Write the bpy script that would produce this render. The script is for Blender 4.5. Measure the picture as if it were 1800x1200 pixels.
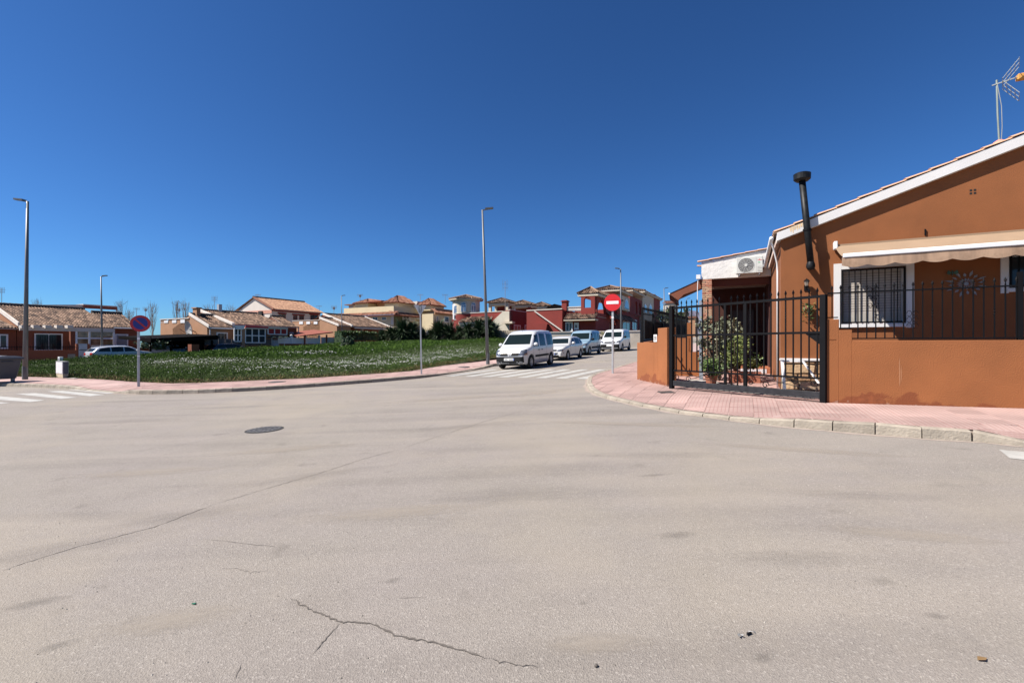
import bpy, bmesh, math, random
import numpy as np
from mathutils import Vector, Matrix
from mathutils.bvhtree import BVHTree
from mathutils.geometry import delaunay_2d_cdt
R = math.radians
sc = bpy.context.scene
col = sc.collection
for o in list(bpy.data.objects): bpy.data.objects.remove(o)

# ---------------------------------------------------------------- camera, sky, sun
EYE = 1.59
cd = bpy.data.cameras.new('camera'); cam = bpy.data.objects.new('camera', cd); col.objects.link(cam)
cam.location = (0, 0, EYE); cam.rotation_euler = (R(90), 0, 0)
cd.sensor_width = 36; cd.lens = 36*807/1800; cd.shift_y = 6/1800
cd.clip_start = .1; cd.clip_end = 9000
sc.camera = cam
SUN_EL = 50; LX, LY = .98, .20           # light travels right and slightly away from the camera
w = bpy.data.worlds.new('World'); sc.world = w; w.use_nodes = True
nt = w.node_tree; bg = nt.nodes['Background']; sky = nt.nodes.new('ShaderNodeTexSky')
sky.sky_type = 'NISHITA'; sky.sun_disc = False
sky.sun_elevation = R(SUN_EL); sky.sun_rotation = math.atan2(-LX, -LY)
sky.altitude = 0; sky.air_density = .8; sky.dust_density = 0.3; sky.ozone_density = 1.0
wb = nt.nodes.new('ShaderNodeMix'); wb.data_type = 'RGBA'; wb.blend_type = 'MULTIPLY'; wb.inputs[0].default_value = 1
wb.inputs[7].default_value = (.32, .632, .985, 1)      # the camera's white balance, even over the whole sky
ga = nt.nodes.new('ShaderNodeGamma'); ga.inputs[1].default_value = 1.15; nt.links.new(sky.outputs[0], ga.inputs[0]); nt.links.new(ga.outputs[0], wb.inputs[6]); nt.links.new(wb.outputs[2], bg.inputs[0]); bg.inputs[1].default_value = .05
sl = bpy.data.lights.new('sun', 'SUN'); so = bpy.data.objects.new('sun', sl); col.objects.link(so)
sl.energy = 5.0; sl.angle = R(.5); sl.color = (1, .94, .86)
_c = math.cos(R(SUN_EL))/math.hypot(LX, LY)
so.rotation_euler = Vector((LX*_c, LY*_c, -math.sin(R(SUN_EL)))).to_track_quat('-Z', 'Y').to_euler()
so.location = (-20, -5, 30)
sc.view_settings.view_transform = 'Standard'; sc.view_settings.look = 'None'
sc.view_settings.exposure = 0.95; sc.view_settings.gamma = 1; sc.view_settings.use_curve_mapping = False
sc.render.engine = 'CYCLES'; sc.cycles.max_bounces = 6; sc.cycles.transparent_max_bounces = 8

# ---------------------------------------------------------------- terrain and measuring
def G(x, y):
    t = x+5
    sx = .02*t + .015*(t if t > 8 else (0 if t < -8 else 1.2*math.log(1+math.exp(t/1.2)))) - .175
    if x > 45: sx -= .035*(x-45)
    if x < -70: sx -= .02*(x+70)
    return sx + .02*max(-40, min(y, 95))
def gp(px, py, h=0.0, ex=None):
    """world point standing h above the ground on the sight line through photo pixel (px, py)"""
    k = (px-900)/807; Y = 12.0
    for _ in range(60):
        z = G(k*Y, Y)+(ex(k*Y, Y) if ex else 0)+h
        Y2 = (EYE-z)*807/max(py-606, .5)
        Y = .5*Y+.5*min(max(Y2, 1), 150)
    return (k*Y, Y)
def at(px, Y): return ((px-900)/807*Y, Y)
def zz(py, Y): return EYE+(606-py)/807*Y

# ---------------------------------------------------------------- materials
MATS = {}
def M(name, c, var=.12, scale=3, rough=.8, bump=0., bscale=60, metal=0, rnd=0., emit=None, dirt=0., stretch=None, c2=None, spec=.5):
    if name in MATS: return MATS[name]
    m = bpy.data.materials.new(name); m.use_nodes = True; n = m.node_tree.nodes; L = m.node_tree.links
    b = n['Principled BSDF']; b.inputs['Roughness'].default_value = rough; b.inputs['Metallic'].default_value = metal
    b.inputs['Specular IOR Level'].default_value = spec
    tc = n.new('ShaderNodeTexCoord'); vec = tc.outputs['Object']
    if stretch:
        mp = n.new('ShaderNodeMapping'); mp.inputs['Scale'].default_value = stretch; L.new(vec, mp.inputs[0]); vec = mp.outputs[0]
    nz = n.new('ShaderNodeTexNoise'); nz.inputs['Scale'].default_value = scale; nz.inputs['Detail'].default_value = 6
    L.new(vec, nz.inputs['Vector'])
    mr = n.new('ShaderNodeMapRange'); mr.inputs[1].default_value = .3; mr.inputs[2].default_value = .7
    mr.inputs[3].default_value = 1-var; mr.inputs[4].default_value = 1+var
    L.new(nz.outputs[0], mr.inputs[0])
    base = n.new('ShaderNodeMix'); base.data_type = 'RGBA'; base.blend_type = 'MULTIPLY'; base.inputs[0].default_value = 1
    base.inputs[6].default_value = (*c, 1); L.new(mr.outputs[0], base.inputs[7])
    out = base.outputs[2]
    if rnd or c2:
        at_ = n.new('ShaderNodeAttribute'); at_.attribute_name = 'rnd'
        if c2:
            mx = n.new('ShaderNodeMix'); mx.data_type = 'RGBA'; L.new(at_.outputs['Fac'], mx.inputs[0])
            mx.inputs[6].default_value = (*c, 1); mx.inputs[7].default_value = (*c2, 1)
            L.new(mx.outputs[2], base.inputs[6])
        if rnd:
            r2 = n.new('ShaderNodeMapRange'); r2.inputs[3].default_value = 1-rnd; r2.inputs[4].default_value = 1+rnd
            L.new(at_.outputs['Fac'], r2.inputs[0])
            m2 = n.new('ShaderNodeMix'); m2.data_type = 'RGBA'; m2.blend_type = 'MULTIPLY'; m2.inputs[0].default_value = 1
            L.new(out, m2.inputs[6]); L.new(r2.outputs[0], m2.inputs[7]); out = m2.outputs[2]
    if dirt:
        d = n.new('ShaderNodeTexNoise'); d.inputs['Scale'].default_value = scale*.35+.4; d.inputs['Detail'].default_value = 9; d.inputs['Roughness'].default_value = .7
        L.new(tc.outputs['Object'], d.inputs['Vector'])
        dr = n.new('ShaderNodeMapRange'); dr.inputs[1].default_value = .52; dr.inputs[2].default_value = .72; dr.inputs[4].default_value = dirt
        L.new(d.outputs[0], dr.inputs[0])
        m3 = n.new('ShaderNodeMix'); m3.data_type = 'RGBA'; L.new(dr.outputs[0], m3.inputs[0]); L.new(out, m3.inputs[6])
        m3.inputs[7].default_value = (c[0]*.45, c[1]*.42, c[2]*.38, 1); out = m3.outputs[2]
    L.new(out, b.inputs['Base Color'])
    if bump:
        bn = n.new('ShaderNodeTexNoise'); bn.inputs['Scale'].default_value = bscale; bn.inputs['Detail'].default_value = 4
        L.new(tc.outputs['Object'], bn.inputs['Vector'])
        bp = n.new('ShaderNodeBump'); bp.inputs['Strength'].default_value = bump; bp.inputs['Distance'].default_value = .02
        L.new(bn.outputs[0], bp.inputs['Height']); L.new(bp.outputs[0], b.inputs['Normal'])
    MATS[name] = m; return m

def glass_mat(name, c, rough=.04):
    m = M(name, c, var=.05, rough=rough, spec=.9); return m

# ---------------------------------------------------------------- mesh helper
class MB:
    def __init__(s): s.v = []; s.f = []; s.r = []
    def add(s, vs, fs, r=None):
        n = len(s.v); s.v += [tuple(p) for p in vs]; s.f += [tuple(i+n for i in f) for f in fs]
        s.r += [random.random() if r is None else r]*len(fs) if r is not None else [random.random() for _ in fs]
        return s
    def box(s, x0, x1, y0, y1, z0, z1, T=None, r=None):
        vs = [Vector((x, y, z)) for z in (z0, z1) for y in (y0, y1) for x in (x0, x1)]
        if T: vs = [T @ p for p in vs]
        rr = random.random() if r is None else r
        return s.add(vs, [(0,2,3,1),(4,5,7,6),(0,1,5,4),(2,6,7,3),(0,4,6,2),(1,3,7,5)], rr)
    def cyl(s, p0, p1, r0, r1=None, n=10, cap=True):
        p0 = Vector(p0); p1 = Vector(p1); r1 = r0 if r1 is None else r1
        d = (p1-p0).normalized(); a = d.orthogonal().normalized(); b = d.cross(a)
        vs = []
        for p, r in ((p0, r0), (p1, r1)):
            for i in range(n):
                t = 2*math.pi*i/n; vs.append(p+a*(r*math.cos(t))+b*(r*math.sin(t)))
        fs = [(i, (i+1) % n, n+(i+1) % n, n+i) for i in range(n)]
        if cap: fs += [tuple(range(n-1, -1, -1)), tuple(range(n, 2*n))]
        return s.add(vs, fs, random.random())
    def tube(s, pts, r, n=6):
        pts = [Vector(p) for p in pts]
        rs = r if isinstance(r, (list, tuple)) else [r]*len(pts)
        rings = []; a = None
        for i, p in enumerate(pts):
            d = (pts[min(i+1, len(pts)-1)]-pts[max(i-1, 0)]).normalized()
            if a is None: a = d.orthogonal().normalized()
            a = (a-d*a.dot(d)); a = a.normalized() if a.length > 1e-6 else d.orthogonal().normalized()
            b = d.cross(a)
            rings.append([p+a*(rs[i]*math.cos(2*math.pi*k/n))+b*(rs[i]*math.sin(2*math.pi*k/n)) for k in range(n)])
        vs = [q for rg in rings for q in rg]; fs = []
        for i in range(len(pts)-1):
            for k in range(n): fs.append((i*n+k, i*n+(k+1) % n, (i+1)*n+(k+1) % n, (i+1)*n+k))
        fs += [tuple(range(n-1, -1, -1)), tuple(range((len(pts)-1)*n, len(pts)*n))]
        return s.add(vs, fs, random.random())
    def bar(s, p0, p1, w, h=None, up=(0, 0, 1)):
        p0 = Vector(p0); p1 = Vector(p1); h = w if h is None else h
        d = (p1-p0).normalized(); up = Vector(up)
        if abs(d.dot(up)) > .98: up = Vector((1, 0, 0))
        a = d.cross(up).normalized(); b = a.cross(d)
        vs = [p+a*(i*w/2)+b*(j*h/2) for p in (p0, p1) for j in (-1, 1) for i in (-1, 1)]
        return s.add(vs, [(0,2,3,1),(4,5,7,6),(0,1,5,4),(2,6,7,3),(0,4,6,2),(1,3,7,5)], random.random())
    def prism(s, poly, vec):
        n = len(poly); vec = Vector(vec); vs = [Vector(p) for p in poly]; vs += [p+vec for p in vs]
        fs = [tuple(range(n-1, -1, -1)), tuple(range(n, 2*n))]+[(i, (i+1) % n, n+(i+1) % n, n+i) for i in range(n)]
        return s.add(vs, fs, random.random())
    def lathe(s, prof, c=(0, 0, 0), n=16, axis='z'):
        vs = []
        for r, z in prof:
            for i in range(n):
                t = 2*math.pi*i/n; x, y = r*math.cos(t), r*math.sin(t)
                p = (x, y, z) if axis == 'z' else ((x, z, y) if axis == 'y' else (z, x, y))
                vs.append((p[0]+c[0], p[1]+c[1], p[2]+c[2]))
        fs = [(j*n+i, j*n+(i+1) % n, (j+1)*n+(i+1) % n, (j+1)*n+i) for j in range(len(prof)-1) for i in range(n)]
        return s.add(vs, fs, random.random())
    def quad(s, *p, r=None): return s.add(p, [tuple(range(len(p)))], random.random() if r is None else r)
    def build(s, name, mat=None, parent=None, smooth=False, bevel=0, **kw):
        me = bpy.data.meshes.new(name); me.from_pydata(s.v, [], s.f)
        if bevel or kw.pop('fix', True):
            bm = bmesh.new(); bm.from_mesh(me)
            bmesh.ops.recalc_face_normals(bm, faces=bm.faces)
            if bevel: bmesh.ops.bevel(bm, geom=bm.edges[:], offset=bevel, segments=1, affect='EDGES')
            bm.to_mesh(me); bm.free()
        if not bevel:
            a = me.attributes.new('rnd', 'FLOAT', 'FACE'); a.data.foreach_set('value', s.r)
        if smooth: me.polygons.foreach_set('use_smooth', [True]*len(me.polygons))
        if mat: me.materials.append(mat)
        return link(name, me, parent, **kw)
def link(name, me, parent=None, loc=None, rot=None, **kw):
    o = bpy.data.objects.new(name, me); col.objects.link(o)
    if parent is not None: o.parent = parent
    if loc is not None: o.location = loc
    if rot is not None: o.rotation_euler = rot
    for k, v in kw.items(): o[k] = v
    return o
def thing(name, label, cat, loc=(0, 0, 0), rz=0, group=None):
    o = bpy.data.objects.new(name, None); col.objects.link(o); o.location = loc; o.rotation_euler = (0, 0, rz)
    o['label'] = label; o['category'] = cat
    if group: o['group'] = group
    return o
def copy_tree(o, parent=None):
    c = o.copy(); col.objects.link(c); c.parent = parent
    for ch in list(o.children): copy_tree(ch, c)
    return c
def np_mesh(name, V, F, mat, rnd=None, parent=None, **kw):
    """V (n,3) array, F (m,k) array"""
    me = bpy.data.meshes.new(name); m, k = F.shape
    me.vertices.add(len(V)); me.vertices.foreach_set('co', V.astype(np.float32).ravel())
    me.loops.add(m*k); me.loops.foreach_set('vertex_index', F.astype(np.int32).ravel())
    me.polygons.add(m); me.polygons.foreach_set('loop_start', np.arange(0, m*k, k, dtype=np.int32))
    me.polygons.foreach_set('loop_total', np.full(m, k, dtype=np.int32))
    me.update(calc_edges=True)
    if rnd is not None:
        a = me.attributes.new('rnd', 'FLOAT', 'FACE'); a.data.foreach_set('value', rnd.astype(np.float32))
    me.materials.append(mat)
    return link(name, me, parent, **kw)
random.seed(4); rng = np.random.default_rng(4)

def in_poly(x, y, P):
    c = False; n = len(P)
    for i in range(n):
        x1, y1 = P[i][:2]; x2, y2 = P[i-1][:2]
        if (y1 > y) != (y2 > y) and x < (x2-x1)*(y-y1)/(y2-y1)+x1: c = not c
    return c
def sheet(name, poly, zf, mat, step=1.0, **kw):
    P = []
    for i in range(len(poly)):
        a = Vector(poly[i][:2]); b = Vector(poly[(i+1) % len(poly)][:2]); n = max(1, int((b-a).length/step))
        P += [a.lerp(b, k/n) for k in range(n)]
    n = len(P); xs = [p.x for p in P]; ys = [p.y for p in P]; pts = list(P)
    x = min(xs)+step/2
    while x < max(xs):
        y = min(ys)+step/2
        while y < max(ys):
            if in_poly(x, y, P): pts.append(Vector((x, y)))
            y += step
        x += step
    vo, e, f, *_ = delaunay_2d_cdt(pts, [], [list(range(n))], 1, 1e-5)
    me = bpy.data.meshes.new(name); me.from_pydata([(p.x, p.y, zf(p.x, p.y)) for p in vo], [], f)
    bm = bmesh.new(); bm.from_mesh(me); bmesh.ops.recalc_face_normals(bm, faces=bm.faces)
    if sum(q.normal.z for q in bm.faces) < 0: bmesh.ops.reverse_faces(bm, faces=bm.faces)
    bm.to_mesh(me); bm.free()
    me.materials.append(mat); me.polygons.foreach_set('use_smooth', [True]*len(me.polygons))
    return link(name, me, **kw)

# ---------------------------------------------------------------- ground materials
def asphalt_mat():
    m = bpy.data.materials.new('asphalt'); m.use_nodes = True; n = m.node_tree.nodes; L = m.node_tree.links
    b = n['Principled BSDF']; b.inputs['Roughness'].default_value = .9; b.inputs['Specular IOR Level'].default_value = .2
    tc = n.new('ShaderNodeTexCoord')
    def noise(s, d=6, r=.55, mp=None):
        t = n.new('ShaderNodeTexNoise'); t.inputs['Scale'].default_value = s; t.inputs['Detail'].default_value = d; t.inputs['Roughness'].default_value = r
        if mp:
            q = n.new('ShaderNodeMapping'); q.inputs['Scale'].default_value = mp[0]; q.inputs['Rotation'].default_value = (0, 0, mp[1])
            L.new(tc.outputs['Object'], q.inputs[0]); L.new(q.outputs[0], t.inputs[0])
        else: L.new(tc.outputs['Object'], t.inputs[0])
        return t.outputs[0]
    def mix(f, a, c, mode='MIX', fac=None):
        x = n.new('ShaderNodeMix'); x.data_type = 'RGBA'; x.blend_type = mode
        if f is None: x.inputs[0].default_value = fac
        else: L.new(f, x.inputs[0])
        for i, q in ((6, a), (7, c)):
            if isinstance(q, tuple): x.inputs[i].default_value = (*q, 1)
            else: L.new(q, x.inputs[i])
        return x.outputs[2]
    def rng_(v, a, b_, c, d):
        x = n.new('ShaderNodeMapRange'); x.inputs[1].default_value = a; x.inputs[2].default_value = b_; x.inputs[3].default_value = c; x.inputs[4].default_value = d
        L.new(v, x.inputs[0]); return x.outputs[0]
    c = mix(rng_(noise(.35, 4), .35, .65, 0, 1), (.232, .206, .189), (.230, .206, .178))
    c = mix(rng_(noise(1.3, 9, .65), .5, .75, 0, .5), c, (.175, .154, .134))
    # tyre polish and old stains: long soft streaks in two directions of travel
    c = mix(rng_(noise(.8, 5, .5, ((.25, 2.2, 1), R(27))), .50, .72, 0, .55), c, (.165, .146, .130))
    c = mix(rng_(noise(.7, 5, .5, ((.2, 1.9, 1), R(-18))), .52, .74, 0, .50), c, (.300, .262, .222))
    # aggregate
    vo = n.new('ShaderNodeTexVoronoi'); vo.inputs['Scale'].default_value = 115; L.new(tc.outputs['Object'], vo.inputs[0])
    cr = n.new('ShaderNodeSeparateColor'); L.new(vo.outputs['Color'], cr.inputs[0])
    c = mix(rng_(cr.outputs[0], .82, 1.0, 0, .42), c, (.42, .385, .345))
    c = mix(rng_(cr.outputs[1], .78, 1.0, 0, .42), c, (.12, .108, .10))
    c = mix(rng_(noise(2.4, 3, .5), .66, .74, 0, .40), c, (.13, .115, .10))      # oil spots
    c = mix(rng_(noise(.22, 7, .62), .48, .68, 0, .75), c, (.285, .248, .200))   # dusty patches
    fine = noise(160, 3, .7)
    c = mix(None, c, rng_(fine, .25, .75, .78, 1.22), 'MULTIPLY', 1.0)
    L.new(c, b.inputs['Base Color'])
    bp = n.new('ShaderNodeBump'); bp.inputs['Strength'].default_value = .5; bp.inputs['Distance'].default_value = .008
    ad = n.new('ShaderNodeMath'); ad.operation = 'ADD'; L.new(fine, ad.inputs[0]); L.new(vo.outputs['Distance'], ad.inputs[1])
    L.new(ad.outputs[0], bp.inputs['Height']); L.new(bp.outputs[0], b.inputs['Normal'])
    return m
def tile_mat(name, c, n_ribs, axis):
    """pressed cement paving tile: grooves pressed into its face (fine relief), coloured darker along them"""
    m = bpy.data.materials.new(name); m.use_nodes = True; n = m.node_tree.nodes; L = m.node_tree.links
    b = n['Principled BSDF']; b.inputs['Roughness'].default_value = .85; b.inputs['Specular IOR Level'].default_value = .25
    tc = n.new('ShaderNodeTexCoord'); sp = n.new('ShaderNodeSeparateXYZ'); L.new(tc.outputs['Object'], sp.inputs[0])
    def groove(o):
        a = n.new('ShaderNodeMath'); a.operation = 'MULTIPLY'; a.inputs[1].default_value = n_ribs; L.new(o, a.inputs[0])
        f = n.new('ShaderNodeMath'); f.operation = 'FRACT'; L.new(a.outputs[0], f.inputs[0])
        s = n.new('ShaderNodeMath'); s.operation = 'LESS_THAN'; s.inputs[1].default_value = .22; L.new(f.outputs[0], s.inputs[0]); return s.outputs[0]
    g = groove(sp.outputs[0])
    if axis == 'xy':
        q = n.new('ShaderNodeMath'); q.operation = 'MAXIMUM'; L.new(g, q.inputs[0]); L.new(groove(sp.outputs[1]), q.inputs[1]); g = q.outputs[0]
    oi = n.new('ShaderNodeObjectInfo'); at_ = n.new('ShaderNodeAttribute'); at_.attribute_name = 'rnd'
    ad = n.new('ShaderNodeMath'); ad.operation = 'ADD'; L.new(oi.outputs['Random'], ad.inputs[0]); L.new(at_.outputs['Fac'], ad.inputs[1])
    fr = n.new('ShaderNodeMath'); fr.operation = 'FRACT'; L.new(ad.outputs[0], fr.inputs[0])
    mr = n.new('ShaderNodeMapRange'); mr.inputs[3].default_value = .86; mr.inputs[4].default_value = 1.12; L.new(fr.outputs[0], mr.inputs[0])
    gm = n.new('ShaderNodeNewGeometry'); nz = n.new('ShaderNodeTexNoise'); nz.inputs['Scale'].default_value = 1.1; nz.inputs['Detail'].default_value = 8
    L.new(gm.outputs['Position'], nz.inputs[0])
    m2 = n.new('ShaderNodeMapRange'); m2.inputs[1].default_value = .3; m2.inputs[2].default_value = .7; m2.inputs[3].default_value = .82; m2.inputs[4].default_value = 1.12
    L.new(nz.outputs[0], m2.inputs[0])
    mu = n.new('ShaderNodeMath'); mu.operation = 'MULTIPLY'; L.new(mr.outputs[0], mu.inputs[0]); L.new(m2.outputs[0], mu.inputs[1])
    mx = n.new('ShaderNodeMix'); mx.data_type = 'RGBA'; L.new(g, mx.inputs[0])
    mx.inputs[6].default_value = (*c, 1); mx.inputs[7].default_value = (c[0]*.84, c[1]*.74, c[2]*.74, 1)
    mm = n.new('ShaderNodeMix'); mm.data_type = 'RGBA'; mm.blend_type = 'MULTIPLY'; mm.inputs[0].default_value = 1
    L.new(mx.outputs[2], mm.inputs[6]); L.new(mu.outputs[0], mm.inputs[7]); L.new(mm.outputs[2], b.inputs['Base Color'])
    iv = n.new('ShaderNodeMath'); iv.operation = 'SUBTRACT'; iv.inputs[0].default_value = 1; L.new(g, iv.inputs[1])
    bp = n.new('ShaderNodeBump'); bp.inputs['Strength'].default_value = .5; bp.inputs['Distance'].default_value = .006
    L.new(iv.outputs[0], bp.inputs['Height']); L.new(bp.outputs[0], b.inputs['Normal'])
    return m
ASPH = asphalt_mat()
TILE_A = tile_mat('pink_grid_tile', (.355, .248, .222), 15, 'xy')
TILE_B = tile_mat('pink_ribbed_tile', (.36, .255, .228), 15, 'x')
PINK = M('pink_screed', (.35, .25, .225), var=.12, scale=2, rough=.9, dirt=.2)
KERB = M('kerb_concrete', (.29, .25, .20), var=.22, scale=5, rough=.9, bump=.6, bscale=30, dirt=.35, rnd=.12)
EARTH = M('dry_earth', (.20, .15, .10), var=.3, scale=1.5, rough=1)
PAINT = M('road_paint', (.35, .34, .315), var=.14, scale=6, rough=.75, dirt=.45)
WHITE = M('white_plaster', (.58, .57, .56), var=.06, scale=2, rough=.8, bump=.15)
IRON = M('black_iron', (.005, .005, .006), var=.2, rough=.6, spec=.12)
GALV = M('galvanised_steel', (.40, .41, .42), var=.12, scale=6, rough=.5, metal=.35)
DGALV = M('weathered_steel', (.27, .27, .27), var=.15, scale=6, rough=.6, metal=.2)

# ---------------------------------------------------------------- ground, road
def grid_sheet(name, x0, x1, y0, y1, n, m, zf, mat, **kw):
    xs = np.linspace(x0, x1, n); ys = np.linspace(y0, y1, m)
    V = np.array([(x, y, zf(x, y)) for y in ys for x in xs])
    i, j = np.meshgrid(np.arange(n-1), np.arange(m-1)); a = (j*n+i).ravel()
    F = np.stack([a, a+1, a+n+1, a+n], 1)
    o = np_mesh(name, V, F, mat, **kw); o.data.polygons.foreach_set('use_smooth', [True]*len(F)); return o
# distant land: one big sheet that sinks gently under the built-up area
def far_z(x, y):
    r = math.hypot(x, y); return G(x, y)-.30-max(0, r-150)*.004
grid_sheet('ground', -2600, 2600, -1200, 5200, 131, 161, far_z, M('scrub_land', (.16, .13, .08), var=.35, scale=.02, rough=1), kind='structure')
grid_sheet('road', -75, 60, -14, 100, 136, 115, lambda x, y: G(x, y), ASPH, kind='structure')

# kerb lines: (photo x, photo y of the foot of the kerb, height of the kerb there)
KL = [(-140, 673, .12), (-60, 676.5, .12), (10, 679, .12), (60, 680.5, .12), (100, 682.5, .12), (124, 684, .11), (150, 686.5, .03), (180, 689, .02), (205, 691, .03),
      (217, 692, .11), (250, 693, .12), (300, 692.5, .12), (360, 691, .12), (420, 688.5, .12), (480, 685, .12), (540, 681, .12), (600, 676.5, .12), (660, 671.8, .12), (715, 667, .12),
      (750, 663.5, .10), (785, 658, .05), (825, 652, .04), (850, 648, .08), (866, 644, .11)]
KL_w = [(*gp(x, y), h) for x, y, h in KL]
DIR = Vector((math.sin(R(27)), math.cos(R(27)))); ACR = Vector((DIR.y, -DIR.x))   # along / across the side street
e = Vector(KL_w[-1][:2])
for t in (3, 7, 12, 18, 26, 40, 60, 75):
    p = e+Vector((math.sin(R(28.5)), math.cos(R(28.5))))*t; KL_w.append((p.x, p.y, .11))
KR = [(2350, 830, .12), (2050, 806, .12), (1900, 794, .05), (1800, 785, .05), (1760, 780.5, .075), (1729, 777, .12), (1638, 772, .13), (1555, 765, .14), (1480, 759, .13), (1405, 752, .12), (1350, 747, .075), (1284, 739, .05),
      (1195, 727, .045), (1133, 716, .045), (1080, 704, .05), (1052, 696.5, .06), (1037, 688, .07), (1030.5, 678, .09), (1033, 668, .10), (1045, 661, .10), (1066, 655, .10)]
KR_w = [(*gp(x, y), h) for x, y, h in KR]
e = Vector(KR_w[-1][:2])
for t in (2.5, 6, 12, 20, 35, 60, 80):
    p = e+DIR*t; KR_w.append((p.x, p.y, .11))

def dense(line, step):
    out = []
    for a, b in zip(line, line[1:]):
        A = Vector(a); B = Vector(b); n = max(1, round((B.xy-A.xy).length/step)); out += [A.lerp(B, k/n) for k in range(n)]
    return out+[Vector(line[-1])]
def kerb(name, line, side, nmax, label_step=.5):
    """individual kerb stones set end to end; side=+1 when the pavement lies left of the line"""
    root = bpy.data.objects.new(name, None); col.objects.link(root); root['kind'] = 'structure'
    cum = [0.0]
    for a, b in zip(line, line[1:]): cum.append(cum[-1]+(Vector(b[:2])-Vector(a[:2])).length)
    def P(s):
        s = min(max(s, 0), cum[-1]-1e-4)
        i = max(k for k in range(len(cum)-1) if cum[k] <= s); t = (s-cum[i])/max(1e-6, cum[i+1]-cum[i])
        return Vector(line[i]).lerp(Vector(line[i+1]), t)
    n = int(cum[-1]/label_step); rest = MB(); th = .15
    for k in range(n):
        s0 = k*label_step+.008; s1 = (k+1)*label_step-.008
        a, b = P(s0), P(s1); d = (b.xy-a.xy).normalized(); nn = Vector((-d.y, d.x))*side*th
        vs = []
        for p in (a, b):
            q = p.xy+nn; g0 = G(p.x, p.y); g1 = G(q.x, q.y); j = random.uniform(-.006, .006)
            vs += [(p.x, p.y, g0-.08), (p.x+nn.x*.10, p.y+nn.y*.10, g0+p.z-.004+j), (p.x+nn.x*.28, p.y+nn.y*.28, g0+p.z+.010+j), (q.x, q.y, g1+p.z+.008+j), (q.x, q.y, g1-.08)]
        fs = [(0, 1, 6, 5), (1, 2, 7, 6), (2, 3, 8, 7), (3, 4, 9, 8), (4, 3, 2, 1, 0), (5, 6, 7, 8, 9)]
        c = Vector((a.x, a.y, 0)); far = c.length > 48
        if far or len(root.children) >= nmax: rest.add(vs, fs, random.random())
        else: MB().add([Vector(v)-c for v in vs], fs, random.random()).build('kerb_stone', KERB, root, loc=c)
    # mortar bed between the stones
    mb = MB(); ln = dense(line, .5)
    for a, b in zip(ln, ln[1:]):
        d = (b.xy-a.xy).normalized(); nn = Vector((-d.y, d.x))*side
        pts = []
        for p in (a, b):
            for o_, z in ((.045, -.08), (.045, p.z-.014), (th, p.z-.010)):
                x, y = p.x+nn.x*o_, p.y+nn.y*o_; pts.append((x, y, G(x, y)+z))
        mb.add(pts, [(0, 1, 4, 3), (1, 2, 5, 4)], .5)
    mb.build('mortar', M('mortar', (.21, .17, .14), rough=.95), root)
    if rest.v: rest.build('far_kerb_stones', KERB, root, kind='stuff')
kerb('kerb', KL_w, +1, 140)
kerb('kerb', KR_w, -1, 140)

def side_off(line, side, off):
    out = []
    L_ = [Vector(p[:2]) for p in line]
    for i, p in enumerate(L_):
        d = (L_[min(i+1, len(L_)-1)]-L_[max(i-1, 0)]).normalized(); out.append(p+Vector((-d.y, d.x))*side*off)
    return out
def pave_h(line):
    L_ = [Vector(p) for p in line]
    def f(x, y):
        best = 1e9; h = .12
        for a, b in zip(L_, L_[1:]):
            ab = b.xy-a.xy; q = Vector((x, y))-a.xy; t = min(1, max(0, q.dot(ab)/max(1e-9, ab.length_squared))); dd = (q-ab*t).length
            if dd < best: best = dd; h = a.z+(b.z-a.z)*t
        k = min(1, best/1.1); k = k*k*(3-2*k)
        return G(x, y)+h+(.12-h)*k
    return f
hL = pave_h(KL_w); hR = pave_h(KR_w)

# left pavement: between its kerb and the edge of the vacant lot
FE = [(-140, 657), (-60, 660), (30, 662), (110, 664), (180, 667), (230, 671), (300, 674), (340, 673.5), (400, 671), (470, 668), (540, 665), (600, 661), (660, 657), (720, 652.5), (780, 642.5), (820, 638), (863, 633)]
FE_w = [gp(x, y, .12) for x, y in FE]
e = Vector(FE_w[-1])
for t in (4, 12, 24): p = e+Vector((math.sin(R(28.5)), math.cos(R(28.5))))*t; FE_w.append((p.x, p.y))
innerL = side_off(KL_w[:27], 1, .16)
polyL = [tuple(p) for p in innerL]+[tuple(p) for p in reversed(FE_w)]
pvL = sheet('pavement', polyL, lambda x, y: hL(x, y)+.001, PINK, .8, kind='structure')

# right pavement: between its kerb and the garden walls and gate
GA = Vector((4.02, 11.5)); GB = Vector((5.88, 8.63))            # gate posts
PW = Vector((.891, -.454))                                       # direction of the long garden wall
WL0 = Vector((3.81, 13.98)); WL1 = Vector((4.05, 12.0))          # left wall stub
innerR = [GB+PW*7, GB, GA, WL1, WL0, WL0+DIR*20, WL0+DIR*45]
kr_in = side_off(KR_w[:-2], -1, .16)
polyR = [tuple(p) for p in kr_in]+[tuple(p) for p in reversed(innerR)]
pvR = sheet('pavement', polyR, lambda x, y: hR(x, y)+.001, PINK, .6, kind='structure')

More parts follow.
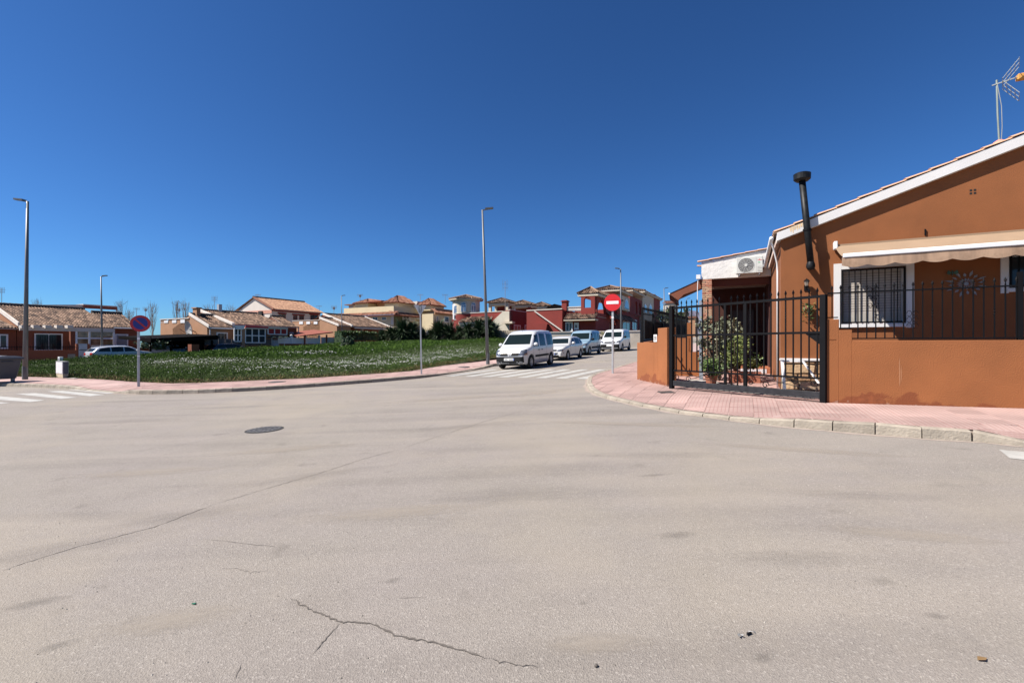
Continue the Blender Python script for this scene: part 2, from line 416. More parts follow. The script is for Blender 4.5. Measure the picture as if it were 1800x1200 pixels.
def lay_tiles(poly, hf, org, d, size, near, root, inner, cap):
    """cement tiles as pieces: the near ones one by one, the rest joined"""
    ax = Vector(d).normalized(); ay = Vector((-ax.y, ax.x)); cells = []; cut = []
    us = [(Vector(p)-org).dot(ax) for p in poly]; vs_ = [(Vector(p)-org).dot(ay) for p in poly]
    for i in range(int(min(us)/size)-1, int(max(us)/size)+2):
        for j in range(int(min(vs_)/size)-1, int(max(vs_)/size)+2):
            cs = [org+ax*((i+a)*size)+ay*((j+b)*size) for a, b in ((.02, .02), (.98, .02), (.98, .98), (.02, .98))]
            c = (cs[0]+cs[2])/2
            if c.length > inner or c.y < 1: continue
            ins = [in_poly(q.x, q.y, poly) for q in cs]
            if all(ins): cells.append((c.length, c, i, j))
            elif any(ins): cut.append(cs)
    cells.sort(key=lambda q: q[0])
    g = size/2*.994
    def mesh(mat, nm):
        m = bpy.data.meshes.new(nm); t = .010; k = g-.004
        V = [(x*g, y*g, 0) for x, y in ((-1,-1),(1,-1),(1,1),(-1,1))]+[(x*g, y*g, t-.003) for x, y in ((-1,-1),(1,-1),(1,1),(-1,1))]+[(x*k, y*k, t) for x, y in ((-1,-1),(1,-1),(1,1),(-1,1))]
        m.from_pydata(V, [], [(0,1,5,4),(1,2,6,5),(2,3,7,6),(3,0,4,7),(4,5,9,8),(5,6,10,9),(6,7,11,10),(7,4,8,11),(8,9,10,11)])
        m.materials.append(mat); return m, V
    mA, V0 = mesh(TILE_A, 'paving_tile'); mB, _ = mesh(TILE_B, 'paving_tile')
    rest = {0: MB(), 1: MB()}; rz = math.atan2(ax.y, ax.x)
    for k, (dist, c, i, j) in enumerate(cells):
        zc = hf(c.x, c.y); e_ = .2
        nx = -(hf(c.x+e_, c.y)-hf(c.x-e_, c.y))/(2*e_); ny = -(hf(c.x, c.y+e_)-hf(c.x, c.y-e_))/(2*e_)
        nrm = Vector((nx, ny, 1)).normalized(); q = Vector((0, 0, 1)).rotation_difference(nrm).to_matrix().to_4x4()
        T = Matrix.Translation((c.x, c.y, zc-.003+random.uniform(-.0006, .0006))) @ q @ Matrix.Rotation(rz, 4, 'Z')
        kind = near(c)
        if k < cap:
            o = link('paving_tile', (mA, mB)[kind], root); o.matrix_world = T
        else:
            rest[kind].add([T @ Vector(v) for v in V0], [(0,1,5,4),(1,2,6,5),(2,3,7,6),(3,0,4,7),(4,5,9,8),(5,6,10,9),(6,7,11,10),(7,4,8,11),(8,9,10,11)], random.random())
    cm = MB()                                   # tiles cut to the line of kerb and wall
    for cs in cut:
        P = [Vector(p) for p in poly]
        for k in range(4):
            A = cs[k]; E = cs[(k+1) % 4]-A; N2 = Vector((-E.y, E.x)); out = []
            for m in range(len(P)):
                p, q = P[m], P[(m+1) % len(P)]; dp, dq = (p-A).dot(N2), (q-A).dot(N2)
                if dp >= 0: out.append(p)
                if dp*dq < 0: out.append(p.lerp(q, dp/(dp-dq)))
            P = out
            if not P: break
        if len(P) > 2: cm.add([(p.x, p.y, hf(p.x, p.y)+.008) for p in P], [tuple(range(len(P)))], random.random())
    cm.build('cut_tiles', TILE_A, root, kind='stuff')
    for kd, mb in rest.items():
        if mb.v: mb.build('far_paving_tiles', M('pink_far_tile', (.36, .245, .22), var=.1, scale=1.2, rough=.9, rnd=.14), root, kind='stuff')
lay_tiles(polyR, hR, GB, PW, .40, lambda c: 1 if (c-GB).dot(PW) > -.3 else 0, pvR, 26, 290)
lay_tiles(polyL, hL, Vector(KL_w[10][:2]), (1, .1), .40, lambda c: 0, pvL, 34, 150)

# painted crossings (world-sized bars along the direction of travel)
def cross(name, quads, label):
    root = bpy.data.objects.new(name, None); col.objects.link(root); root['kind'] = 'structure'
    for q in quads:
        pts = [Vector(gp(x, y)) for x, y in q]; mb = MB(); n = 12
        for i in range(n):
            a0 = pts[0].lerp(pts[3], i/n); a1 = pts[0].lerp(pts[3], (i+1)/n); b0 = pts[1].lerp(pts[2], i/n); b1 = pts[1].lerp(pts[2], (i+1)/n)
            mb.quad(*[(p.x, p.y, G(p.x, p.y)+.005) for p in (a0, b0, b1, a1)], r=.5)
        mb.build('painted_bar', PAINT, root)
near_y = lambda x: 661.0+(x-783)*.0205
qs = []
for a, b, c_, d_ in ((783, 797, 866, 878), (815, 830, 897, 912), (845, 861, 930, 945), (873, 892, 962, 978), (908, 925, 990, 1006), (940, 960, 1021, 1036), (975, 995, 1053, 1066), (1011, 1033, 1086, 1100)):
    qs.append([(a, near_y(a)), (b, near_y(b)), (d_, 649.3), (c_, 649.1)])
cross('crossing', qs, '')
cross('crossing', [[(-105, 700), (-130, 708), (-25, 712), (17, 708)], [(-60, 691), (-90, 696), (52, 706.5), (79, 703.5)],
    [(27, 692.3), (62, 690.8), (135, 698.6), (107, 701)], [(82, 687.7), (110, 686.8), (185, 693.8), (158, 696.3)], [(118, 684.6), (136, 684), (203, 690.4), (190, 691.8)]], '')
cross('crossing', [[(1756, 790.5), (1775, 805.5), (1900, 820), (1900, 803)]], '')

# cracks and seams in the asphalt, thin sunken ribbons of dark joint
def ribbon(name, pix, wd, mat, jit=.0, sub=8):
    P = [Vector(gp(*p)) for p in pix]; pts = []
    for a, b in zip(P, P[1:]):
        d = (b-a); nn = Vector((-d.y, d.x)).normalized()
        for k in range(sub): pts.append(a.lerp(b, k/sub)+nn*random.gauss(0, jit))
    pts.append(P[-1]); mb = MB(); prev = None
    for i, p in enumerate(pts):
        d = (pts[min(i+1, len(pts)-1)]-pts[max(i-1, 0)]).normalized(); nn = Vector((-d.y, d.x))
        ww = wd*random.uniform(.35, 1.3)*(min(1, i/4, (len(pts)-1-i)/4)+.08); a = p+nn*ww/2; b = p-nn*ww/2
        cur = [(q.x, q.y, G(q.x, q.y)+.0035) for q in (a, b)]
        if prev: mb.quad(prev[0], prev[1], cur[1], cur[0], r=.5)
        prev = cur
    return mb.build(name, mat, bpy.data.objects['road'])
CR = M('crack_dark', (.098, .085, .074), rough=1); CR2 = M('old_seam', (.178, .156, .138), rough=1)
def dust_line(line, side, a, b):
    mb = MB(); ln = dense(line[a:b], .12); prev = None
    for i, p in enumerate(ln[:-1]):
        d = (ln[i+1].xy-p.xy); 
        if d.length < 1e-5: continue
        d.normalize(); nn = Vector((d.y, -d.x))*side; w_ = .04+.07*abs(math.sin(i*.37)*math.sin(i*.11+1))+random.random()*.03
        q = p.xy+nn*w_; cur = [(p.x, p.y, G(p.x, p.y)+.003), (q.x, q.y, G(q.x, q.y)+.003)]
        if prev: mb.quad(prev[0], prev[1], cur[1], cur[0], r=.5)
        prev = cur
    mb.build('kerb_dust', M('pink_dust', (.275, .225, .19), var=.15, scale=9, rough=1), bpy.data.objects['road'])
def stain_mat(name, c, amt):
    m = bpy.data.materials.new(name); m.use_nodes = True; n = m.node_tree.nodes; L = m.node_tree.links; b = n['Principled BSDF']
    b.inputs['Base Color'].default_value = (*c, 1); b.inputs['Roughness'].default_value = .85
    tc = n.new('ShaderNodeTexCoord'); ln_ = n.new('ShaderNodeVectorMath'); ln_.operation = 'LENGTH'; L.new(tc.outputs['Object'], ln_.inputs[0])
    nz = n.new('ShaderNodeTexNoise'); nz.inputs['Scale'].default_value = 4; nz.inputs['Detail'].default_value = 7; L.new(tc.outputs['Object'], nz.inputs[0])
    ad = n.new('ShaderNodeMath'); ad.operation = 'MULTIPLY_ADD'; ad.inputs[1].default_value = .9; L.new(nz.outputs[0], ad.inputs[0]); L.new(ln_.outputs['Value'], ad.inputs[2])
    mr = n.new('ShaderNodeMapRange'); mr.interpolation_type = 'SMOOTHSTEP'; mr.inputs[1].default_value = 1.25; mr.inputs[2].default_value = .45; mr.inputs[3].default_value = 0; mr.inputs[4].default_value = amt; L.new(ad.outputs[0], mr.inputs[0]); L.new(mr.outputs[0], b.inputs['Alpha']); return m
STN_D = stain_mat('oil_stain', (.095, .085, .075), .22); STN_L = stain_mat('dust_patch', (.33, .285, .235), .45); STN_P = stain_mat('tyre_polish', (.13, .115, .105), .13); me_st = {}
def stain(px, py, rx, ry, rot, mt):
    x, y = gp(px, py); o_ = None
    if mt.name not in me_st:
        me = bpy.data.meshes.new('road_stain'); me.from_pydata([(1.3*math.cos(a), 1.3*math.sin(a), 0) for a in [i*math.pi/12 for i in range(24)]], [], [tuple(range(24))]); me.materials.append(mt); me_st[mt.name] = me
    o_ = link('road_stain', me_st[mt.name], bpy.data.objects['road']); o_.scale = (rx, ry*(1.9 if mt is STN_P else 1), 1); sx = G(x+.4, y)-G(x-.4, y); sy = G(x, y+.4)-G(x, y-.4)
    nrm = Vector((-sx/.8, -sy/.8, 1)).normalized(); o_.rotation_mode = 'QUATERNION'; o_.rotation_quaternion = Vector((0, 0, 1)).rotation_difference(nrm) @ Matrix.Rotation(rot, 3, 'Z').to_quaternion(); stain.k += 1; o_.location = (x, y, G(x, y)+.0022+.00009*stain.k)
stain.k = 0
for a in ((1190, 940, .26, .10, .1, STN_D), (1645, 1082, .10, .05, -.3, STN_D), (1025, 1060, .05, .03, 0, STN_D), (60, 1060, .30, .10, .35, STN_D), (100, 1135, .16, .07, .5, STN_D), (1340, 1155, .10, .06, .2, STN_D), (690, 1020, .10, .05, .3, STN_D), (1150, 835, .35, .08, .1, STN_D),
          (130, 960, 1.3, .16, .42, STN_P), (330, 905, 1.2, .14, .40, STN_P), (560, 835, 1.5, .13, .38, STN_P), (830, 748, 2.2, .16, .30, STN_P), (230, 740, 2.4, .22, .1, STN_P), (420, 715, 2.6, .2, .12, STN_P), (1150, 800, 2.0, .14, -.12, STN_P), (1500, 870, 1.2, .12, -.2, STN_P), (900, 870, 1.6, .2, .05, STN_P), (1400, 980, .9, .1, -.1, STN_P),
          (800, 700, 2.6, .5, .2, STN_L), (950, 690, 1.8, .5, .6, STN_L), (1100, 745, 2.4, .25, -.35, STN_L), (1400, 790, 1.8, .22, -.45, STN_L), (500, 790, 1.6, .3, .2, STN_L), (700, 900, 1.3, .25, .1, STN_L), (300, 1090, .6, .2, .2, STN_L), (1050, 1130, .5, .14, 0, STN_L), (1600, 940, .9, .18, -.3, STN_L), (260, 830, 1.4, .3, .1, STN_L)): stain(*a)
dust_line(KR_w, -1, 0, 22); dust_line(KL_w, 1, 5, 27)
ribbon('crack', [(510, 1052), (540, 1068), (570, 1081), (600, 1092), (650, 1096), (700, 1118), (760, 1128), (810, 1142), (858, 1157)], .011, CR, .0045, 9)
ribbon('crack', [(390, 998), (420, 1000), (440, 1006), (470, 1003)], .005, CR2, .006, 8)
ribbon('crack', [(858, 1157), (900, 1168), (950, 1172)], .005, CR, .006, 8)
ribbon('crack', [(600, 1092), (570, 1125), (545, 1155)], .006, CR, .002, 8)
ribbon('crack', [(425, 1163), (412, 1198)], .005, CR, .002, 6)
ribbon('seam', [(380, 885), (470, 858), (560, 832), (640, 806), (700, 790)], .010, CR2, .005, 14)
ribbon('seam', [(700, 790), (800, 757), (860, 738), (940, 716)], .010, CR2, .006, 10)
ribbon('seam', [(215, 796), (290, 786), (360, 774), (425, 762)], .008, CR2, .004, 10)
ribbon('seam', [(0, 1003), (130, 962), (270, 926), (380, 885)], .013, CR2, .008, 12)
ribbon('seam', [(675, 1050), (750, 1050)], .007, CR2, .004, 6)
ribbon('seam', [(360, 947), (430, 955), (500, 962)], .006, CR2, .004, 6)
# ================================================================ frames for things measured on a wall
PHW, PHD = R(-27), R(63)                        # across the street / along the street
class Frame:
    def __init__(s, px, Y, phi, z0=None, O=None):
        s.O = Vector(at(px, Y)) if O is None else Vector(O); s.a = Vector((math.cos(phi), math.sin(phi))); s.b = Vector((-s.a.y, s.a.x)); s.phi = phi
        s.z0 = G(*s.O) if z0 is None else z0
    def ux(s, px, y=0.):
        k = (px-900)/807; P = s.O+s.b*y; return (k*P.y-P.x)/(s.a.x-k*s.a.y)
    def uy(s, px, x=0.):
        k = (px-900)/807; P = s.O+s.a*x; return (k*P.y-P.x)/(s.b.x-k*s.b.y)
    def z(s, py, x=0., y=0.):
        P = s.O+s.a*x+s.b*y; return zz(py, P.y)-s.z0
    def w(s, x, y): return s.O+s.a*x+s.b*y
    def g(s, x, y): P = s.w(x, y); return G(P.x, P.y)-s.z0
    def thing(s, name, label, cat, group=None): return thing(name, label, cat, (s.O.x, s.O.y, s.z0), s.phi, group)
    def sub(s, x, y, z=None): return Frame(0, 1, s.phi, (s.z0 if z is None else z), O=s.w(x, y))

def stucco(name, c, dirt=.15, var=.07): return M(name, c, var=var, scale=1.3, rough=.92, bump=.25, bscale=90, dirt=dirt)
OR_W = stucco('ochre_wall', (.26, .089, .027)); OR_H = stucco('ochre_house', (.215, .073, .022), dirt=.2, var=.11)
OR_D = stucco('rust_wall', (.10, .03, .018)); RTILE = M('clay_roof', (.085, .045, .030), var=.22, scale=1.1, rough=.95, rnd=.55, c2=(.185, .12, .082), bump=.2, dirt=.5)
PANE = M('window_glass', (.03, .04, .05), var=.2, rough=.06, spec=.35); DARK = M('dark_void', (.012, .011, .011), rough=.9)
WFR = M('white_frame', (.66, .66, .66), var=.04, rough=.45); SHUT = M('shutter_slats', (.42, .38, .34), var=.06, rough=.6)

def tiled_roof(mb, P0, U, V, nu, nv, lift=.0, hip0=0., hip1=0., r=.085):
    """corrugated clay tile slope; P0 eave corner, U along the eave, V up the slope. hip0/hip1 = share cut off at the ends towards the top"""
    P0 = Vector(P0); U = Vector(U); V = Vector(V); N = U.cross(V).normalized(); 
    if N.z < 0: N = -N
    seg = 4; amp = r*.85
    for j in range(nv):
        t0, t1 = j/nv, (j+1)/nv
        lo0, hi0 = hip0*t0, 1-hip1*t0; lo1, hi1 = hip0*t1, 1-hip1*t1
        for i in range(nu):
            u0, u1 = i/nu, (i+1)/nu; m = (u0+u1)/2; tm = (t0+t1)/2
            if m < hip0*tm-.5/nu or m > 1-hip1*tm+.5/nu: continue
            vs = []
            for t, dz, lo, hi in ((t0, .028, lo0, hi0), (t1, .0, lo1, hi1)):
                for k in range(seg+1):
                    u = min(max(u0+(u1-u0)*k/seg, lo), hi); q = k/seg
                    hgt = amp*math.sin(math.pi*min(1, q/.62)) if q < .62 else -amp*.35*math.sin(math.pi*(q-.62)/.38)
                    vs.append(P0+U*u+V*t+N*(hgt+dz+lift))
            n = seg+1; fs = [(k, k+1, n+k+1, n+k) for k in range(seg)]
            # butt end of the course
            for k in range(n): vs.append(vs[k]-N*.03)
            fs += [(2*n+k, 2*n+k+1, k+1, k) for k in range(seg)]
            mb.add(vs, fs, random.random())
def ridge(mb, A, B, r=.11, n=None):
    A = Vector(A); B = Vector(B); n = n or max(2, int((B-A).length/.4))
    for k in range(n): mb.cyl(A.lerp(B, k/n), A.lerp(B, (k+1)/n), r*1.08, r*.95, 8)

# ================================================================ the ochre house on the right
H = Frame(0, 1, PHW, .62, O=(6.18, 10.55))
house = H.thing('ochre_house', 'large ochre house with white gable edge behind the black gate and garden wall', 'house')
ez = H.z(421); xr = H.ux(1800); slope = (H.z(255, xr)-ez)/xr; RX = 5.6
def gz(x): return ez+slope*min(x, 2*RX-x)
wx0, wx1 = H.ux(1478), H.ux(1592); wz0, wz1 = H.z(570, wx0), H.z(474, wx0)
dx0, dx1 = H.ux(1772), H.ux(1772)+1.1; dz0, dz1 = H.z(507, dx0), H.z(446, dx0)
mb = MB(); D = .22; W = 2*RX
def wallseg(x0, x1, z0a, z0b, z1a, z1b):
    mb.add([(x0, 0, z0a), (x1, 0, z0b), (x1, 0, z1b), (x0, 0, z1a), (x0, D, z0a), (x1, D, z0b), (x1, D, z1b), (x0, D, z1a)], [(0,1,2,3),(7,6,5,4),(0,4,5,1),(3,2,6,7),(0,3,7,4),(1,5,6,2)], .5)
wallseg(0, wx0, -.3, -.3, gz(0), gz(wx0))
wallseg(wx0, wx1, -.3, -.3, wz0, wz0); wallseg(wx0, wx1, wz1, wz1, gz(wx0), gz(wx1))
wallseg(wx1, dx0, -.3, -.3, gz(wx1), gz(dx0)); wallseg(dx0, dx1, -.3, -.3, dz0, dz0); wallseg(dx0, dx1, dz1, dz1, gz(dx0), gz(dx1))
wallseg(dx1, RX, -.3, -.3, gz(dx1), gz(RX)); wallseg(RX, W, -.3, -.3, gz(RX), gz(W))
mb.box(0, D, D, 9, -.3, ez+.02); mb.box(W-D, W, D, 9, -.3, ez+.02); mb.box(D, W-D, 8.8, 9, -.3, ez)
mb.build('wall', OR_H, house, fix=True)
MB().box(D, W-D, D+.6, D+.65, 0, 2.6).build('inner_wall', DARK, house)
# window: white surround, pane, roller shutter slats, black grille
def near_window(x0, x1, z0, z1, m, shutter=True, extra=True):
    f = MB()
    f.box(x0-m, x0, -.035, .02, z0-.09, z1+m); f.box(x1, x1+m, -.035, .02, z0-.09, z1+m); f.box(x0, x1, -.033, .02, z1, z1+m)
    f.box(x0-m*.2, x1+m*.2, -.06, .05, z0-.07, z0) if extra else None
    fr = f.build('window_surround', WHITE, house)
    w_ = MB(); w_.box(x0, x0+.05, .09, .15, z0, z1); w_.box(x1-.05, x1, .09, .15, z0, z1); w_.box(x0+.05, x1-.05, .09, .15, z0, z0+.05); w_.box(x0+.05, x1-.05, .09, .15, z1-.05, z1)
    win = w_.build('window', WFR, house)
    MB().quad((x0+.05, .125, z0+.05), (x1-.05, .125, z0+.05), (x1-.05, .125, z1-.05), (x0+.05, .125, z1-.05)).build('pane', PANE, win)
    if shutter:
        n = 17; h = (z1-z0-.28)/n; sm = None
        for i in range(n):
            z = z1-.05-(i+1)*h
            if sm is None: s_ = MB().box(x0+.06, x1-.06, -.008, .008, 0, h*.86).build('shutter_slat', SHUT, win, bevel=.003, loc=(0, .085, z)); sm = s_.data
            else: link('shutter_slat', sm, win, loc=(0, .085, z))
        MB().box(x0+.06, x1-.06, .075, .095, z0+.05, z1-.05-n*h).build('shutter_sill_panel', M('pale_panel', (.38, .35, .31)), win)
    g = MB(); t = .02
    for a, b, c, d in ((x0+.01, x0+.04, z0+.02, z1-.02), (x1-.04, x1-.01, z0+.02, z1-.02)): g.box(a, b, -.05, -.02, c, d)
    g.box(x0+.04, x1-.04, -.05, -.02, z0+.02, z0+.05); g.box(x0+.04, x1-.04, -.05, -.02, z1-.05, z1-.02)
    gr = g.build('grille', IRON, house); bm_ = None; n = 9
    for i in range(n):
        x = x0+.04+(x1-x0-.08)*(i+1)/(n+1)
        if bm_ is None: b_ = MB().box(-.007, .007, -.042, -.028, z0+.05, z1-.05).build('grille_bar', IRON, gr, loc=(x, 0, 0)); bm_ = b_.data
        else: link('grille_bar', bm_, gr, loc=(x, 0, 0))
    return gr
gr = near_window(wx0, wx1, wz0, wz1, .13)
# scroll work in the middle of the grille
sc_ = MB()
for s in (-1, 1):
    for k in range(3):
        cx = (wx0+wx1)/2+s*.05; cz = (wz0+wz1)/2-.22+k*.17
        sc_.tube([(cx+s*.05*math.cos(t)*(1-t/9), -.055, cz+.075*math.sin(t)*(1-t/9)) for t in [i*.55 for i in range(12)]], .006, 5)
sc_.bar(((wx0+wx1)/2, -.055, (wz0+wz1)/2-.32), ((wx0+wx1)/2, -.055, (wz0+wz1)/2+.24), .012).build('grille_scroll', IRON, gr)
near_window(dx0, dx1, dz0, dz1, .11, False)
# plinth of stones under a white ledge, from the corner to the garden wall
pz = H.z(632); px1 = H.ux(1437)
MB().box(-.03, 2.4, -.10, 0, pz-.02, pz+.035).build('plinth_ledge', WHITE, house, bevel=.008)
STN = [M('plinth_stone_%d' % i, c, var=.25, scale=6, rough=.9, bump=.7, bscale=18) for i, c in enumerate([(.36, .23, .12), (.30, .22, .15), (.42, .29, .17), (.27, .16, .085)])]
STN[0].name = 'tan_stone'; STN[1].name = 'grey_stone'; STN[2].name = 'pale_stone'; STN[3].name = 'brown_stone'
MB().box(0, 2.4, -.03, 0, -.3, pz-.02).build('plinth_mortar', M('plinth_mortar', (.25, .19, .13), rough=1), house)
z = -.05; rows = [.20, .17, .22, .19]
for rh in rows:
    x = 0.0; 
    while x < 2.3 and z+rh < pz+.1:
        wdt = random.uniform(.2, .42); z1 = min(z+rh, pz-.03)
        j = lambda: random.uniform(-.02, .02)
        poly = [(x+.015+j()*.5, -.03, z+.012), (x+wdt-.015+j(), -.03, z+.012+abs(j())), (x+wdt-.012, -.03, z1-.012-abs(j())), (x+wdt*.5, -.03, z1-.008), (x+.02, -.03, z1-.02+j()*.3)]
        MB().prism(poly, (0, -.035-random.random()*.02, 0)).build('stone', random.choice(STN), house, bevel=.008)
        x += wdt
    z += rh
# white verge of the gable, with its stain near the flue, and the edge tiles one by one
vg = MB(); nseg = 9; vx = H.ux(1366, -.12)
L_ = RX-vx; dirv = Vector((1, 0, slope)).normalized(); nrm = Vector((-slope, 0, 1)).normalized()
Lr = L_*math.sqrt(1+slope*slope)
MB().prism([(vx, -.12, gz(0)+slope*vx-.02), (RX, -.12, gz(RX)-.02), (RX, -.12, gz(RX)+.19), (vx, -.12, gz(0)+slope*vx+.17)], (0, .34, 0)).build('verge', WHITE, house, bevel=.004)
MB().prism([(RX, -.12, gz(RX)-.02), (W+.3, -.12, gz(W)-.3*slope-.02), (W+.3, -.12, gz(W)-.3*slope+.19), (RX, -.12, gz(RX)+.19)], (0, .34, 0)).build('verge', WHITE, house)
st = MB(); sx = H.ux(1399, -.12)
for k in range(7):
    x = sx-.12+k*.042; zc = gz(0)+slope*x
    st.quad((x, -.1225, zc+.165), (x+.036, -.1225, zc+.175), (x+.03, -.1225, zc+.165-random.uniform(.06, .16)), (x+.006, -.1225, zc+.165-random.uniform(.05, .15)), r=.5)
st.build('rust_stain', M('rust_stain', (.60, .43, .24), var=.3, scale=20), house)
tl = .415; tm_ = None; base = Vector((vx-.05, -.04, gz(0)+slope*vx+.175)); sl_ang = math.atan(slope)
EDGE = M('edge_tile_clay', (.46, .27, .17), var=.15, scale=3, rough=.9, bump=.3)
for i in range(int(Lr/tl)+1):
    p = base+dirv*(i*tl)
    if tm_ is None:
        q = MB(); s1 = []
        for x, r, dz in ((0, .10, .022), (tl+.04, .088, .0)):
            for k in range(7):
                t = math.pi*k/6; s1.append((x, r*math.cos(t), dz+r*.42*math.sin(t)))
        for x, r, dz in ((0, .085, .022), (tl+.04, .073, .0)):
            for k in range(7):
                t = math.pi*k/6; s1.append((x, r*math.cos(t), dz+r*.30*math.sin(t)))
        q.add(s1, [(k, k+1, 8+k, 7+k) for k in range(6)]+[(14+k, 21+k, 22+k, 15+k) for k in range(6)]+[(k, 14+k, 15+k, k+1) for k in range(6)]+[(7+k, 8+k, 22+k, 21+k) for k in range(6)], .5)
        o = q.build('roof_tile', EDGE, house); tm_ = o.data
    else: o = link('roof_tile', tm_, house)
    o.location = p; o.rotation_euler = (0, -sl_ang, 0)
rf = MB()
tiled_roof(rf, (vx-.05, .06, gz(0)+slope*vx+.16), (0, 9.3, 0), (RX-vx+.05, 0, (RX-vx+.05)*slope), 42, 14)
tiled_roof(rf, (W+.35, .06, gz(W)-.3*slope+.16), (0, 9.3, 0), (-(RX-vx+.05), 0, (RX-vx+.05)*slope), 42, 14)
rf.build('roof', RTILE, house, kind='stuff')
rs = MB(); rs.prism([(vx, .22, gz(0)+slope*vx+.0), (RX, .22, gz(RX)), (RX, .22, gz(RX)+.12), (vx, .22, gz(0)+slope*vx+.12)], (0, 9.0, 0))
rs.prism([(RX, .22, gz(RX)), (W+.3, .22, gz(W)-.3*slope), (W+.3, .22, gz(W)-.3*slope+.12), (RX, .22, gz(RX)+.12)], (0, 9.0, 0)); rs.build('roof_slab', M('soffit', (.55, .42, .36), rough=.9), house)
gt = MB(); gx = H.ux(1356, -.05); gzz = gz(0)+slope*vx+.06
gt.tube([(gx, -.08, gzz), (gx, 9.2, gzz)], .045, 8); gt.build('gutter', WFR, house, smooth=True)
dp = MB(); dp.tube([(gx, .25, gzz), (gx+.05, .27, gzz-.14), (-.05, .5, gzz-.48), (-.04, .5, gzz-.7), (-.04, .5, -.2)], .022, 8); dp.build('downpipe', WFR, house, smooth=True)
# small vent: four square holes
vxx, vzz = H.ux(1710), H.z(337, H.ux(1710)); v_ = MB()
for i in (-1, 1):
    for k in (-1, 1): v_.box(vxx+i*.03-.018, vxx+i*.03+.018, -.004, .02, vzz+k*.03-.018, vzz+k*.03+.018)
v_.build('vent_hole', DARK, house)
cx_ = H.ux(1626); MB().box(cx_-.01, cx_+.01, -.03, 0, H.z(414, cx_), H.z(403, cx_)).build('anchor', IRON, house)

# flue pipe leaning on the gable
fx0, fx1 = H.ux(1425, -.25), H.ux(1410, -.25); fz0, fz1 = H.z(462, fx0, -.25), H.z(318, fx1, -.25)
FLM = M('sooty_enamel', (.009, .010, .011), var=.5, scale=14, rough=.5, spec=.25)
flue = thing('flue_pipe', 'black stove flue pipe with round cap running up the gable past the white verge', 'flue pipe', (*H.w(fx0, -.25), H.z0+fz0), H.phi)
dxf = fx1-fx0; hf = fz1-fz0
MB().tube([(0, 0, .0), (dxf*.5, 0, hf*.5), (dxf, 0, hf)], .066, 14).build('pipe', FLM, flue, smooth=True)
MB().lathe([(.0, hf-.01), (.12, hf-.01), (.165, hf+.03), (.17, hf+.15), (.13, hf+.17), (0, hf+.175)], (dxf, 0, 0), 20).build('cap', FLM, flue, smooth=False)
MB().lathe([(0, -.16), (.06, -.15), (.085, -.10), (.085, -.04), (.068, .02)], (0, 0, 0), 14).build('soot_trap', FLM, flue, smooth=True)
MB().tube([(0, 0, -.06), (0, .12, -.06), (0, .26, -.04)], .066, 12).build('elbow', FLM, flue, smooth=True)
k = .40; MB().lathe([(.07, hf*k-.02), (.085, hf*k-.02), (.085, hf*k+.02), (.07, hf*k+.02)], (dxf*k, 0, 0), 14).bar((dxf*k, .06, hf*k), (dxf*k, .26, hf*k), .03).build('clamp', IRON, flue)

# lantern
lx = H.ux(1417); lz = H.z(505, lx)
lan = thing('wall_lantern', 'small black wall lantern under the flue pipe on the ochre gable', 'lantern', (*H.w(lx, -.0), H.z0+lz), H.phi)
MB().box(-.04, .04, -.02, 0, -.08, .05).tube([(0, -.02, -.02), (0, -.08, -.03), (0, -.11, .01)], .008, 6).build('bracket', IRON, lan)
MB().lathe([(.03, .02), (.05, .12)], (0, -.11, 0), 6).build('glass_shade', glass_mat('lantern_glass', (.20, .17, .14)), lan)
MB().lathe([(.062, .12), (.04, .155), (.012, .175), (0, .20)], (0, -.11, 0), 6).lathe([(.0, .0), (.034, .02)], (0, -.11, 0), 6).build('lantern_cap', IRON, lan)

# awning over the window
AP = .9; ax0 = H.ux(1466); ax1 = ax0+4.6; az1 = H.z(431, ax0); az0 = H.z(450, H.ux(1479, -AP), -AP)
awn = thing('window_awning', 'cream fabric awning with scalloped valance over the ochre house window', 'awning', (*H.w(ax0, 0), H.z0+az1), H.phi)
FAB = M('cream_fabric', (.27, .185, .118), var=.06, scale=3, rough=.95, dirt=.18); FAB2 = M('weathered_valance', (.32, .21, .14), var=.16, scale=6, rough=.95, dirt=.6, stretch=(2.2, 1, .35))
dz = az0-az1; wA = ax1-ax0; f = MB(); n = 24
for i in range(n):
    a, b = wA*i/n, wA*(i+1)/n
    for k in range(4):
        t0, t1 = k/4, (k+1)/4; sag = lambda t: -.02*math.sin(math.pi*t)
        f.quad((a, -AP*t0, dz*t0+sag(t0)), (b, -AP*t0, dz*t0+sag(t0)), (b, -AP*t1, dz*t1+sag(t1)), (a, -AP*t1, dz*t1+sag(t1)), r=.5)
f.build('canopy', FAB, awn, smooth=True)
MB().box(.02, wA, -AP-.05, -AP+.02, dz-.045, dz+.04).build('front_bar', WFR, awn, bevel=.012)
v = MB(); per = .42; n = int(wA/.03)
for i in range(n):
    a, b = wA*i/n, wA*(i+1)/n
    h = lambda x: dz-.045-.155-.045*abs(math.sin(math.pi*x/per)); yy = lambda x: -AP-.03-.012*math.sin(x*9)
    v.quad((a, -AP-.03, dz-.04), (b, -AP-.03, dz-.04), (b, yy(b), h(b)), (a, yy(a), h(a)), r=.5)
v.build('valance', FAB2, awn, smooth=True)
MB().box(-.02, .05, -.14, .0, -.09, .06).box(-.02, .04, -.20, -.02, -.12, -.06).build('end_cap', WFR, awn, bevel=.01)
MB().box(.05, wA, -.09, 0, -.06, -.005).build('cassette', FAB, awn)
MB().bar((.35, -.05, -.06), (.9, -.45, dz*.5-.06), .035).bar((.9, -.45, dz*.5-.06), (.45, -AP+.03, dz-.03), .035).bar((wA-.35, -.05, -.06), (wA-.9, -.45, dz*.5-.06), .035).build('folding_arm', WFR, awn)

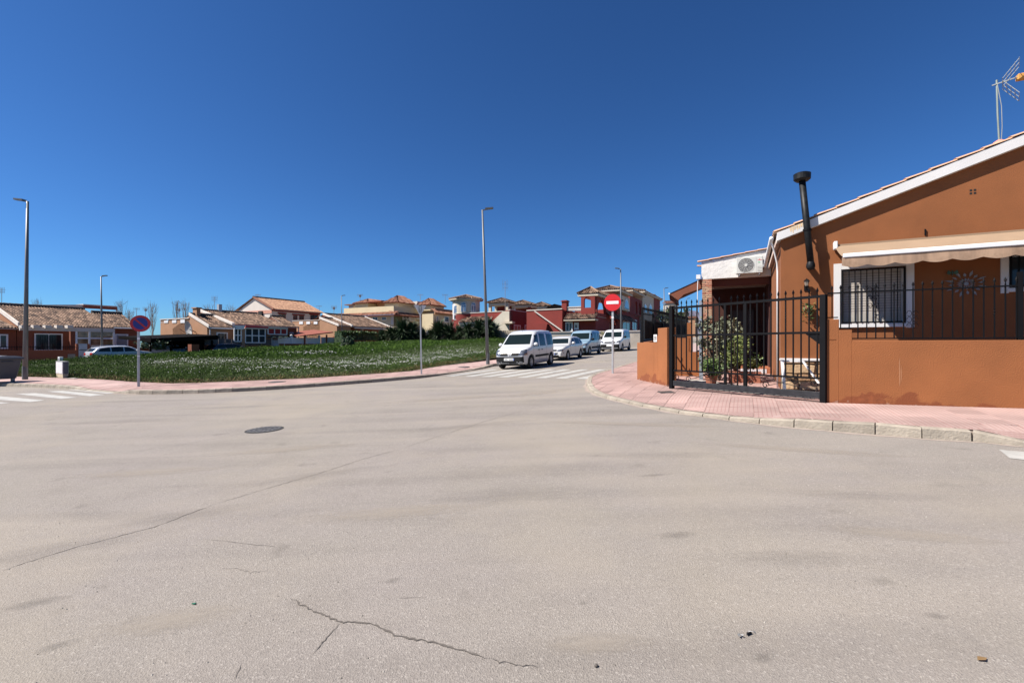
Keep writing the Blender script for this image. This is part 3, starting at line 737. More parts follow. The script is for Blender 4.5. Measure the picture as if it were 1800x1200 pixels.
# star ornament, ivy basket, butterfly on the wall
ox, oz = H.ux(1697), H.z(499, H.ux(1697))
orn = thing('wall_sunburst', 'silver metal sunburst ornament of leaf blades on the shaded wall under the awning', 'wall ornament', (*H.w(ox, -.03), H.z0+oz), H.phi)
SIL = M('dull_silver', (.22, .22, .24), metal=.3, rough=.5); q = MB()
for k in range(16):
    t = 2*math.pi*k/16+.1
    for r0, r1, w_ in ((.05, .15, .018), (.17, .34 if k % 2 else .27, .026)):
        c_, s_ = math.cos(t), math.sin(t); rm = (r0+r1)/2
        q.quad((r0*c_, 0, r0*s_*.8), (rm*c_-w_*s_, -.01, (rm*s_+w_*c_)*.8), (r1*c_, 0, r1*s_*.8), (rm*c_+w_*s_, -.01, (rm*s_-w_*c_)*.8))
q.prism([(.04*math.cos(i), .0, .04*math.sin(i)) for i in [j*math.pi/4 for j in range(8)]], (0, -.015, 0)); q.build('blades', SIL, orn)
bx_ = H.ux(1673); bz_ = H.z(480, bx_); bf = thing('wall_butterfly', 'small dark green metal butterfly on the wall above the silver sunburst', 'wall ornament', (*H.w(bx_, -.03), H.z0+bz_), H.phi)
MB().quad((0, 0, 0), (-.07, -.02, .06), (-.09, -.02, -.01), (-.05, 0, -.04)).quad((0, 0, 0), (.07, -.02, .06), (.09, -.02, -.01), (.05, 0, -.04)).box(-.008, .008, -.01, .01, -.05, .05).build('wings', M('green_metal', (.03, .07, .05), metal=.4, rough=.4), bf)

def leaves(n, fn, size, mat, name, parent, asp=1.5, up=0., **kw):
    """many small pointed leaves; fn() gives the place of each"""
    V = np.zeros((n*4, 3)); 
    for i in range(n):
        p = Vector(fn()); d = Vector((random.gauss(0, 1), random.gauss(0, 1), random.gauss(0, .7)+up)).normalized(); s_ = size*random.uniform(.6, 1.3)
        a = d.orthogonal().normalized(); a.rotate(Matrix.Rotation(random.uniform(0, 6.28), 3, d)); 
        V[4*i] = p; V[4*i+1] = p+d*s_*asp*.5+a*s_*.45; V[4*i+2] = p+d*s_*asp; V[4*i+3] = p+d*s_*asp*.5-a*s_*.45
    F = np.arange(n*4).reshape(n, 4)
    return np_mesh(name, V, F, mat, rng.random(n), parent, **kw)
LEAF = M('leaf_green', (.035, .075, .018), var=.25, scale=4, rough=.6, rnd=.45, c2=(.10, .15, .035))
DLEAF = M('dark_leaf', (.014, .030, .012), var=.25, scale=4, rough=.6, rnd=.5, c2=(.035, .065, .022))
GLEAF = M('grey_leaf', (.11, .12, .075), var=.25, scale=4, rough=.7, rnd=.4, c2=(.17, .18, .11))
BARK = M('bark', (.12, .09, .065), var=.3, scale=12, rough=1)
ix, iz = H.ux(1420), H.z(540, H.ux(1420))
iv = thing('wall_planter', 'trailing ivy in a wall planter beside the lantern on the ochre gable', 'wall planter', (*H.w(ix, 0), H.z0+iz), H.phi)
MB().lathe([(.0, -.10), (.05, -.09), (.08, .02), (.07, .02)], (0, -.08, 0), 10).build('pot', M('clay_pot', (.26, .09, .05)), iv)
leaves(120, lambda: (random.gauss(0, .05), -.1+random.gauss(0, .03), random.triangular(-.42, .10, .02)), .045, LEAF, 'ivy', iv)

# ---------------------------------------------------------------- porch of the ochre house
PY = 4.4; pxl = H.ux(1233, PY); pzb = H.z(491, pxl, PY); pzt0 = H.z(461, pxl, PY); pzt1 = H.z(437, -.0, PY)
porch = MB(); zb = pzb
porch.add([(pxl, PY, zb), (-.01, PY, zb), (-.01, PY, pzt1), (pxl, PY, pzt0), (pxl, PY+.25, zb), (-.01, PY+.25, zb), (-.01, PY+.25, pzt1), (pxl, PY+.25, pzt0)], [(0,1,2,3),(7,6,5,4),(0,4,5,1),(3,2,6,7),(0,3,7,4),(1,5,6,2)], .5)
porch.box(pxl, pxl+.22, PY+.25, PY+3.4, zb, pzt0)
porch.build('porch_parapet', M('limewashed_plaster', (.62, .60, .57), var=.10, scale=2, rough=.9, bump=.8, bscale=7, dirt=.12), house)
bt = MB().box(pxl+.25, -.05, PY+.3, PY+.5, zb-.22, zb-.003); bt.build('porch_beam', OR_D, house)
MB().box(pxl+.22, -.02, PY+.5, PY+3.4, zb+.02, zb+.14).build('porch_ceiling', M('porch_ceiling', (.35, .26, .22)), house)
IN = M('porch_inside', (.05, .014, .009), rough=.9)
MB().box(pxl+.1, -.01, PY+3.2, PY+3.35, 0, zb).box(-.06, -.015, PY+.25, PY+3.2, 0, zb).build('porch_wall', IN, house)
et = None; n = 6
for i in range(n):
    x0 = pxl-.12+i*(-pxl+.1)/n; p = (x0, PY+.04, pzt0+(pzt1-pzt0)*i/n+.0)
    o = link('roof_tile', tm_, house); o.location = p; o.rotation_euler = (0, -math.atan2(pzt1-pzt0, -pxl)-.015, 0)
o = link('roof_tile', tm_, house); o.location = (pxl-.16, PY+.3, pzt0-.10); o.scale = (.6, 1, 1)
# brick pillar, brick by brick
bw = .30; px0_ = pxl+.02; zf = H.g(pxl, PY)+.15; nb = int((zb-zf)/.062); BR = [M('brick_%s' % s, c, var=.2, scale=9, rough=.95, bump=.4) for s, c in (('red', (.36, .14, .08)), ('pink', (.44, .22, .14)), ('tan', (.42, .27, .17)))]
MB().box(px0_+.012, px0_+bw-.012, PY+.012, PY+bw-.012, zf-.1, zb-.003).build('brick_pillar_core', M('brick_mortar', (.42, .34, .27), rough=1), house)
bms = {}
for c in range(nb):
    z = zf+c*.062
    for (a, b, cc, d) in (((0, .185, 0, .10), (.20, .30, 0, .20)) if c % 2 else ((0, .10, 0, .20), (.115, .30, 0, .10))):
        key = (a, b, cc, d, random.randrange(3))
        if key not in bms: bms[key] = MB().box(a, b, cc, d, 0, .047).build('brick', BR[key[4]], house, bevel=.004); o = bms[key]
        else: o = link('brick', bms[key].data, house)
        o.location = (px0_, PY-.003, z)
# step with patterned riser tiles
sx0 = H.ux(1302, PY-.3); sz = H.z(655, sx0, PY-.3); szt = sz+.17
MB().box(sx0, -.02, PY-.30, PY+3.2, sz-.2, szt).build('porch_step', M('terracotta_floor', (.30, .105, .05), var=.15, scale=4, rough=.6), house)
tw = .145; nT = int((-.03-sx0)/tw)
TW = M('white_glaze', (.70, .70, .70), rough=.25, var=.04); TB = M('blue_glaze', (.08, .10, .20), rough=.25)
t0m = t1m = None
for i in range(nT):
    x = sx0+i*tw
    if t0m is None:
        o = MB().box(0, tw-.006, -.012, 0, 0, .12).build('riser_tile', TW, house); t0m = o.data
    else: o = link('riser_tile', t0m, house)
    o.location = (x, PY-.302, sz+.01)
    if t1m is None:
        q = MB(); 
        for r0, r1 in ((.018, .03), (.045, .055)):
            for k in range(10):
                a, b = 2*math.pi*k/10, 2*math.pi*(k+.8)/10; q.quad((tw/2+r0*math.cos(a), -.0135, .06+r0*math.sin(a)), (tw/2+r1*math.cos(a), -.0135, .06+r1*math.sin(a)), (tw/2+r1*math.cos(b), -.0135, .06+r1*math.sin(b)), (tw/2+r0*math.cos(b), -.0135, .06+r0*math.sin(b)))
        o2 = q.build('glaze_pattern', TB, o); t1m = o2.data
    else: link('glaze_pattern', t1m, o)
# door at the back of the porch
MB().box(-1.25, -.45, PY+3.12, PY+3.2, szt, szt+2.05).build('porch_door', M('dark_wood', (.03, .016, .012), rough=.5), house)

# air conditioner on the parapet
cx0, cx1 = H.ux(1294, PY-.3), H.ux(1341, PY-.3); cz0, cz1 = H.z(481.5, cx0, PY-.3), H.z(453, cx0, PY-.3)
ac = thing('air_conditioner', 'white outdoor air conditioner unit with round fan grille fixed to the white porch parapet', 'air conditioner', (*H.w(cx0, PY-.3), H.z0+cz0), H.phi)
aw, ah = cx1-cx0, cz1-cz0
ACM = M('ac_enamel', (.52, .52, .48), var=.03, rough=.4)
MB().box(0, aw, 0, .27, 0, ah).build('casing', ACM, ac, bevel=.012)
fr_ = ah*.43; fc = (aw*.37, -.004, ah*.5)
MB().lathe([(0, 0), (fr_, 0), (fr_, .02)], fc, 28, 'y').build('fan_opening', M('fan_dark', (.05, .05, .05)), ac)
q = MB()
for r in [fr_*k/7 for k in range(1, 8)]: q.lathe([(r-.004, -.012), (r+.004, -.012)], fc, 28, 'y')
for k in range(10): t = math.pi*2*k/10; q.bar((fc[0], -.014, fc[2]), (fc[0]+fr_*math.cos(t), -.014, fc[2]+fr_*math.sin(t)), .006, .004)
q.build('fan_guard', M('fan_guard', (.5, .5, .48)), ac)
MB().lathe([(0, -.022), (.045, -.022), (.045, -.01)], fc, 14, 'y').build('fan_hub', ACM, ac)
q = MB()
for k in range(4): q.box(aw*.80, aw*.96, -.006, 0, ah*(.10+.09*k), ah*(.125+.09*k))
q.build('vent_slots', M('slot_grey', (.4, .4, .38)), ac)
MB().box(aw*.76, aw*.768, -.003, 0, ah*.03, ah*.97).build('panel_seam', M('slot_grey', (.4, .4, .38)), ac)
rr = MB().box(aw*.80, aw*.97, -.004, 0, ah*.755, ah*.775)
rr.prism([(aw*.86, 0, ah*.79), (aw*.90, 0, ah*.79), (aw*.88, 0, ah*.85)], (0, -.004, 0)); rr.build('red_emblem', M('emblem_red', (.6, .05, .04)), ac)
MB().box(aw*.83, aw*.90, -.004, 0, ah*.60, ah*.645).build('green_mark', M('mark_green', (.08, .35, .14)), ac)
MB().box(.08, .11, .02, .32, -.05, 0).box(aw-.11, aw-.08, .02, .32, -.05, 0).build('bracket', GALV, ac)

# rust-orange awning on the street side of the porch
AF = H.sub(pxl, PY); a0 = thing('side_awning', 'rust orange awning sticking out from the street side of the brick pillar porch', 'awning', (*AF.O, H.z0+H.z(489, pxl, PY)), H.phi)
ext = 1.05; drop = H.z(515, AF.ux(1184)+pxl, PY)-H.z(489, pxl, PY)
fm = M('rust_fabric', (.17, .055, .028), rough=.9, var=.08); le = 2.6
q = MB(); q.quad((0, .1, 0), (0, le, 0), (-ext, le, drop), (-ext, .1, drop)); q.quad((-.0, .1, 0), (-ext, .1, drop), (-ext, .1, drop-.12), (-ext*.5, .1, drop*.55-.22), (0, .1, -.22)) if False else None
q.quad((-ext, .1, drop), (-ext, le, drop), (-ext+.02, le, drop-.22), (-ext+.02, .1, drop-.22))
q.build('canopy', fm, a0); MB().cyl((-ext, .1, drop), (-ext, le, drop), .03).build('front_bar', WFR, a0)
MB().bar((0, .15, -.30), (-ext*.95, .15, drop), .03).build('arm', fm, a0)
MB().quad((-.02, .12, -.02), (-ext+.02, .12, drop-.01), (-ext*.72, .12, drop-.24), (-ext*.55, .12, drop*.9-.10), (-.02, .12, -.32)).build('side_flap', fm, a0)
MB().tube([(-.10, -.02, .05), (-.12, -.02, -.3), (-.12, -.02, -1.1)], .014, 6).box(-.16, -.03, -.06, .05, -.02, .12).build('crank_rod', WFR, a0)

# antenna on the roof
axx = H.ux(1757, 1.2); ay_ = 1.2; abz = gz(axx)+.36
ant = thing('roof_antenna', 'television antenna with open corner reflector above the tiles of the ochre house', 'antenna', (*H.w(axx, ay_), H.z0+abz), H.phi)
AM = M('antenna_metal', (.35, .37, .35), metal=.4, rough=.5); YEL = M('faded_orange_plastic', (.62, .30, .07))
top = H.z(140, axx, ay_)-abz
MB().tube([(0, 0, 0), (-.03, 0, top*.5), (-.045, 0, top)], .017, 8).build('mast', M('mast_green_grey', (.24, .28, .25), metal=.3, rough=.5), ant)
MB().lathe([(0, -.12), (.10, -.10), (.12, .02), (.10, .12), (.04, .16), (0, .17)], (0, 0, 0), 12).build('pot_cover', M('pot_pink', (.62, .22, .16)), ant, smooth=True)
MB().lathe([(.122, .0), (.115, .06), (.105, .10)], (0, 0, 0), 12).build('pot_band', M('pot_cream', (.66, .55, .28)), ant, smooth=True)
zc = top-.10
MB().bar((-.12, 0, zc), (1.1, -.25, zc+.16), .02).build('boom', AM, ant)
q = MB()
for s in (-1, 1):
    pts = [Vector((.05, 0, zc+s*.03)), Vector((.28, -.05, zc+s*.36))]
    for dx in (-.22, 0, .22): q.bar(pts[0]+Vector((dx*.35, dx, 0)), pts[1]+Vector((dx*.35, dx, 0)), .010)
    for t in (0, .25, .5, .75, 1): p = pts[0].lerp(pts[1], t); q.bar(p+Vector((-.09, -.24, 0)), p+Vector((.09, .24, 0)), .008)
q.build('reflector', AM, ant)
q = MB()
for k in range(9): x = .45+k*.08; q.bar((x-.03, -.12*x-.10, zc+.13*x), (x+.03, -.12*x+.10, zc+.13*x), .008)
q.build('director', AM, ant)
MB().box(.24, .42, -.12, .0, zc-.02, zc+.10).build('dipole_box', YEL, ant, bevel=.01)
MB().tube([(-.045, -.03, top-.1), (.02, -.03, top*.6), (.03, -.03, top*.3), (.02, -.02, .1)], .007, 5).build('cable', M('grey_cable', (.25, .27, .27)), ant)

# ================================================================ garden wall, railing, gate
Pf = Frame(0, 1, PHW, None, O=(GB.x, GB.y)); Pf.z0 = G(GB.x, GB.y)+.12
gw = Pf.thing('garden_wall', 'long ochre rendered garden wall with stepped end beside the gate post', 'wall')
wA1, wA2 = Pf.ux(1475), Pf.ux(1498); zt0, zt1, zt2 = Pf.z(561.5), Pf.z(580, wA1), Pf.z(598.5, wA2)
L = 9.5
GWM = bpy.data.materials  # weathered render with damp patches near the foot
def damp_wall():
    m = M('ochre_garden_wall', (.26, .090, .028), var=.13, scale=1.1, rough=.93, bump=.4, bscale=55, dirt=.22)
    n = m.node_tree.nodes; Lk = m.node_tree.links; b = n['Principled BSDF']; src = b.inputs['Base Color'].links[0].from_socket
    tc = n.new('ShaderNodeTexCoord'); sp = n.new('ShaderNodeSeparateXYZ'); Lk.new(tc.outputs['Object'], sp.inputs[0])
    nz = n.new('ShaderNodeTexNoise'); nz.inputs['Scale'].default_value = 2.6; nz.inputs['Detail'].default_value = 7; Lk.new(tc.outputs['Object'], nz.inputs[0])
    a = n.new('ShaderNodeMath'); a.operation = 'MULTIPLY_ADD'; Lk.new(nz.outputs[0], a.inputs[0]); a.inputs[1].default_value = .95; a.inputs[2].default_value = -.34
    s = n.new('ShaderNodeMath'); s.operation = 'SUBTRACT'; Lk.new(a.outputs[0], s.inputs[0]); Lk.new(sp.outputs[2], s.inputs[1])
    mr = n.new('ShaderNodeMapRange'); mr.inputs[1].default_value = 0; mr.inputs[2].default_value = .06; mr.inputs[4].default_value = .9; Lk.new(s.outputs[0], mr.inputs[0])
    x = n.new('ShaderNodeMix'); x.data_type = 'RGBA'; Lk.new(mr.outputs[0], x.inputs[0]); Lk.new(src, x.inputs[6]); x.inputs[7].default_value = (.185, .050, .016, 1)
    n2 = n.new('ShaderNodeTexNoise'); n2.inputs['Scale'].default_value = 9; n2.inputs['Detail'].default_value = 8; Lk.new(tc.outputs['Object'], n2.inputs[0])
    a2 = n.new('ShaderNodeMath'); a2.operation = 'MULTIPLY_ADD'; Lk.new(n2.outputs[0], a2.inputs[0]); a2.inputs[1].default_value = .35; a2.inputs[2].default_value = -.17
    s2 = n.new('ShaderNodeMath'); s2.operation = 'SUBTRACT'; Lk.new(a2.outputs[0], s2.inputs[0]); Lk.new(sp.outputs[2], s2.inputs[1])
    m2 = n.new('ShaderNodeMapRange'); m2.inputs[1].default_value = 0; m2.inputs[2].default_value = .02; m2.inputs[4].default_value = .5; Lk.new(s2.outputs[0], m2.inputs[0])
    y = n.new('ShaderNodeMix'); y.data_type = 'RGBA'; Lk.new(m2.outputs[0], y.inputs[0]); Lk.new(x.outputs[2], y.inputs[6]); y.inputs[7].default_value = (.32, .22, .17, 1)
    Lk.new(y.outputs[2], b.inputs['Base Color']); return m
GW = damp_wall()
MB().box(.03, wA1, 0, .24, -.4, zt0).box(wA1, wA2, 0, .24, -.4, zt1).box(wA2, L, 0, .24, -.4, zt2).build('wall', GW, gw, bevel=.006)
MB().box(.03, wA1-.05, -.006, .0, zt0-.38, zt0-.372).build('render_joint', OR_W, gw)
for px_, za_, zb_, wd_ in ((1581, 627, 680, .010), (1584, 640, 672, .007)):   # scratches in the paint
    u_ = Pf.ux(px_); MB().prism([(u_, -.0015, Pf.z(zb_, u_)), (u_+wd_, -.0015, Pf.z(zb_-8, u_)), (u_+wd_*.4, -.0015, Pf.z(za_, u_)), (u_-wd_*.5, -.0015, Pf.z(za_+10, u_))], (0, .001, 0)).build('paint_scratch', M('bare_render', (.33, .16, .08), rough=.95), gw)
u_ = Pf.ux(1508); q = MB()
for k in range(9):
    a_ = u_+k*.045; h_ = .10+.14*abs(math.sin(k*1.1+.4))*(1-k/11); q.prism([(a_, -.0012, .02), (a_+.05, -.0012, .02), (a_+.047, -.0012, h_*random.uniform(.7, 1)), (a_+.008, -.0012, h_)], (0, .001, 0))
q.build('damp_patch', M('damp_patch', (.20, .058, .02), var=.2, scale=12, rough=.95), gw)
# railing on the wall
rail = Pf.thing('garden_railing', 'black spear-topped railing standing on the long ochre garden wall', 'railing')
rail_z = Pf.z(513, wA2); ry = .12
MB().box(.06, L, ry-.015, ry+.015, rail_z-.012, rail_z+.012).build('top_rail', IRON, rail)
MB().box(wA2, L, ry-.015, ry+.015, zt2+.03, zt2+.05).box(wA1, wA2, ry-.015, ry+.015, zt1+.03, zt1+.05).box(.06, wA1, ry-.015, ry+.015, zt0+.03, zt0+.05).build('bottom_rail', IRON, rail)
def spear(mb, x, y, z, s=1.):
    mb.lathe([(0, 0), (.009*s, .002), (.009*s, .03*s), (.019*s, .035*s), (.009*s, .045*s), (.024*s, .062*s), (.016*s, .095*s), (0, .135*s)], (x, y, z), 4)
def bar_mesh(z0, z1, sp=1., twist=False):
    q = MB(); q.box(-.0085, .0085, -.0085, .0085, z0, z1)
    if sp: spear(q, 0, 0, z1, sp)
    if twist:
        for k in (-.08, -.03, .02): q.lathe([(.007, 0), (.018, .02), (.007, .04)], (0, 0, (z0+z1)/2+k), 6)
    return q
bmA = {}
x = .13; i = 0
while x < 6.0:
    zlo = zt0+.04 if x < wA1 else (zt1+.04 if x < wA2 else zt2+.04); tw_ = (i % 6 == 5)
    key = (round(zlo, 3), tw_)
    if key not in bmA: o = bar_mesh(zlo, rail_z+.04, .85, tw_).build('bar', IRON, rail); bmA[key] = o.data
    else: o = link('bar', bmA[key], rail)
    o.location = (x, ry, 0); x += .132; i += 1
xs_ = Pf.ux(1604, ry); q = MB()
for s in (-1, 1):
    for k in range(3): q.tube([(xs_+s*(.045+.035*math.cos(t)), ry, zt2+.26+k*.11+.05*math.sin(t)) for t in [j*.7 for j in range(9)]], .005, 5)
q.build('scroll', IRON, rail)
xp = Pf.ux(1793, ry); MB().box(xp-.03, xp+.03, ry-.03, ry+.03, zt2+.0, rail_z+.22).build('railing_post', IRON, rail)

# left wall stub and street wall behind it
lw_dir = (WL1-WL0); phL = math.atan2(lw_dir.y, lw_dir.x); Lf = Frame(0, 1, phL, None, O=(WL0.x, WL0.y)); Lf.z0 = G(WL0.x, WL0.y)+.12
ls = Lf.thing('corner_wall', 'ochre corner wall stub with a white number plate left of the black gate', 'wall')
Ls = lw_dir.length; zS = zz(602, 14)-Lf.z0; xs1 = Ls-.55
zS2 = zz(576, 12.2)-Lf.z0; zS3 = zz(590, 12.6)-Lf.z0
MB().box(0, xs1-.25, 0, .26, -.4, zS).box(xs1-.25, xs1, 0, .26, -.4, zS3).box(xs1, Ls, 0, .26, -.4, zS2).build('wall', GW, ls, bevel=.006)
sw = Frame(0, 1, PHD, None, O=(WL0.x, WL0.y)); sw.z0 = Lf.z0
stw = sw.thing('street_wall', 'low ochre wall running up the side street behind the corner stub', 'wall')
q = MB(); q.add([(.05, -.24, -.3), (14, -.24, .1), (14, -.24, zS+.45), (.05, -.24, zS-.01), (.05, 0, -.3), (14, 0, .1), (14, 0, zS+.45), (.05, 0, zS-.01)], [(0,1,2,3),(7,6,5,4),(0,4,5,1),(3,2,6,7),(0,3,7,4),(1,5,6,2)], .5)
q.build('wall', OR_W, stw)
pl = MB().prism([(0, 0, 0), (.20, 0, 0), (.20, 0, .20), (0, 0, .20)], (0, -.012, 0))
xq = Lf.ux(1157, -.01); hn = thing('number_plate', 'white tile with house number 28 on the corner wall left of the gate', 'house number', (*Lf.w(xs1-.235, -.003), Lf.z0+zS+.015), phL)
pl.build('tile', TW, hn)
def seg7(mb, ch, x, z, s, y=-.0145):
    S = {'0': 'abcdef', '1': 'bc', '2': 'abged', '3': 'abgcd', '4': 'fgbc', '5': 'afgcd', '6': 'afgedc', '7': 'abc', '8': 'abcdefg', '9': 'abcdfg'}[ch]; t = s*.16
    R_ = {'a': (0, s*.6, s-t, s), 'g': (0, s*.6, s/2-t/2, s/2+t/2), 'd': (0, s*.6, 0, t), 'f': (0, t, s/2, s), 'b': (s*.6-t, s*.6, s/2, s), 'e': (0, t, 0, s/2), 'c': (s*.6-t, s*.6, 0, s/2)}
    for k in S: a, b, c, d = R_[k]; mb.box(x+a, x+b, y, y+.002, z+c, z+d)
q = MB(); seg7(q, '2', .03, .05, .10); seg7(q, '8', .11, .05, .10); q.build('numerals', IRON, hn)
# fence with dark screening on the street wall
sf = sw.thing('screened_fence', 'black spear-topped fence with dark screening above the corner wall', 'fence')
fz1 = zz(551, 14)-sw.z0; fl = 13.0
MB().bar((.1, -.12, fz1), (fl, -.12, fz1+.35), .03).build('top_rail', IRON, sf); MB().bar((.1, -.12, zS+.05), (fl, -.12, zS+.42), .03).build('bottom_rail', IRON, sf)
bmB = None
for i in range(62):
    xx = .15+i*.205
    if bmB is None: o = bar_mesh(zS+.05, fz1+.08, 1.1).build('bar', IRON, sf); bmB = o.data
    else: o = link('bar', bmB, sf)
    o.location = (xx, -.12, .35*xx/fl)
scr = MB()
for i in range(28):
    a = .7+i*.42; zq = .35*a/fl; scr.box(a+.01, a+.40, -.085, -.078+random.uniform(0, .01), zS+.10+zq, fz1-.12-random.random()*.12+zq)
scr.build('screen_panel', M('black_screening', (.014, .015, .014), var=.4, scale=12, rough=.95), sf)
for xx in (.12, 2.0, 4.0): MB().box(xx-.03, xx+.03, -.16, -.10, zS, fz1+.12).build('post', IRON, sf)

# the gate
gd = GB-GA; phG = math.atan2(gd.y, gd.x); Gf = Frame(0, 1, phG, None, O=(GA.x, GA.y)); Gf.z0 = G(GA.x, GA.y)+.12
gate = Gf.thing('sliding_gate', 'wide black iron driveway gate with spear points and scrolls along its foot', 'gate')
GL = gd.length; zt = Gf.z(541); zm = Gf.z(589.5); zl = Gf.z(650.5); zb1, zb0 = Gf.z(668.5), Gf.z(677.5)
for xx in (-.02, GL-.02): MB().box(xx-.05, xx+.05, -.05, .05, -.02 if xx < 1 else -.04, zt+.05 if xx < 1 else zt+.02).build('post', IRON, gate, bevel=.004)
MB().box(.03, GL-.07, -.022, .022, zt-.035, zt+.015).build('top_rail', IRON, gate)
MB().box(.03, GL-.07, -.018, .018, zm-.022, zm+.022).build('middle_rail', IRON, gate)
MB().box(.03, GL-.07, -.018, .018, zl-.018, zl+.018).build('lower_rail', IRON, gate)
MB().box(.03, GL-.07, -.03, .03, zb0, zb1).build('bottom_beam', M('scuffed_iron', (.014, .014, .016), var=.5, scale=9, rough=.5), gate, bevel=.004)
MB().prism([(GL-.07, 0, zm-.02), (GL-.34, 0, zm-.02), (GL-.07, 0, zm-.24)], (0, .02, 0)).build('corner_gusset', IRON, gate)
ug1, ug2 = Gf.ux(1275), Gf.ux(1311)
for u in (ug1, ug2): MB().box(u-.025, u+.025, -.024, .024, zb1-.05, zt).build('stile', IRON, gate)
n = 23; bmC = {}
for i in range(n):
    u = .03+(GL-.1)*(i+.6)/n
    if min(abs(u-ug1), abs(u-ug2)) < .04: continue
    mid = ug1 < u < ug2; tw_ = i % 5 == 3
    if (mid, tw_) not in bmC:
        q = MB(); q.box(-.0115, .0115, -.010, .010, (zb1 if mid else zl), zt+.03); spear(q, 0, 0, zt+.03, 1.05)
        if tw_:
            for k in (-.07, -.02, .03): q.lathe([(.008, 0), (.02, .02), (.008, .04)], (0, 0, (zt+zm)/2+k), 6)
        o = q.build('bar', IRON, gate); bmC[(mid, tw_)] = o.data
    else: o = link('bar', bmC[(mid, tw_)], gate)
    o.location = (u, 0, 0)
def scroll(mb, cx, cz, r, sgn, turn=1, y=0):
    mb.tube([(cx+sgn*r*(1-t/9.5)*math.cos(t), y, cz+turn*r*(1-t/9.5)*math.sin(t)) for t in [k*.5 for k in range(16)]], .009, 5)
zc = (zb1+zl)/2; h_ = (zl-zb1)
for a, b in ((.03, ug1), (ug2, GL-.07)):
    q = MB(); r = h_*.30
    for cx, cz, s, tn in ((a+.10, zb1+r+.01, -1, 1), (a+.42, zb1+r*.7, 1, 1), (b-.12, zl-r-.02, 1, -1), (b-.45, zl-r*.8, -1, -1)): scroll(q, cx, cz, r, s, tn)
    q.tube([(a+.05, 0, zl-.02), (a+(b-a)*.35, 0, zc+h_*.15), (a+(b-a)*.7, 0, zc-h_*.2), (b-.05, 0, zb1+.03)], .007, 5)
    q.tube([(a+.45, 0, zb1+.04), (a+(b-a)*.5, 0, zc), (b-.45, 0, zl-.03)], .006, 5)
    q.build('scroll', IRON, gate)
# guide rail on the ground
MB().add([(*((GA-Vector((0, 0)))+gd*t+Vector((s, s*.5))*.02), G(*(GA+gd*t))+.135) for t in (0, 1) for s in (-1, 1)], [(0, 1, 3, 2)], .5).build('gate_track', M('track_steel', (.14, .10, .08), rough=.6), None, kind='structure')

# patio inside the gate
pp = [GA, GB, GB+PW*6, H.w(6, 0), H.w(0, 0), H.w(0, PY+.2), H.w(pxl-.3, PY+3.5), WL0+DIR*13, WL0]
patio = sheet('patio', [tuple(p) for p in pp], lambda x, y: G(x, y)+.122, M('patio_tiles', (.32, .20, .18), var=.15, scale=2.5, rough=.85, dirt=.25), .8, kind='structure')
lay_cells = MB(); k = 0
ppl = [tuple(p) for p in pp]
for i in range(-24, 40):
    for j in range(-6, 40):
        c = GA+H.a*(i*.33)+H.b*(j*.33)
        cs = [c, c+H.a*.322, c+H.a*.322+H.b*.322, c+H.b*.322]
        if all(in_poly(p.x, p.y, ppl) for p in cs):
            lay_cells.quad(*[(p.x, p.y, G(p.x, p.y)+.128) for p in cs])
lay_cells.build('patio_paving', M('patio_slab', (.34, .215, .19), var=.1, scale=3, rough=.8, rnd=.22, dirt=.2), patio, kind='stuff')
# grey ramp strip
rp = [GA+gd*.05+Vector((.2, .45)), GA+gd*.95+Vector((.2, .25)), H.w(.2, -.35), H.w(-1.5, 1.6), H.w(-2.2, 2.2)]
MB().quad(*[(p.x, p.y, G(p.x, p.y)+.135) for p in rp]).build('concrete_strip', M('smooth_concrete', (.36, .34, .31), dirt=.3), patio)
# inner ochre wall and pillar seen through the gate
IF = Frame(1186, 14.6, PHW); IF.z0 = G(*IF.O)+.12
iw = IF.thing('inner_wall', 'short ochre wall seen through the left part of the gate', 'wall')
i1 = IF.ux(1212); MB().box(-.35, i1-.02, 0, .2, -.1, IF.z(594)).box(i1-.02, i1+.28, -.02, .22, -.1, IF.z(618)).build('wall', OR_W, iw)
JF = Frame(1206, 17.5, PHW); jp = JF.thing('inner_pillar', 'ochre pillar with a cap rising behind the short inner wall', 'pillar')
MB().box(0, JF.ux(1215), 0, .3, 0, JF.z(567)).build('shaft', OR_W, jp)
# grey post and folded parasol poles by the brick pillar
gp_ = Frame(1229, 13.2, PHW); po = gp_.thing('awning_post', 'tall grey metal post standing left of the brick pillar', 'post')
MB().box(0, .10, 0, .10, 0, gp_.z(528)).build('pole', M('grey_post', (.28, .31, .36), rough=.5, metal=.3), po)

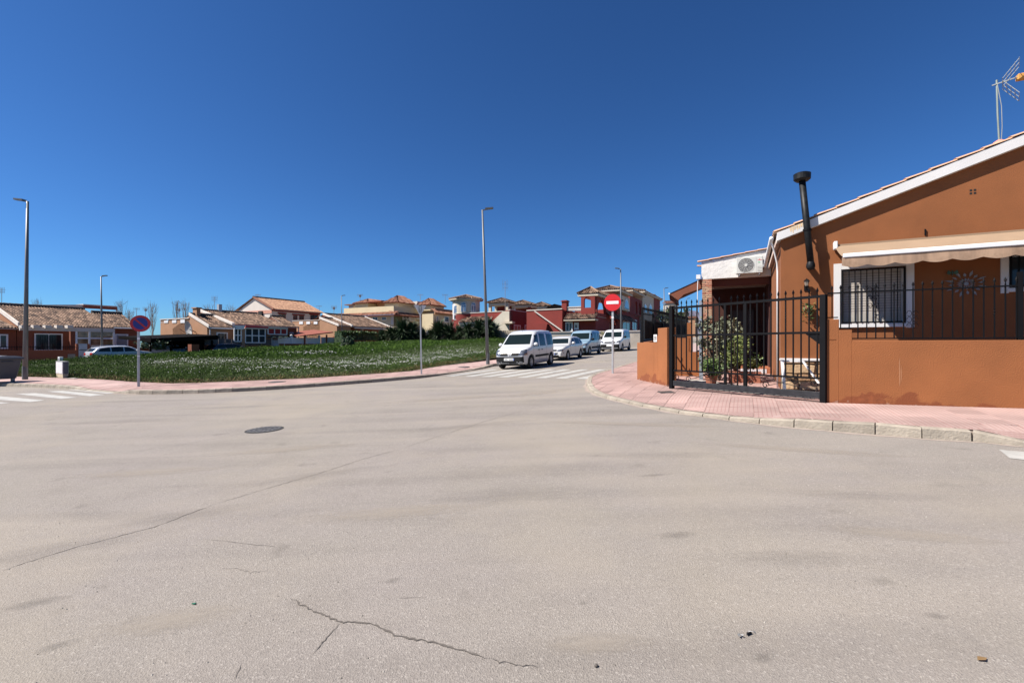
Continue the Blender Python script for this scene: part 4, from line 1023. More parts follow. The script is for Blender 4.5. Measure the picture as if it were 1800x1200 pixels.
# ---------------------------------------------------------------- plants inside the gate
def bush(name, label, px, Y, r, h, n, size, mat, z0=None, trunk=True, pot=None, cat='shrub', zoff=.0, flat=1.0):
    x, y = at(px, Y); gz_ = G(x, y)+.13+zoff if z0 is None else z0
    t = thing(name, label, cat, (x, y, gz_)); pz_ = 0
    if pot:
        MB().lathe([(0, 0), (pot*.75, 0), (pot, pot*1.4), (pot*1.08, pot*1.4), (pot*1.08, pot*1.6), (pot*.95, pot*1.6), (pot*.9, pot*1.45), (0, pot*1.45)], (0, 0, 0), 14).build('pot', M('clay_pot', (.26, .09, .05)), t); pz_ = pot*1.5
    if trunk:
        q = MB()
        for k in range(6):
            a = k*1.05; tip = Vector((r*.75*math.cos(a), r*.75*math.sin(a)*flat, pz_+h*random.uniform(.6, .95)))
            q.tube([(0, 0, pz_-.02), Vector((tip.x*.3, tip.y*.3, pz_+h*.3)), Vector((tip.x*.7, tip.y*.7, pz_+h*.6)), tip], [.03*h, .02*h, .014*h, .006], 5)
        q.build('stem', BARK, t)
    cl = [(random.gauss(0, r*.45), random.gauss(0, r*.45)*flat, pz_+h*random.uniform(.25, .95), random.uniform(.14, .32)*r) for _ in range(26)]
    def fn():
        c = random.choice(cl); return (c[0]+random.gauss(0, c[3]*.6), c[1]+random.gauss(0, c[3]*.6), max(pz_, c[2]+random.gauss(0, c[3]*.6)))
    leaves(n, fn, size, mat, 'foliage', t); return t
bush('olive_shrub', 'tall airy grey-green shrub behind the gate in front of the brick pillar', 1262, 12.9, .62, 1.75, 2000, .065, GLEAF)
bush('citrus_shrub', 'rounded yellow-green potted shrub behind the middle gate stiles', 1292, 12.4, .42, .95, 1500, .055, M('lime_leaf', (.07, .11, .022), rnd=.4, c2=(.16, .17, .05)), pot=.18)
bush('flower_pot', 'low leafy plant in a clay pot at the foot of the brick pillar', 1250, 12.0, .38, .42, 1000, .055, LEAF, pot=.15, trunk=False, cat='potted plant')
bush('flower_pot', 'green plant in a clay pot just right of the gate stiles', 1320, 13.1, .22, .5, 500, .05, LEAF, pot=.12, trunk=False, cat='potted plant')
# terracotta trough and hanging rack
tf = Frame(1281, 12.3, PHW); tr = tf.thing('clay_trough', 'long terracotta trough below the shrubs behind the gate', 'planter'); MB().box(0, .75, 0, .25, .13, .42).box(-.02, .77, -.02, .27, .38, .43).build('trough', M('clay_pot', (.26, .09, .05)), tr, bevel=.008)
# white handrail frame by the house corner
hf_ = Frame(0, 1, PHW, H.z0-.1, O=H.w(.05, -.45)); hr = hf_.thing('white_frame_stand', 'white painted metal frame leaning at the stone plinth behind the gate', 'frame')
MB().bar((0, 0, 0), (-.05, .1, pz+.1), .06).bar((-.05, .1, pz+.08), (.35, .1, pz+.08), .035).bar((.35, .1, pz+.08), (.62, -.1, .25), .035).build('frame', WFR, hr)
# ================================================================ vehicles
def car(name, label, loc, heading, L, W, H, belt, top, paint, lower=None, wheel_r=.31, axles=(-1.3, 1.3), taper=.12, cat='car', group=None, opt={}):
    """local +x is the front. top: silhouette from rear to front as (x, z)"""
    x, y = loc; e_ = .8; zc = G(x, y); hx, hy = math.cos(heading), math.sin(heading)
    root = thing(name, label, cat, (x, y, zc), 0, group)
    pf = (G(x+hx, y+hy)-G(x-hx, y-hy))/2; pr = (G(x-hy*.7, y+hx*.7)-G(x+hy*.7, y-hx*.7))/1.4
    m = Matrix.Rotation(heading, 4, 'Z') @ Matrix.Rotation(-math.atan(pf), 4, 'Y') @ Matrix.Rotation(math.atan(pr), 4, 'X')
    root.rotation_euler = m.to_euler()
    tx = [p[0] for p in top]; tz = [p[1] for p in top]
    def T(x): return float(np.interp(x, tx, tz))
    Lh = L/2; hwb = W/2
    def hw(x, z):
        e = max(0, (abs(x)-(Lh-.75))/.75); pl_ = 1-.17*e**2.3
        t = 1-.05*max(0, (belt-z)/belt)**2*1.5 if z < belt else 1-taper*((z-belt)/(H-belt))**1.15
        return hwb*pl_*t
    prof = [(0, .93), (.03, .975), (.1, 1), (.22, 1), (.36, 1.0), (.5, 1), (.62, 1), (.73, 1), (.82, .998), (.88, .99), (.93, .965), (.965, .92), (.985, .84), (.997, .65), (1.003, .35), (1.005, 0)]
    st = sorted(set([-Lh, -Lh+.015, -Lh+.05, -Lh+.12, -Lh+.22, -Lh+.34, Lh-.34, Lh-.22, Lh-.12, Lh-.05, Lh-.015, Lh]+[-Lh+.34+i*(L-.68)/26 for i in range(27)]+[p[0] for p in top if abs(p[0]) < Lh-.02]))
    V = []; F = []; n = len(prof)
    for i, xx in enumerate(st):
        zb = .20+.07*max(0, (abs(xx)-(Lh-.4))/.4); tz_ = T(xx)
        en = 1-.10*max(0, (abs(xx)-(Lh-.12))/.12)**2
        for s in (1, -1):
            for f, yf in prof:
                z = zb+(tz_-zb)*f
                if tz_ > belt+.2 and f > .9: yf = yf
                V.append((xx, s*hw(xx, z)*yf*en, z))
    for i in range(len(st)-1):
        for s in range(2):
            for k in range(n-1):
                a = i*2*n+s*n+k; b = a+2*n; F.append((a, b, b+1, a+1))
        a = i*2*n; b = a+2*n; F.append((a, a+n, b+n, b))
    for i in (0, len(st)-1): a = i*2*n; F.append(tuple(a+k for k in range(n))+tuple(a+n+k for k in range(n-1, -1, -1)))
    me = bpy.data.meshes.new('body'); me.from_pydata(V, [], F)
    bm = bmesh.new(); bm.from_mesh(me); bmesh.ops.remove_doubles(bm, verts=bm.verts, dist=.0005); bmesh.ops.recalc_face_normals(bm, faces=bm.faces)
    bvh = BVHTree.FromBMesh(bm)
    bm.to_mesh(me); bm.free()
    body = link('body', me)
    cut = MB()
    for ax in axles:
        for s in (1, -1): cut.cyl((ax, s*(W/2-.30), wheel_r), (ax, s*(W/2+.2), wheel_r), wheel_r+.055, n=24)
    co = cut.build('cutter', None); md = body.modifiers.new('b', 'BOOLEAN'); md.object = co; md.operation = 'DIFFERENCE'; md.solver = 'EXACT'
    dg = bpy.context.evaluated_depsgraph_get(); me2 = bpy.data.meshes.new_from_object(body.evaluated_get(dg))
    bpy.data.objects.remove(co); body.modifiers.clear(); body.data = me2; me2.name = 'body'
    me2.materials.clear(); me2.materials.append(paint); me2.polygons.foreach_set('use_smooth', [len(p.vertices) < 8 for p in me2.polygons])
    body.parent = root
    # a round silhouette needs hard edges at the arches
    me2.set_sharp_from_angle(angle=R(35))
    def patch(nm, q, axis, mat, off=.006, nx=8, ny=4, parent=None, **kw):
        """panel lying on the body: q = 4 corners in the projection plane of axis ('x+','x-','y+','y-','z')"""
        P = []
        sg = -1 if axis[-1] == '-' else 1
        for j in range(ny+1):
            for i in range(nx+1):
                u, v = i/nx, j/ny
                a = [q[0][c]*(1-u)*(1-v)+q[1][c]*u*(1-v)+q[2][c]*u*v+q[3][c]*(1-u)*v for c in (0, 1)]
                if axis[0] == 'x': o_ = Vector((sg*5, a[0], a[1])); d = Vector((-sg, 0, 0))
                elif axis[0] == 'y': o_ = Vector((a[0], sg*5, a[1])); d = Vector((0, -sg, 0))
                else: o_ = Vector((a[0], a[1], 5)); d = Vector((0, 0, -1))
                hit, nn, *_ = bvh.ray_cast(o_, d)
                if hit is None: hit = o_+d*(5-(Lh if axis[0] == 'x' else W/2)); nn = -d
                if nn.dot(d) > 0: nn = -nn
                P.append(hit+nn*off)
        n_ = nx+1; F_ = [(j*n_+i, j*n_+i+1, (j+1)*n_+i+1, (j+1)*n_+i) for j in range(ny) for i in range(nx)]
        mb = MB(); mb.add(P, F_, .5)
        # rim down to the body so that the panel has an edge
        return mb.build(nm, mat, parent or root, smooth=True, fix=True, **kw)
    GL = M('car_glass', (.008, .014, .014), var=.05, rough=.06, spec=.2); GLS = M('car_side_glass', (.014, .022, .022), var=.2, scale=3, rough=.06, spec=.3)
    BLK = M('black_plastic', (.009, .0095, .010), rough=.75, spec=.2); CHR = M('chrome', (.6, .6, .62), metal=.9, rough=.2)
    LAMP = M('headlamp_glass', (.20, .21, .23), var=.5, scale=14, rough=.1, metal=.6); RED = M('tail_lamp', (.35, .02, .02), rough=.15)
    TYRE = M('tyre_rubber', (.018, .018, .018), rough=.9); RIM = M('wheel_trim', (.34, .34, .35), rough=.35, metal=.5)
    PLT = M('plate_white', (.72, .72, .70), rough=.5)
    # wheels
    wm = rm = None
    for ax in axles:
        for s in (1, -1):
            if wm is None:
                r = wheel_r; q = MB(); q.lathe([(r*.62, -.09), (r*.93, -.095), (r, -.06), (r, .06), (r*.93, .095), (r*.62, .09), (r*.62, -.09)], (0, 0, 0), 24, 'y')
                o = q.build('wheel', TYRE, root, smooth=True); wm = o.data
                q = MB(); q.lathe([(0, .070), (.05, .070), (.06, .055), (r*.5, .045), (r*.58, .07), (r*.64, .075), (r*.64, -.07)], (0, 0, 0), 24, 'y')
                for k in range(7):
                    t = 2*math.pi*k/7; q.bar((.04*math.cos(t), .066, .04*math.sin(t)), (r*.58*math.cos(t), .066, r*.58*math.sin(t)), .045, .02, up=(0, 1, 0))
                o2 = q.build('rim', RIM, o, smooth=False); rm = o2.data
            else: o = link('wheel', wm, root); link('rim', rm, o)
            o.location = (ax, s*(W/2-.10), wheel_r); o.rotation_euler = (0, 0, 0 if s > 0 else math.pi)
    MB().box(-Lh+.3, Lh-.35, -W/2+.25, W/2-.25, .16, .22).build('underbody', BLK, root)
    # glazing
    (xa, za), (xb, zb) = opt['ws']     # windscreen foot and head (x, z)
    yw = hwb*.84; yt = hwb*(1-taper)*.84
    patch('windscreen', [(-yw, za+.03), (yw, za+.03), (yt, zb-.03), (-yt, zb-.03)], 'x+', GL, .008, 14, 8)
    for q in opt['sw']:
        for s in ('+', '-'): patch('side_window', q, 'y'+s, GLS, .007, 5, 5)
    if 'rw' in opt: r0, r1 = opt['rw']; patch('rear_window', [(-yt*.95, r0), (yt*.95, r0), (yt*.9, r1), (-yt*.9, r1)], 'x-', GL, .008, 10, 5)
    for s in (1, -1):
        if 'hl' in opt:
            h0, h1, yi, yo = opt['hl']; patch('headlight', [(s*yi, h0), (s*yo, h0+.03), (s*(yo-.02), h1), (s*(yi+.10), h1-.05)], 'x+', LAMP, .012, 6, 4)
        mx, mz = opt.get('mirror', (xa-.25, za+.13))
        mr = MB(); mr.lathe([(0, -.05), (.07, -.045), (.10, 0), (.09, .05), (0, .06)], (0, 0, 0), 12, 'x')
        ym = s*(hwb+.11); o = mr.build('door_mirror', opt.get('mirror_mat', paint), root, smooth=True, loc=(mx, ym, mz)); o.scale = (.9, 1.1, .95)
        MB().bar((0, 0, -.03), (0, -s*.15, -.05), .04).build('mirror_arm', BLK, o)
        for dx in opt.get('handles', []): patch('door_handle', [(dx, belt-.14), (dx+.16, belt-.14), (dx+.16, belt-.10), (dx, belt-.10)], 'y+' if s > 0 else 'y-', opt.get('handle_mat', paint), .02, 2, 1)
        for dx in opt.get('seams', []): patch('door_seam', [(dx, .34), (dx+.012, .34), (dx+.012, belt+.02), (dx, belt+.02)], 'y+' if s > 0 else 'y-', BLK, .002, 1, 8)
        if 'mould' in opt: a, b, c, d = opt['mould']; patch('side_moulding', [(a, c), (b, c), (b, d), (a, d)], 'y+' if s > 0 else 'y-', BLK, .012, 8, 1)
        if 'tail' in opt: t0, t1, w0 = opt['tail']; patch('tail_light', [(s*(hwb*.82-w0), t0), (s*hwb*.84, t0+.02), (s*hwb*.82, t1), (s*(hwb*.82-w0), t1-.03)], 'x-', RED, .012, 5, 3)
    yb = hwb*.82
    if lower: patch('bumper', [(-yb-.02, lower[0]), (yb+.02, lower[0]), (yb+.02, lower[1]), (-yb-.02, lower[1])], 'x+', BLK, .022, 18, 4)
    for q in opt.get('grille', []): patch('grille', q, 'x+', BLK, .010, 6, 3)
    for nm, q, mt in opt.get('front', []): patch(nm, q, 'x+', {'b': BLK, 'c': CHR, 'p': paint, 'l': LAMP}[mt], .030, 4, 2)
    p0 = opt.get('plate', .45)
    if p0: patch('number_plate', [(-.26, p0), (.26, p0), (.26, p0+.11), (-.26, p0+.11)], 'x+', PLT, .036, 3, 1)
    if p0 and opt.get('chars'):
        for i_ in (0, 1, 2, 3, 5, 6, 7): patch('plate_character', [(.20-i_*.055, p0+.03), (.165-i_*.055, p0+.03), (.165-i_*.055, p0+.08), (.20-i_*.055, p0+.08)], 'x+', M('plate_grey', (.16, .16, .17)), .040, 1, 1)
        patch('plate_strip', [(.225, p0+.005), (.26, p0+.005), (.26, p0+.105), (.225, p0+.105)], 'x+', SBL0, .040, 1, 1)
    if 'rplate' in opt: patch('rear_plate', [(-.26, opt['rplate']), (.26, opt['rplate']), (.26, opt['rplate']+.11), (-.26, opt['rplate']+.11)], 'x-', opt.get('rplate_mat', PLT), .03, 3, 1)
    if opt.get('logo'): 
        lz = opt['logo']; hit, *_ = bvh.ray_cast(Vector((5, 0, lz)), Vector((-1, 0, 0)))
        if hit: opt['logo_fn'](hit.x+.03, lz).build('badge', CHR, root)
    if opt.get('aerial'): ax_ = opt['aerial']; MB().bar((ax_, 0, T(ax_)-.02), (ax_-.10, 0, T(ax_)+.22), .008).build('aerial', BLK, root)
    if opt.get('rails'):
        for s in (1, -1): MB().tube([(opt['rails'][0], s*hwb*.80, T(opt['rails'][0])-.0), (opt['rails'][0]+.15, s*hwb*.80, H+.03), (opt['rails'][1]-.15, s*hwb*.80, H+.03), (opt['rails'][1], s*hwb*.80, T(opt['rails'][1]))], .014, 6).build('roof_rail', CHR, root)
    return root
SBL0 = M('plate_blue', (.03, .08, .35), rough=.5)
def paint_mat(name, c, rough=.22): 
    m = M(name, c, var=.02, rough=rough); m.node_tree.nodes['Principled BSDF'].inputs['Coat Weight'].default_value = .5; return m
CW = paint_mat('white_paint', (.50, .51, .52)); CW2 = paint_mat('pale_white_paint', (.47, .47, .455)); CB = paint_mat('light_blue_paint', (.20, .29, .36)); CS = paint_mat('silver_paint', (.38, .40, .44)); CK = paint_mat('dark_blue_paint', (.012, .014, .022))
def diamond(x, z):
    q = MB(); o_ = [(0, .075), (.05, 0), (0, -.075), (-.05, 0)]; i_ = [(0, .035), (.022, 0), (0, -.035), (-.022, 0)]
    for k in range(4): a, b = o_[k], o_[(k+1) % 4]; c, d = i_[(k+1) % 4], i_[k]; q.prism([(x, a[0], z+a[1]), (x, b[0], z+b[1]), (x, c[0], z+c[1]), (x, d[0], z+d[1])], (.012, 0, 0))
    return q
def esse(x, z): return MB().prism([(x, -.06, z-.05), (x, .06, z-.05), (x, .07, z+.05), (x, -.07, z+.05)], (.012, 0, 0))
def chev(x, z):
    q = MB()
    for dz in (0, .05): q.prism([(x, -.06, z+dz-.03), (x, 0, z+dz+.015), (x, .06, z+dz-.03), (x, .06, z+dz-.01), (x, 0, z+dz+.035), (x, -.06, z+dz-.01)], (.012, 0, 0))
    return q
def ring_badge(x, z): q = MB(); q.lathe([(.045, 0), (.06, 0), (.06, .01), (.045, .01), (.045, 0)], (x, 0, z), 14, 'x'); q.prism([(x, -.03, z+.03), (x, -.015, z-.03), (x, 0, z+.0), (x, .015, z-.03), (x, .03, z+.03), (x, .014, z-.045), (x, -.014, z-.045)], (.01, 0, 0)); return q
# the cars stand along the side street, noses towards the camera
hd = math.atan2(-math.cos(R(26)), -math.sin(R(26)))
van_top = [(-2.02, .6), (-2.015, 1.0), (-1.97, 1.5), (-1.90, 1.68), (-1.80, 1.755), (-1.5, 1.81), (-.9, 1.835), (0, 1.83), (.30, 1.80), (.52, 1.72), (.72, 1.58), (1.22, 1.12), (1.30, 1.075), (1.6, 1.0), (1.80, .92), (1.93, .80), (1.99, .66), (2.02, .45)]
G4 = 'cars parked along the side street'
def put(t_px, Y, L): x, y = at(t_px, Y); return (x+math.sin(R(26))*L/2, y+math.cos(R(26))*L/2)
car('parked_van', 'white people-carrier van parked nearest the crossing, with twin grille slots and black bumper', put(896, 21.6, 4.0), hd, 4.04, 1.68, 1.83, .98, van_top, CW, (.33, .60), .32, (-1.32, 1.28), .13, 'van', G4,
    dict(ws=((1.22, 1.12), (.62, 1.66)), sw=[[(1.05, 1.02), (.36, 1.02), (.36, 1.62), (.66, 1.58)], [(.20, 1.04), (-.55, 1.04), (-.50, 1.64), (.18, 1.66)], [(-.78, 1.05), (-1.75, 1.05), (-1.62, 1.60), (-.76, 1.64)]], hl=(.64, .93, .46, .80), grille=[[(.08, .635), (.47, .635), (.52, .765), (.11, .765)], [(-.08, .635), (-.47, .635), (-.52, .765), (-.11, .765)]],
    front=[('bumper_slot', [(-.48, .245), (.48, .245), (.48, .33), (-.48, .33)], 'b'), ('chrome_strip', [(-.55, .29), (.55, .29), (.55, .305), (-.55, .305)], 'p'), ('fog_lamp', [(.52, .27), (.66, .27), (.66, .38), (.52, .38)], 'l'), ('fog_lamp', [(-.66, .27), (-.52, .27), (-.52, .38), (-.66, .38)], 'l'), ('bumper_stay', [(.40, .24), (.43, .24), (.43, .36), (.40, .36)], 'p'), ('bumper_stay', [(-.43, .24), (-.40, .24), (-.40, .36), (-.43, .36)], 'p')],
    plate=.42, chars=True, logo=.70, logo_fn=diamond, aerial=.45, mirror=(.98, 1.14), mould=(-.95, .82, .52, .62), handles=[.32, -.10], handle_mat=M('black_plastic', (.009, .0095, .010), rough=.75, spec=.2), seams=[1.02, .28, -.66], rw=(1.05, 1.6), tail=(.8, 1.3, .12)))

hatch_top = [(-2.05, .6), (-2.04, .86), (-2.0, .93), (-1.86, 1.0), (-1.75, 1.12), (-1.45, 1.33), (-1.1, 1.41), (-.5, 1.44), (.0, 1.42), (.28, 1.35), (1.02, .96), (1.10, .93), (1.6, .87), (1.88, .78), (2.0, .68), (2.05, .45)]
car('parked_hatchback', 'white five-door hatchback with round grille badge parked behind the people-carrier van', put(969, 27.4, 4.1), hd, 4.12, 1.66, 1.44, .90, hatch_top, CW2, None, .29, (-1.22, 1.28), .22, 'car', G4,
    dict(ws=((1.0, .97), (.34, 1.32)), sw=[[(.72, .93), (-.12, .93), (-.10, 1.30), (.22, 1.29)], [(-.22, .93), (-1.02, .93), (-.98, 1.28), (-.22, 1.31)], [(-1.12, .95), (-1.55, .95), (-1.40, 1.16), (-1.12, 1.25)]], hl=(.56, .70, .36, .74), grille=[[(.08, .585), (.34, .585), (.34, .665), (.10, .665)], [(-.08, .585), (-.34, .585), (-.34, .665), (-.10, .665)]],
    front=[('bumper_strip', [(-.74, .43), (.74, .43), (.74, .475), (-.74, .475)], 'b'), ('air_intake', [(-.5, .25), (.5, .25), (.5, .34), (-.5, .34)], 'b')], plate=.36, chars=True, logo=.63, logo_fn=esse, mirror=(.62, 1.0), handles=[-.02, -.9], seams=[.80, -.17, -1.08], rw=(1.0, 1.3)))
ber_top = [(-2.05, .6), (-2.045, 1.0), (-2.0, 1.5), (-1.9, 1.70), (-1.7, 1.77), (-.9, 1.80), (0, 1.80), (.35, 1.76), (.55, 1.66), (1.15, 1.13), (1.24, 1.08), (1.6, 1.0), (1.85, .88), (1.98, .70), (2.05, .45)]
car('parked_van', 'light blue van with black front bumper parked third in the row', put(1012, 32.6, 4.1), hd, 4.11, 1.70, 1.80, .98, ber_top, CB, (.26, .56), .31, (-1.32, 1.32), .11, 'van', G4,
    dict(ws=((1.15, 1.13), (.60, 1.62)), sw=[[(1.0, 1.02), (.32, 1.02), (.32, 1.60), (.62, 1.56)], [(.18, 1.04), (-.60, 1.04), (-.58, 1.60), (.16, 1.62)], [(-.76, 1.05), (-1.78, 1.05), (-1.70, 1.56), (-.75, 1.60)]], hl=(.68, .88, .44, .80), grille=[[(-.28, .64), (.28, .64), (.26, .73), (-.26, .73)]], plate=.33, logo=.80, logo_fn=chev, aerial=.35, mirror=(.90, 1.14), mirror_mat=M('black_plastic', (.02, .02, .02)), mould=(-.95, .85, .48, .60), handles=[.24, -.5], seams=[.98, .24, -.68], rw=(1.05, 1.55), tail=(.8, 1.3, .1)))
cad_top = [(-2.2, .6), (-2.195, 1.0), (-2.15, 1.5), (-2.05, 1.70), (-1.85, 1.78), (-.9, 1.82), (0, 1.82), (.35, 1.78), (.58, 1.66), (1.22, 1.14), (1.32, 1.10), (1.7, 1.02), (1.98, .90), (2.12, .74), (2.2, .45)]
car('parked_van', 'white van with dark grille and black bumper parked furthest up the side street', put(1072, 37.5, 4.4), hd, 4.40, 1.78, 1.82, 1.02, cad_top, CW, (.26, .60), .32, (-1.38, 1.34), .10, 'van', G4,
    dict(ws=((1.22, 1.14), (.64, 1.62)), sw=[[(1.05, 1.05), (.30, 1.05), (.30, 1.60), (.64, 1.56)], [(.14, 1.07), (-.75, 1.07), (-.75, 1.62), (.12, 1.62)], [(-.90, 1.08), (-1.92, 1.08), (-1.85, 1.56), (-.90, 1.60)]], hl=(.72, .90, .50, .82), grille=[[(-.46, .70), (.46, .70), (.44, .80), (-.44, .80)]], plate=.45, logo=.76, logo_fn=ring_badge, mirror=(.92, 1.16), mirror_mat=M('black_plastic', (.02, .02, .02)), handles=[.22, -.7], seams=[1.0, .20, -.84], rw=(1.1, 1.55), tail=(.8, 1.3, .1)))
est_top = [(-2.4, .6), (-2.39, .88), (-2.34, .98), (-2.2, 1.08), (-2.05, 1.25), (-1.85, 1.38), (-1.3, 1.46), (-.5, 1.49), (.1, 1.46), (.5, 1.36), (1.15, 1.0), (1.25, .97), (1.8, .88), (2.15, .76), (2.35, .62), (2.4, .45)]
LY_ = 41.5
car('parked_estate_car', 'silver white estate car parked in front of the rust-coloured wall beyond the weeds', (at(214, LY_)[0], LY_), math.atan2(math.cos(R(27)), math.sin(R(27))), 4.8, 1.82, 1.49, .92, est_top, CS, None, .33, (-1.38, 1.38), .2, 'car', None,
    dict(ws=((1.15, 1.0), (.52, 1.34)), sw=[[(.85, .95), (-.10, .95), (-.10, 1.36), (.28, 1.33)], [(-.20, .95), (-1.05, .95), (-1.05, 1.36), (-.20, 1.38)], [(-1.15, .98), (-2.0, 1.02), (-1.80, 1.26), (-1.15, 1.36)]], hl=(.6, .74, .5, .82), mirror=(.75, 1.02), handles=[0, -.95], seams=[.9, -.15, -1.1], rw=(1.03, 1.28), tail=(.72, .93, .35), rplate=.55, rails=(-1.9, .1)))
car('parked_estate_car', 'dark blue estate car with bright rear lights parked before the grey-screened wall', (at(405, 50)[0], 50), math.atan2(math.cos(R(27)), math.sin(R(27))), 4.6, 1.78, 1.46, .92, [(p[0]*.958, p[1]*.985) for p in est_top], CK, None, .32, (-1.33, 1.33), .2, 'car', None,
    dict(ws=((1.1, 1.0), (.5, 1.32)), sw=[[(.8, .95), (-.10, .95), (-.10, 1.34), (.27, 1.3)], [(-.20, .95), (-1.0, .95), (-1.0, 1.34), (-.20, 1.36)], [(-1.1, .98), (-1.9, 1.02), (-1.70, 1.24), (-1.1, 1.33)]], mirror=(.7, 1.02), rw=(1.02, 1.26), tail=(.70, .95, .3), rplate=.52, rplate_mat=M('yellow_plate', (.65, .50, .04))))
car('parked_hatchback', 'grey car standing in the dark carport behind the orange pillar', (at(302, 46.5)[0], 46.5), math.atan2(-.35, 1), 4.12, 1.66, 1.44, .90, hatch_top, CS, None, .29, (-1.22, 1.28), .22, 'car', None,
    dict(ws=((1.0, .97), (.34, 1.32)), sw=[[(.72, .93), (-.12, .93), (-.10, 1.30), (.22, 1.29)], [(-.22, .93), (-1.02, .93), (-.98, 1.28), (-.22, 1.31)]], hl=(.56, .70, .36, .74), rw=(1.0, 1.3)))

# ================================================================ street furniture
def sgn_post(name, label, px, py, pytop, w, hpole=None):
    x, y = gp(px, py, .12); z = G(x, y)+.12
    return x, y, z, zz(pytop, y)-z
RED_ = M('sign_red', (.55, .015, .018), var=.04, rough=.4); SWH = M('sign_white', (.80, .80, .82), var=.03, rough=.4); SBL = M('sign_blue', (.015, .025, .20), var=.04, rough=.4); SRD2 = M('faded_red', (.42, .02, .03), rough=.45)
def round_sign(name, label, px, py, pytop, yaw, kind, lean=0, off=0):
    x, y, z, h = sgn_post(name, label, px, py, pytop, 0)
    t = thing(name, label, 'road sign', (x, y, z), yaw); r = .30 if kind == 'entry' else .295
    MB().box(-.035, .035, -.02, .04, -.1, h-.06).build('post', GALV, t, bevel=.004)
    MB().box(-.036, .036, -.022, .042, h-.86, h-.80).box(-.036, .036, -.022, .042, h*.42, h*.42+.03).build('clamp_band', SWH, t)
    zc = h-r; mt = RED_ if kind == 'entry' else SRD2
    MB().lathe([(0, -.045), (r, -.045), (r, -.030), (0, -.030)], (off, 0, zc), 40, 'y').build('disc', mt, t)
    MB().lathe([(0, -.029), (r-.01, -.029)], (off, 0, zc), 32, 'y').build('disc_back', DGALV, t)
    if kind == 'entry': MB().prism([(off-.215, -.046, zc-.052), (off+.215, -.046, zc-.052), (off+.215, -.046, zc+.052), (off-.215, -.046, zc+.052)], (0, -.002, 0)).build('bar', SWH, t)
    else:
        q = MB(); rr = r*.72; n = 30
        for s in (1, -1):     # the two halves left and right of the slash
            w_ = .028; a0 = math.asin(w_/rr); pts = [(rr*math.cos(a), rr*math.sin(a)) for a in [a0+(math.pi-2*a0)*k/n for k in range(n+1)]]
            rot = R(-45)+(0 if s > 0 else math.pi)
            q.prism([(off+(u*math.cos(rot)-v*math.sin(rot)), -.046, zc+(u*math.sin(rot)+v*math.cos(rot))) for u, v in pts], (0, -.002, 0))
        q.build('blue_field', SBL, t)
    return t
round_sign('no_entry_sign', 'red round no-entry sign with white bar on the pink corner pavement', 1077, 656, 517, R(-24), 'entry')
round_sign('no_parking_sign', 'blue and red round no-parking sign on the pavement in front of the weeds', 243.5, 679, 554, R(28), 'park', off=.06)
x, y, z, h = sgn_post('', '', 741, 657, 536, 0)
t = thing('yield_sign', 'grey back of a triangular give-way sign on its post at the kerb bend', 'road sign', (x, y, z), R(0))
MB().bar((0, 0, -.1), (-.055, 0, h-.05), .075, .05).build('post', GALV, t)
s_ = .56; a = R(38)
tri = [(-s_/2, h-.0), (s_/2, h-.0), (s_*.04, h-.42), (-s_*.04, h-.42)]
MB().prism([(-.06+u*math.cos(a), .035+u*math.sin(a), v) for u, v in tri], (-.015*math.sin(a), .015*math.cos(a), 0)).build('plate', M('sign_back_white', (.68, .69, .68), rough=.6), t)
MB().prism([(-.10, -.03, h-.30), (.0, -.03, h-.30), (.0, -.03, h+.0), (-.10, -.03, h+.0)], (0, .02, 0)).build('fixing_plate', M('dark_bracket', (.08, .085, .08), rough=.6), t)

LBAND = M('lamp_grey', (.13, .135, .14), var=.12, scale=2, rough=.5, metal=.3)
def lamp(label, px, py, pxt, pyt, r0=.085, side=-1, Y=None, yaw=0.):
    if Y is None: x, y = gp(px, py, .12); z = G(x, y)+.12
    else: x, y = at(px, Y); z = G(x, y)+.1
    h = zz(pyt, y)-z; dx = (pxt-px)/807*y
    t = thing('street_lamp', label, 'street lamp', (x, y, z), 0, 'street lamps')
    MB().tube([(0, 0, 0), (dx*.5, 0, h*.5), (dx, 0, h)], [r0*1.15, r0*.85, r0*.55], 14).build('pole', LBAND, t, smooth=True)
    MB().cyl((0, 0, -.1), (0, 0, .6), r0*1.2, n=14).build('base_sleeve', LBAND, t)
    c, s = math.cos(yaw), math.sin(yaw)
    MB().bar((dx, 0, h-.02), (dx+side*.25*c, s*.25, h+.03), .05).build('arm', LBAND, t)
    q = MB(); a = side
    q.prism([(dx+a*.15, -.11, h+.02), (dx+a*.55, -.10, h+.06), (dx+a*.58, 0, h+.06), (dx+a*.55, .10, h+.06), (dx+a*.15, .11, h+.02)], (0, 0, .07)); q.build('lamp_head', LBAND, t)
    return t
lamp('tall grey street lamp beside the rubbish container on the left pavement', 44, 667, 48.5, 354, .084)
lamp('tall street lamp leaning slightly, at the crossing beside the white people-carrier van', 857.5, 640, 848, 369, .082, 1)
lamp('slim street lamp behind the silver estate car, before the tiled house', 180, 625, 177.5, 486, .085, 1, Y=43)
lamp('slim street lamp at the far edge of the lot, beside the white panel gate', 602, 600, 600, 520, .08, 1, Y=66)
lamp('street lamp rising behind the furthest white van', 1092, 590, 1091, 473, .09, -1, Y=45)
lamp('distant street lamp seen above the screened fence', 1169.5, 580, 1167, 507, .08, 1, Y=60)
lamp('most distant street lamp, seen through the gate spears', 1209, 590, 1207, 525, .08, 1, Y=78)

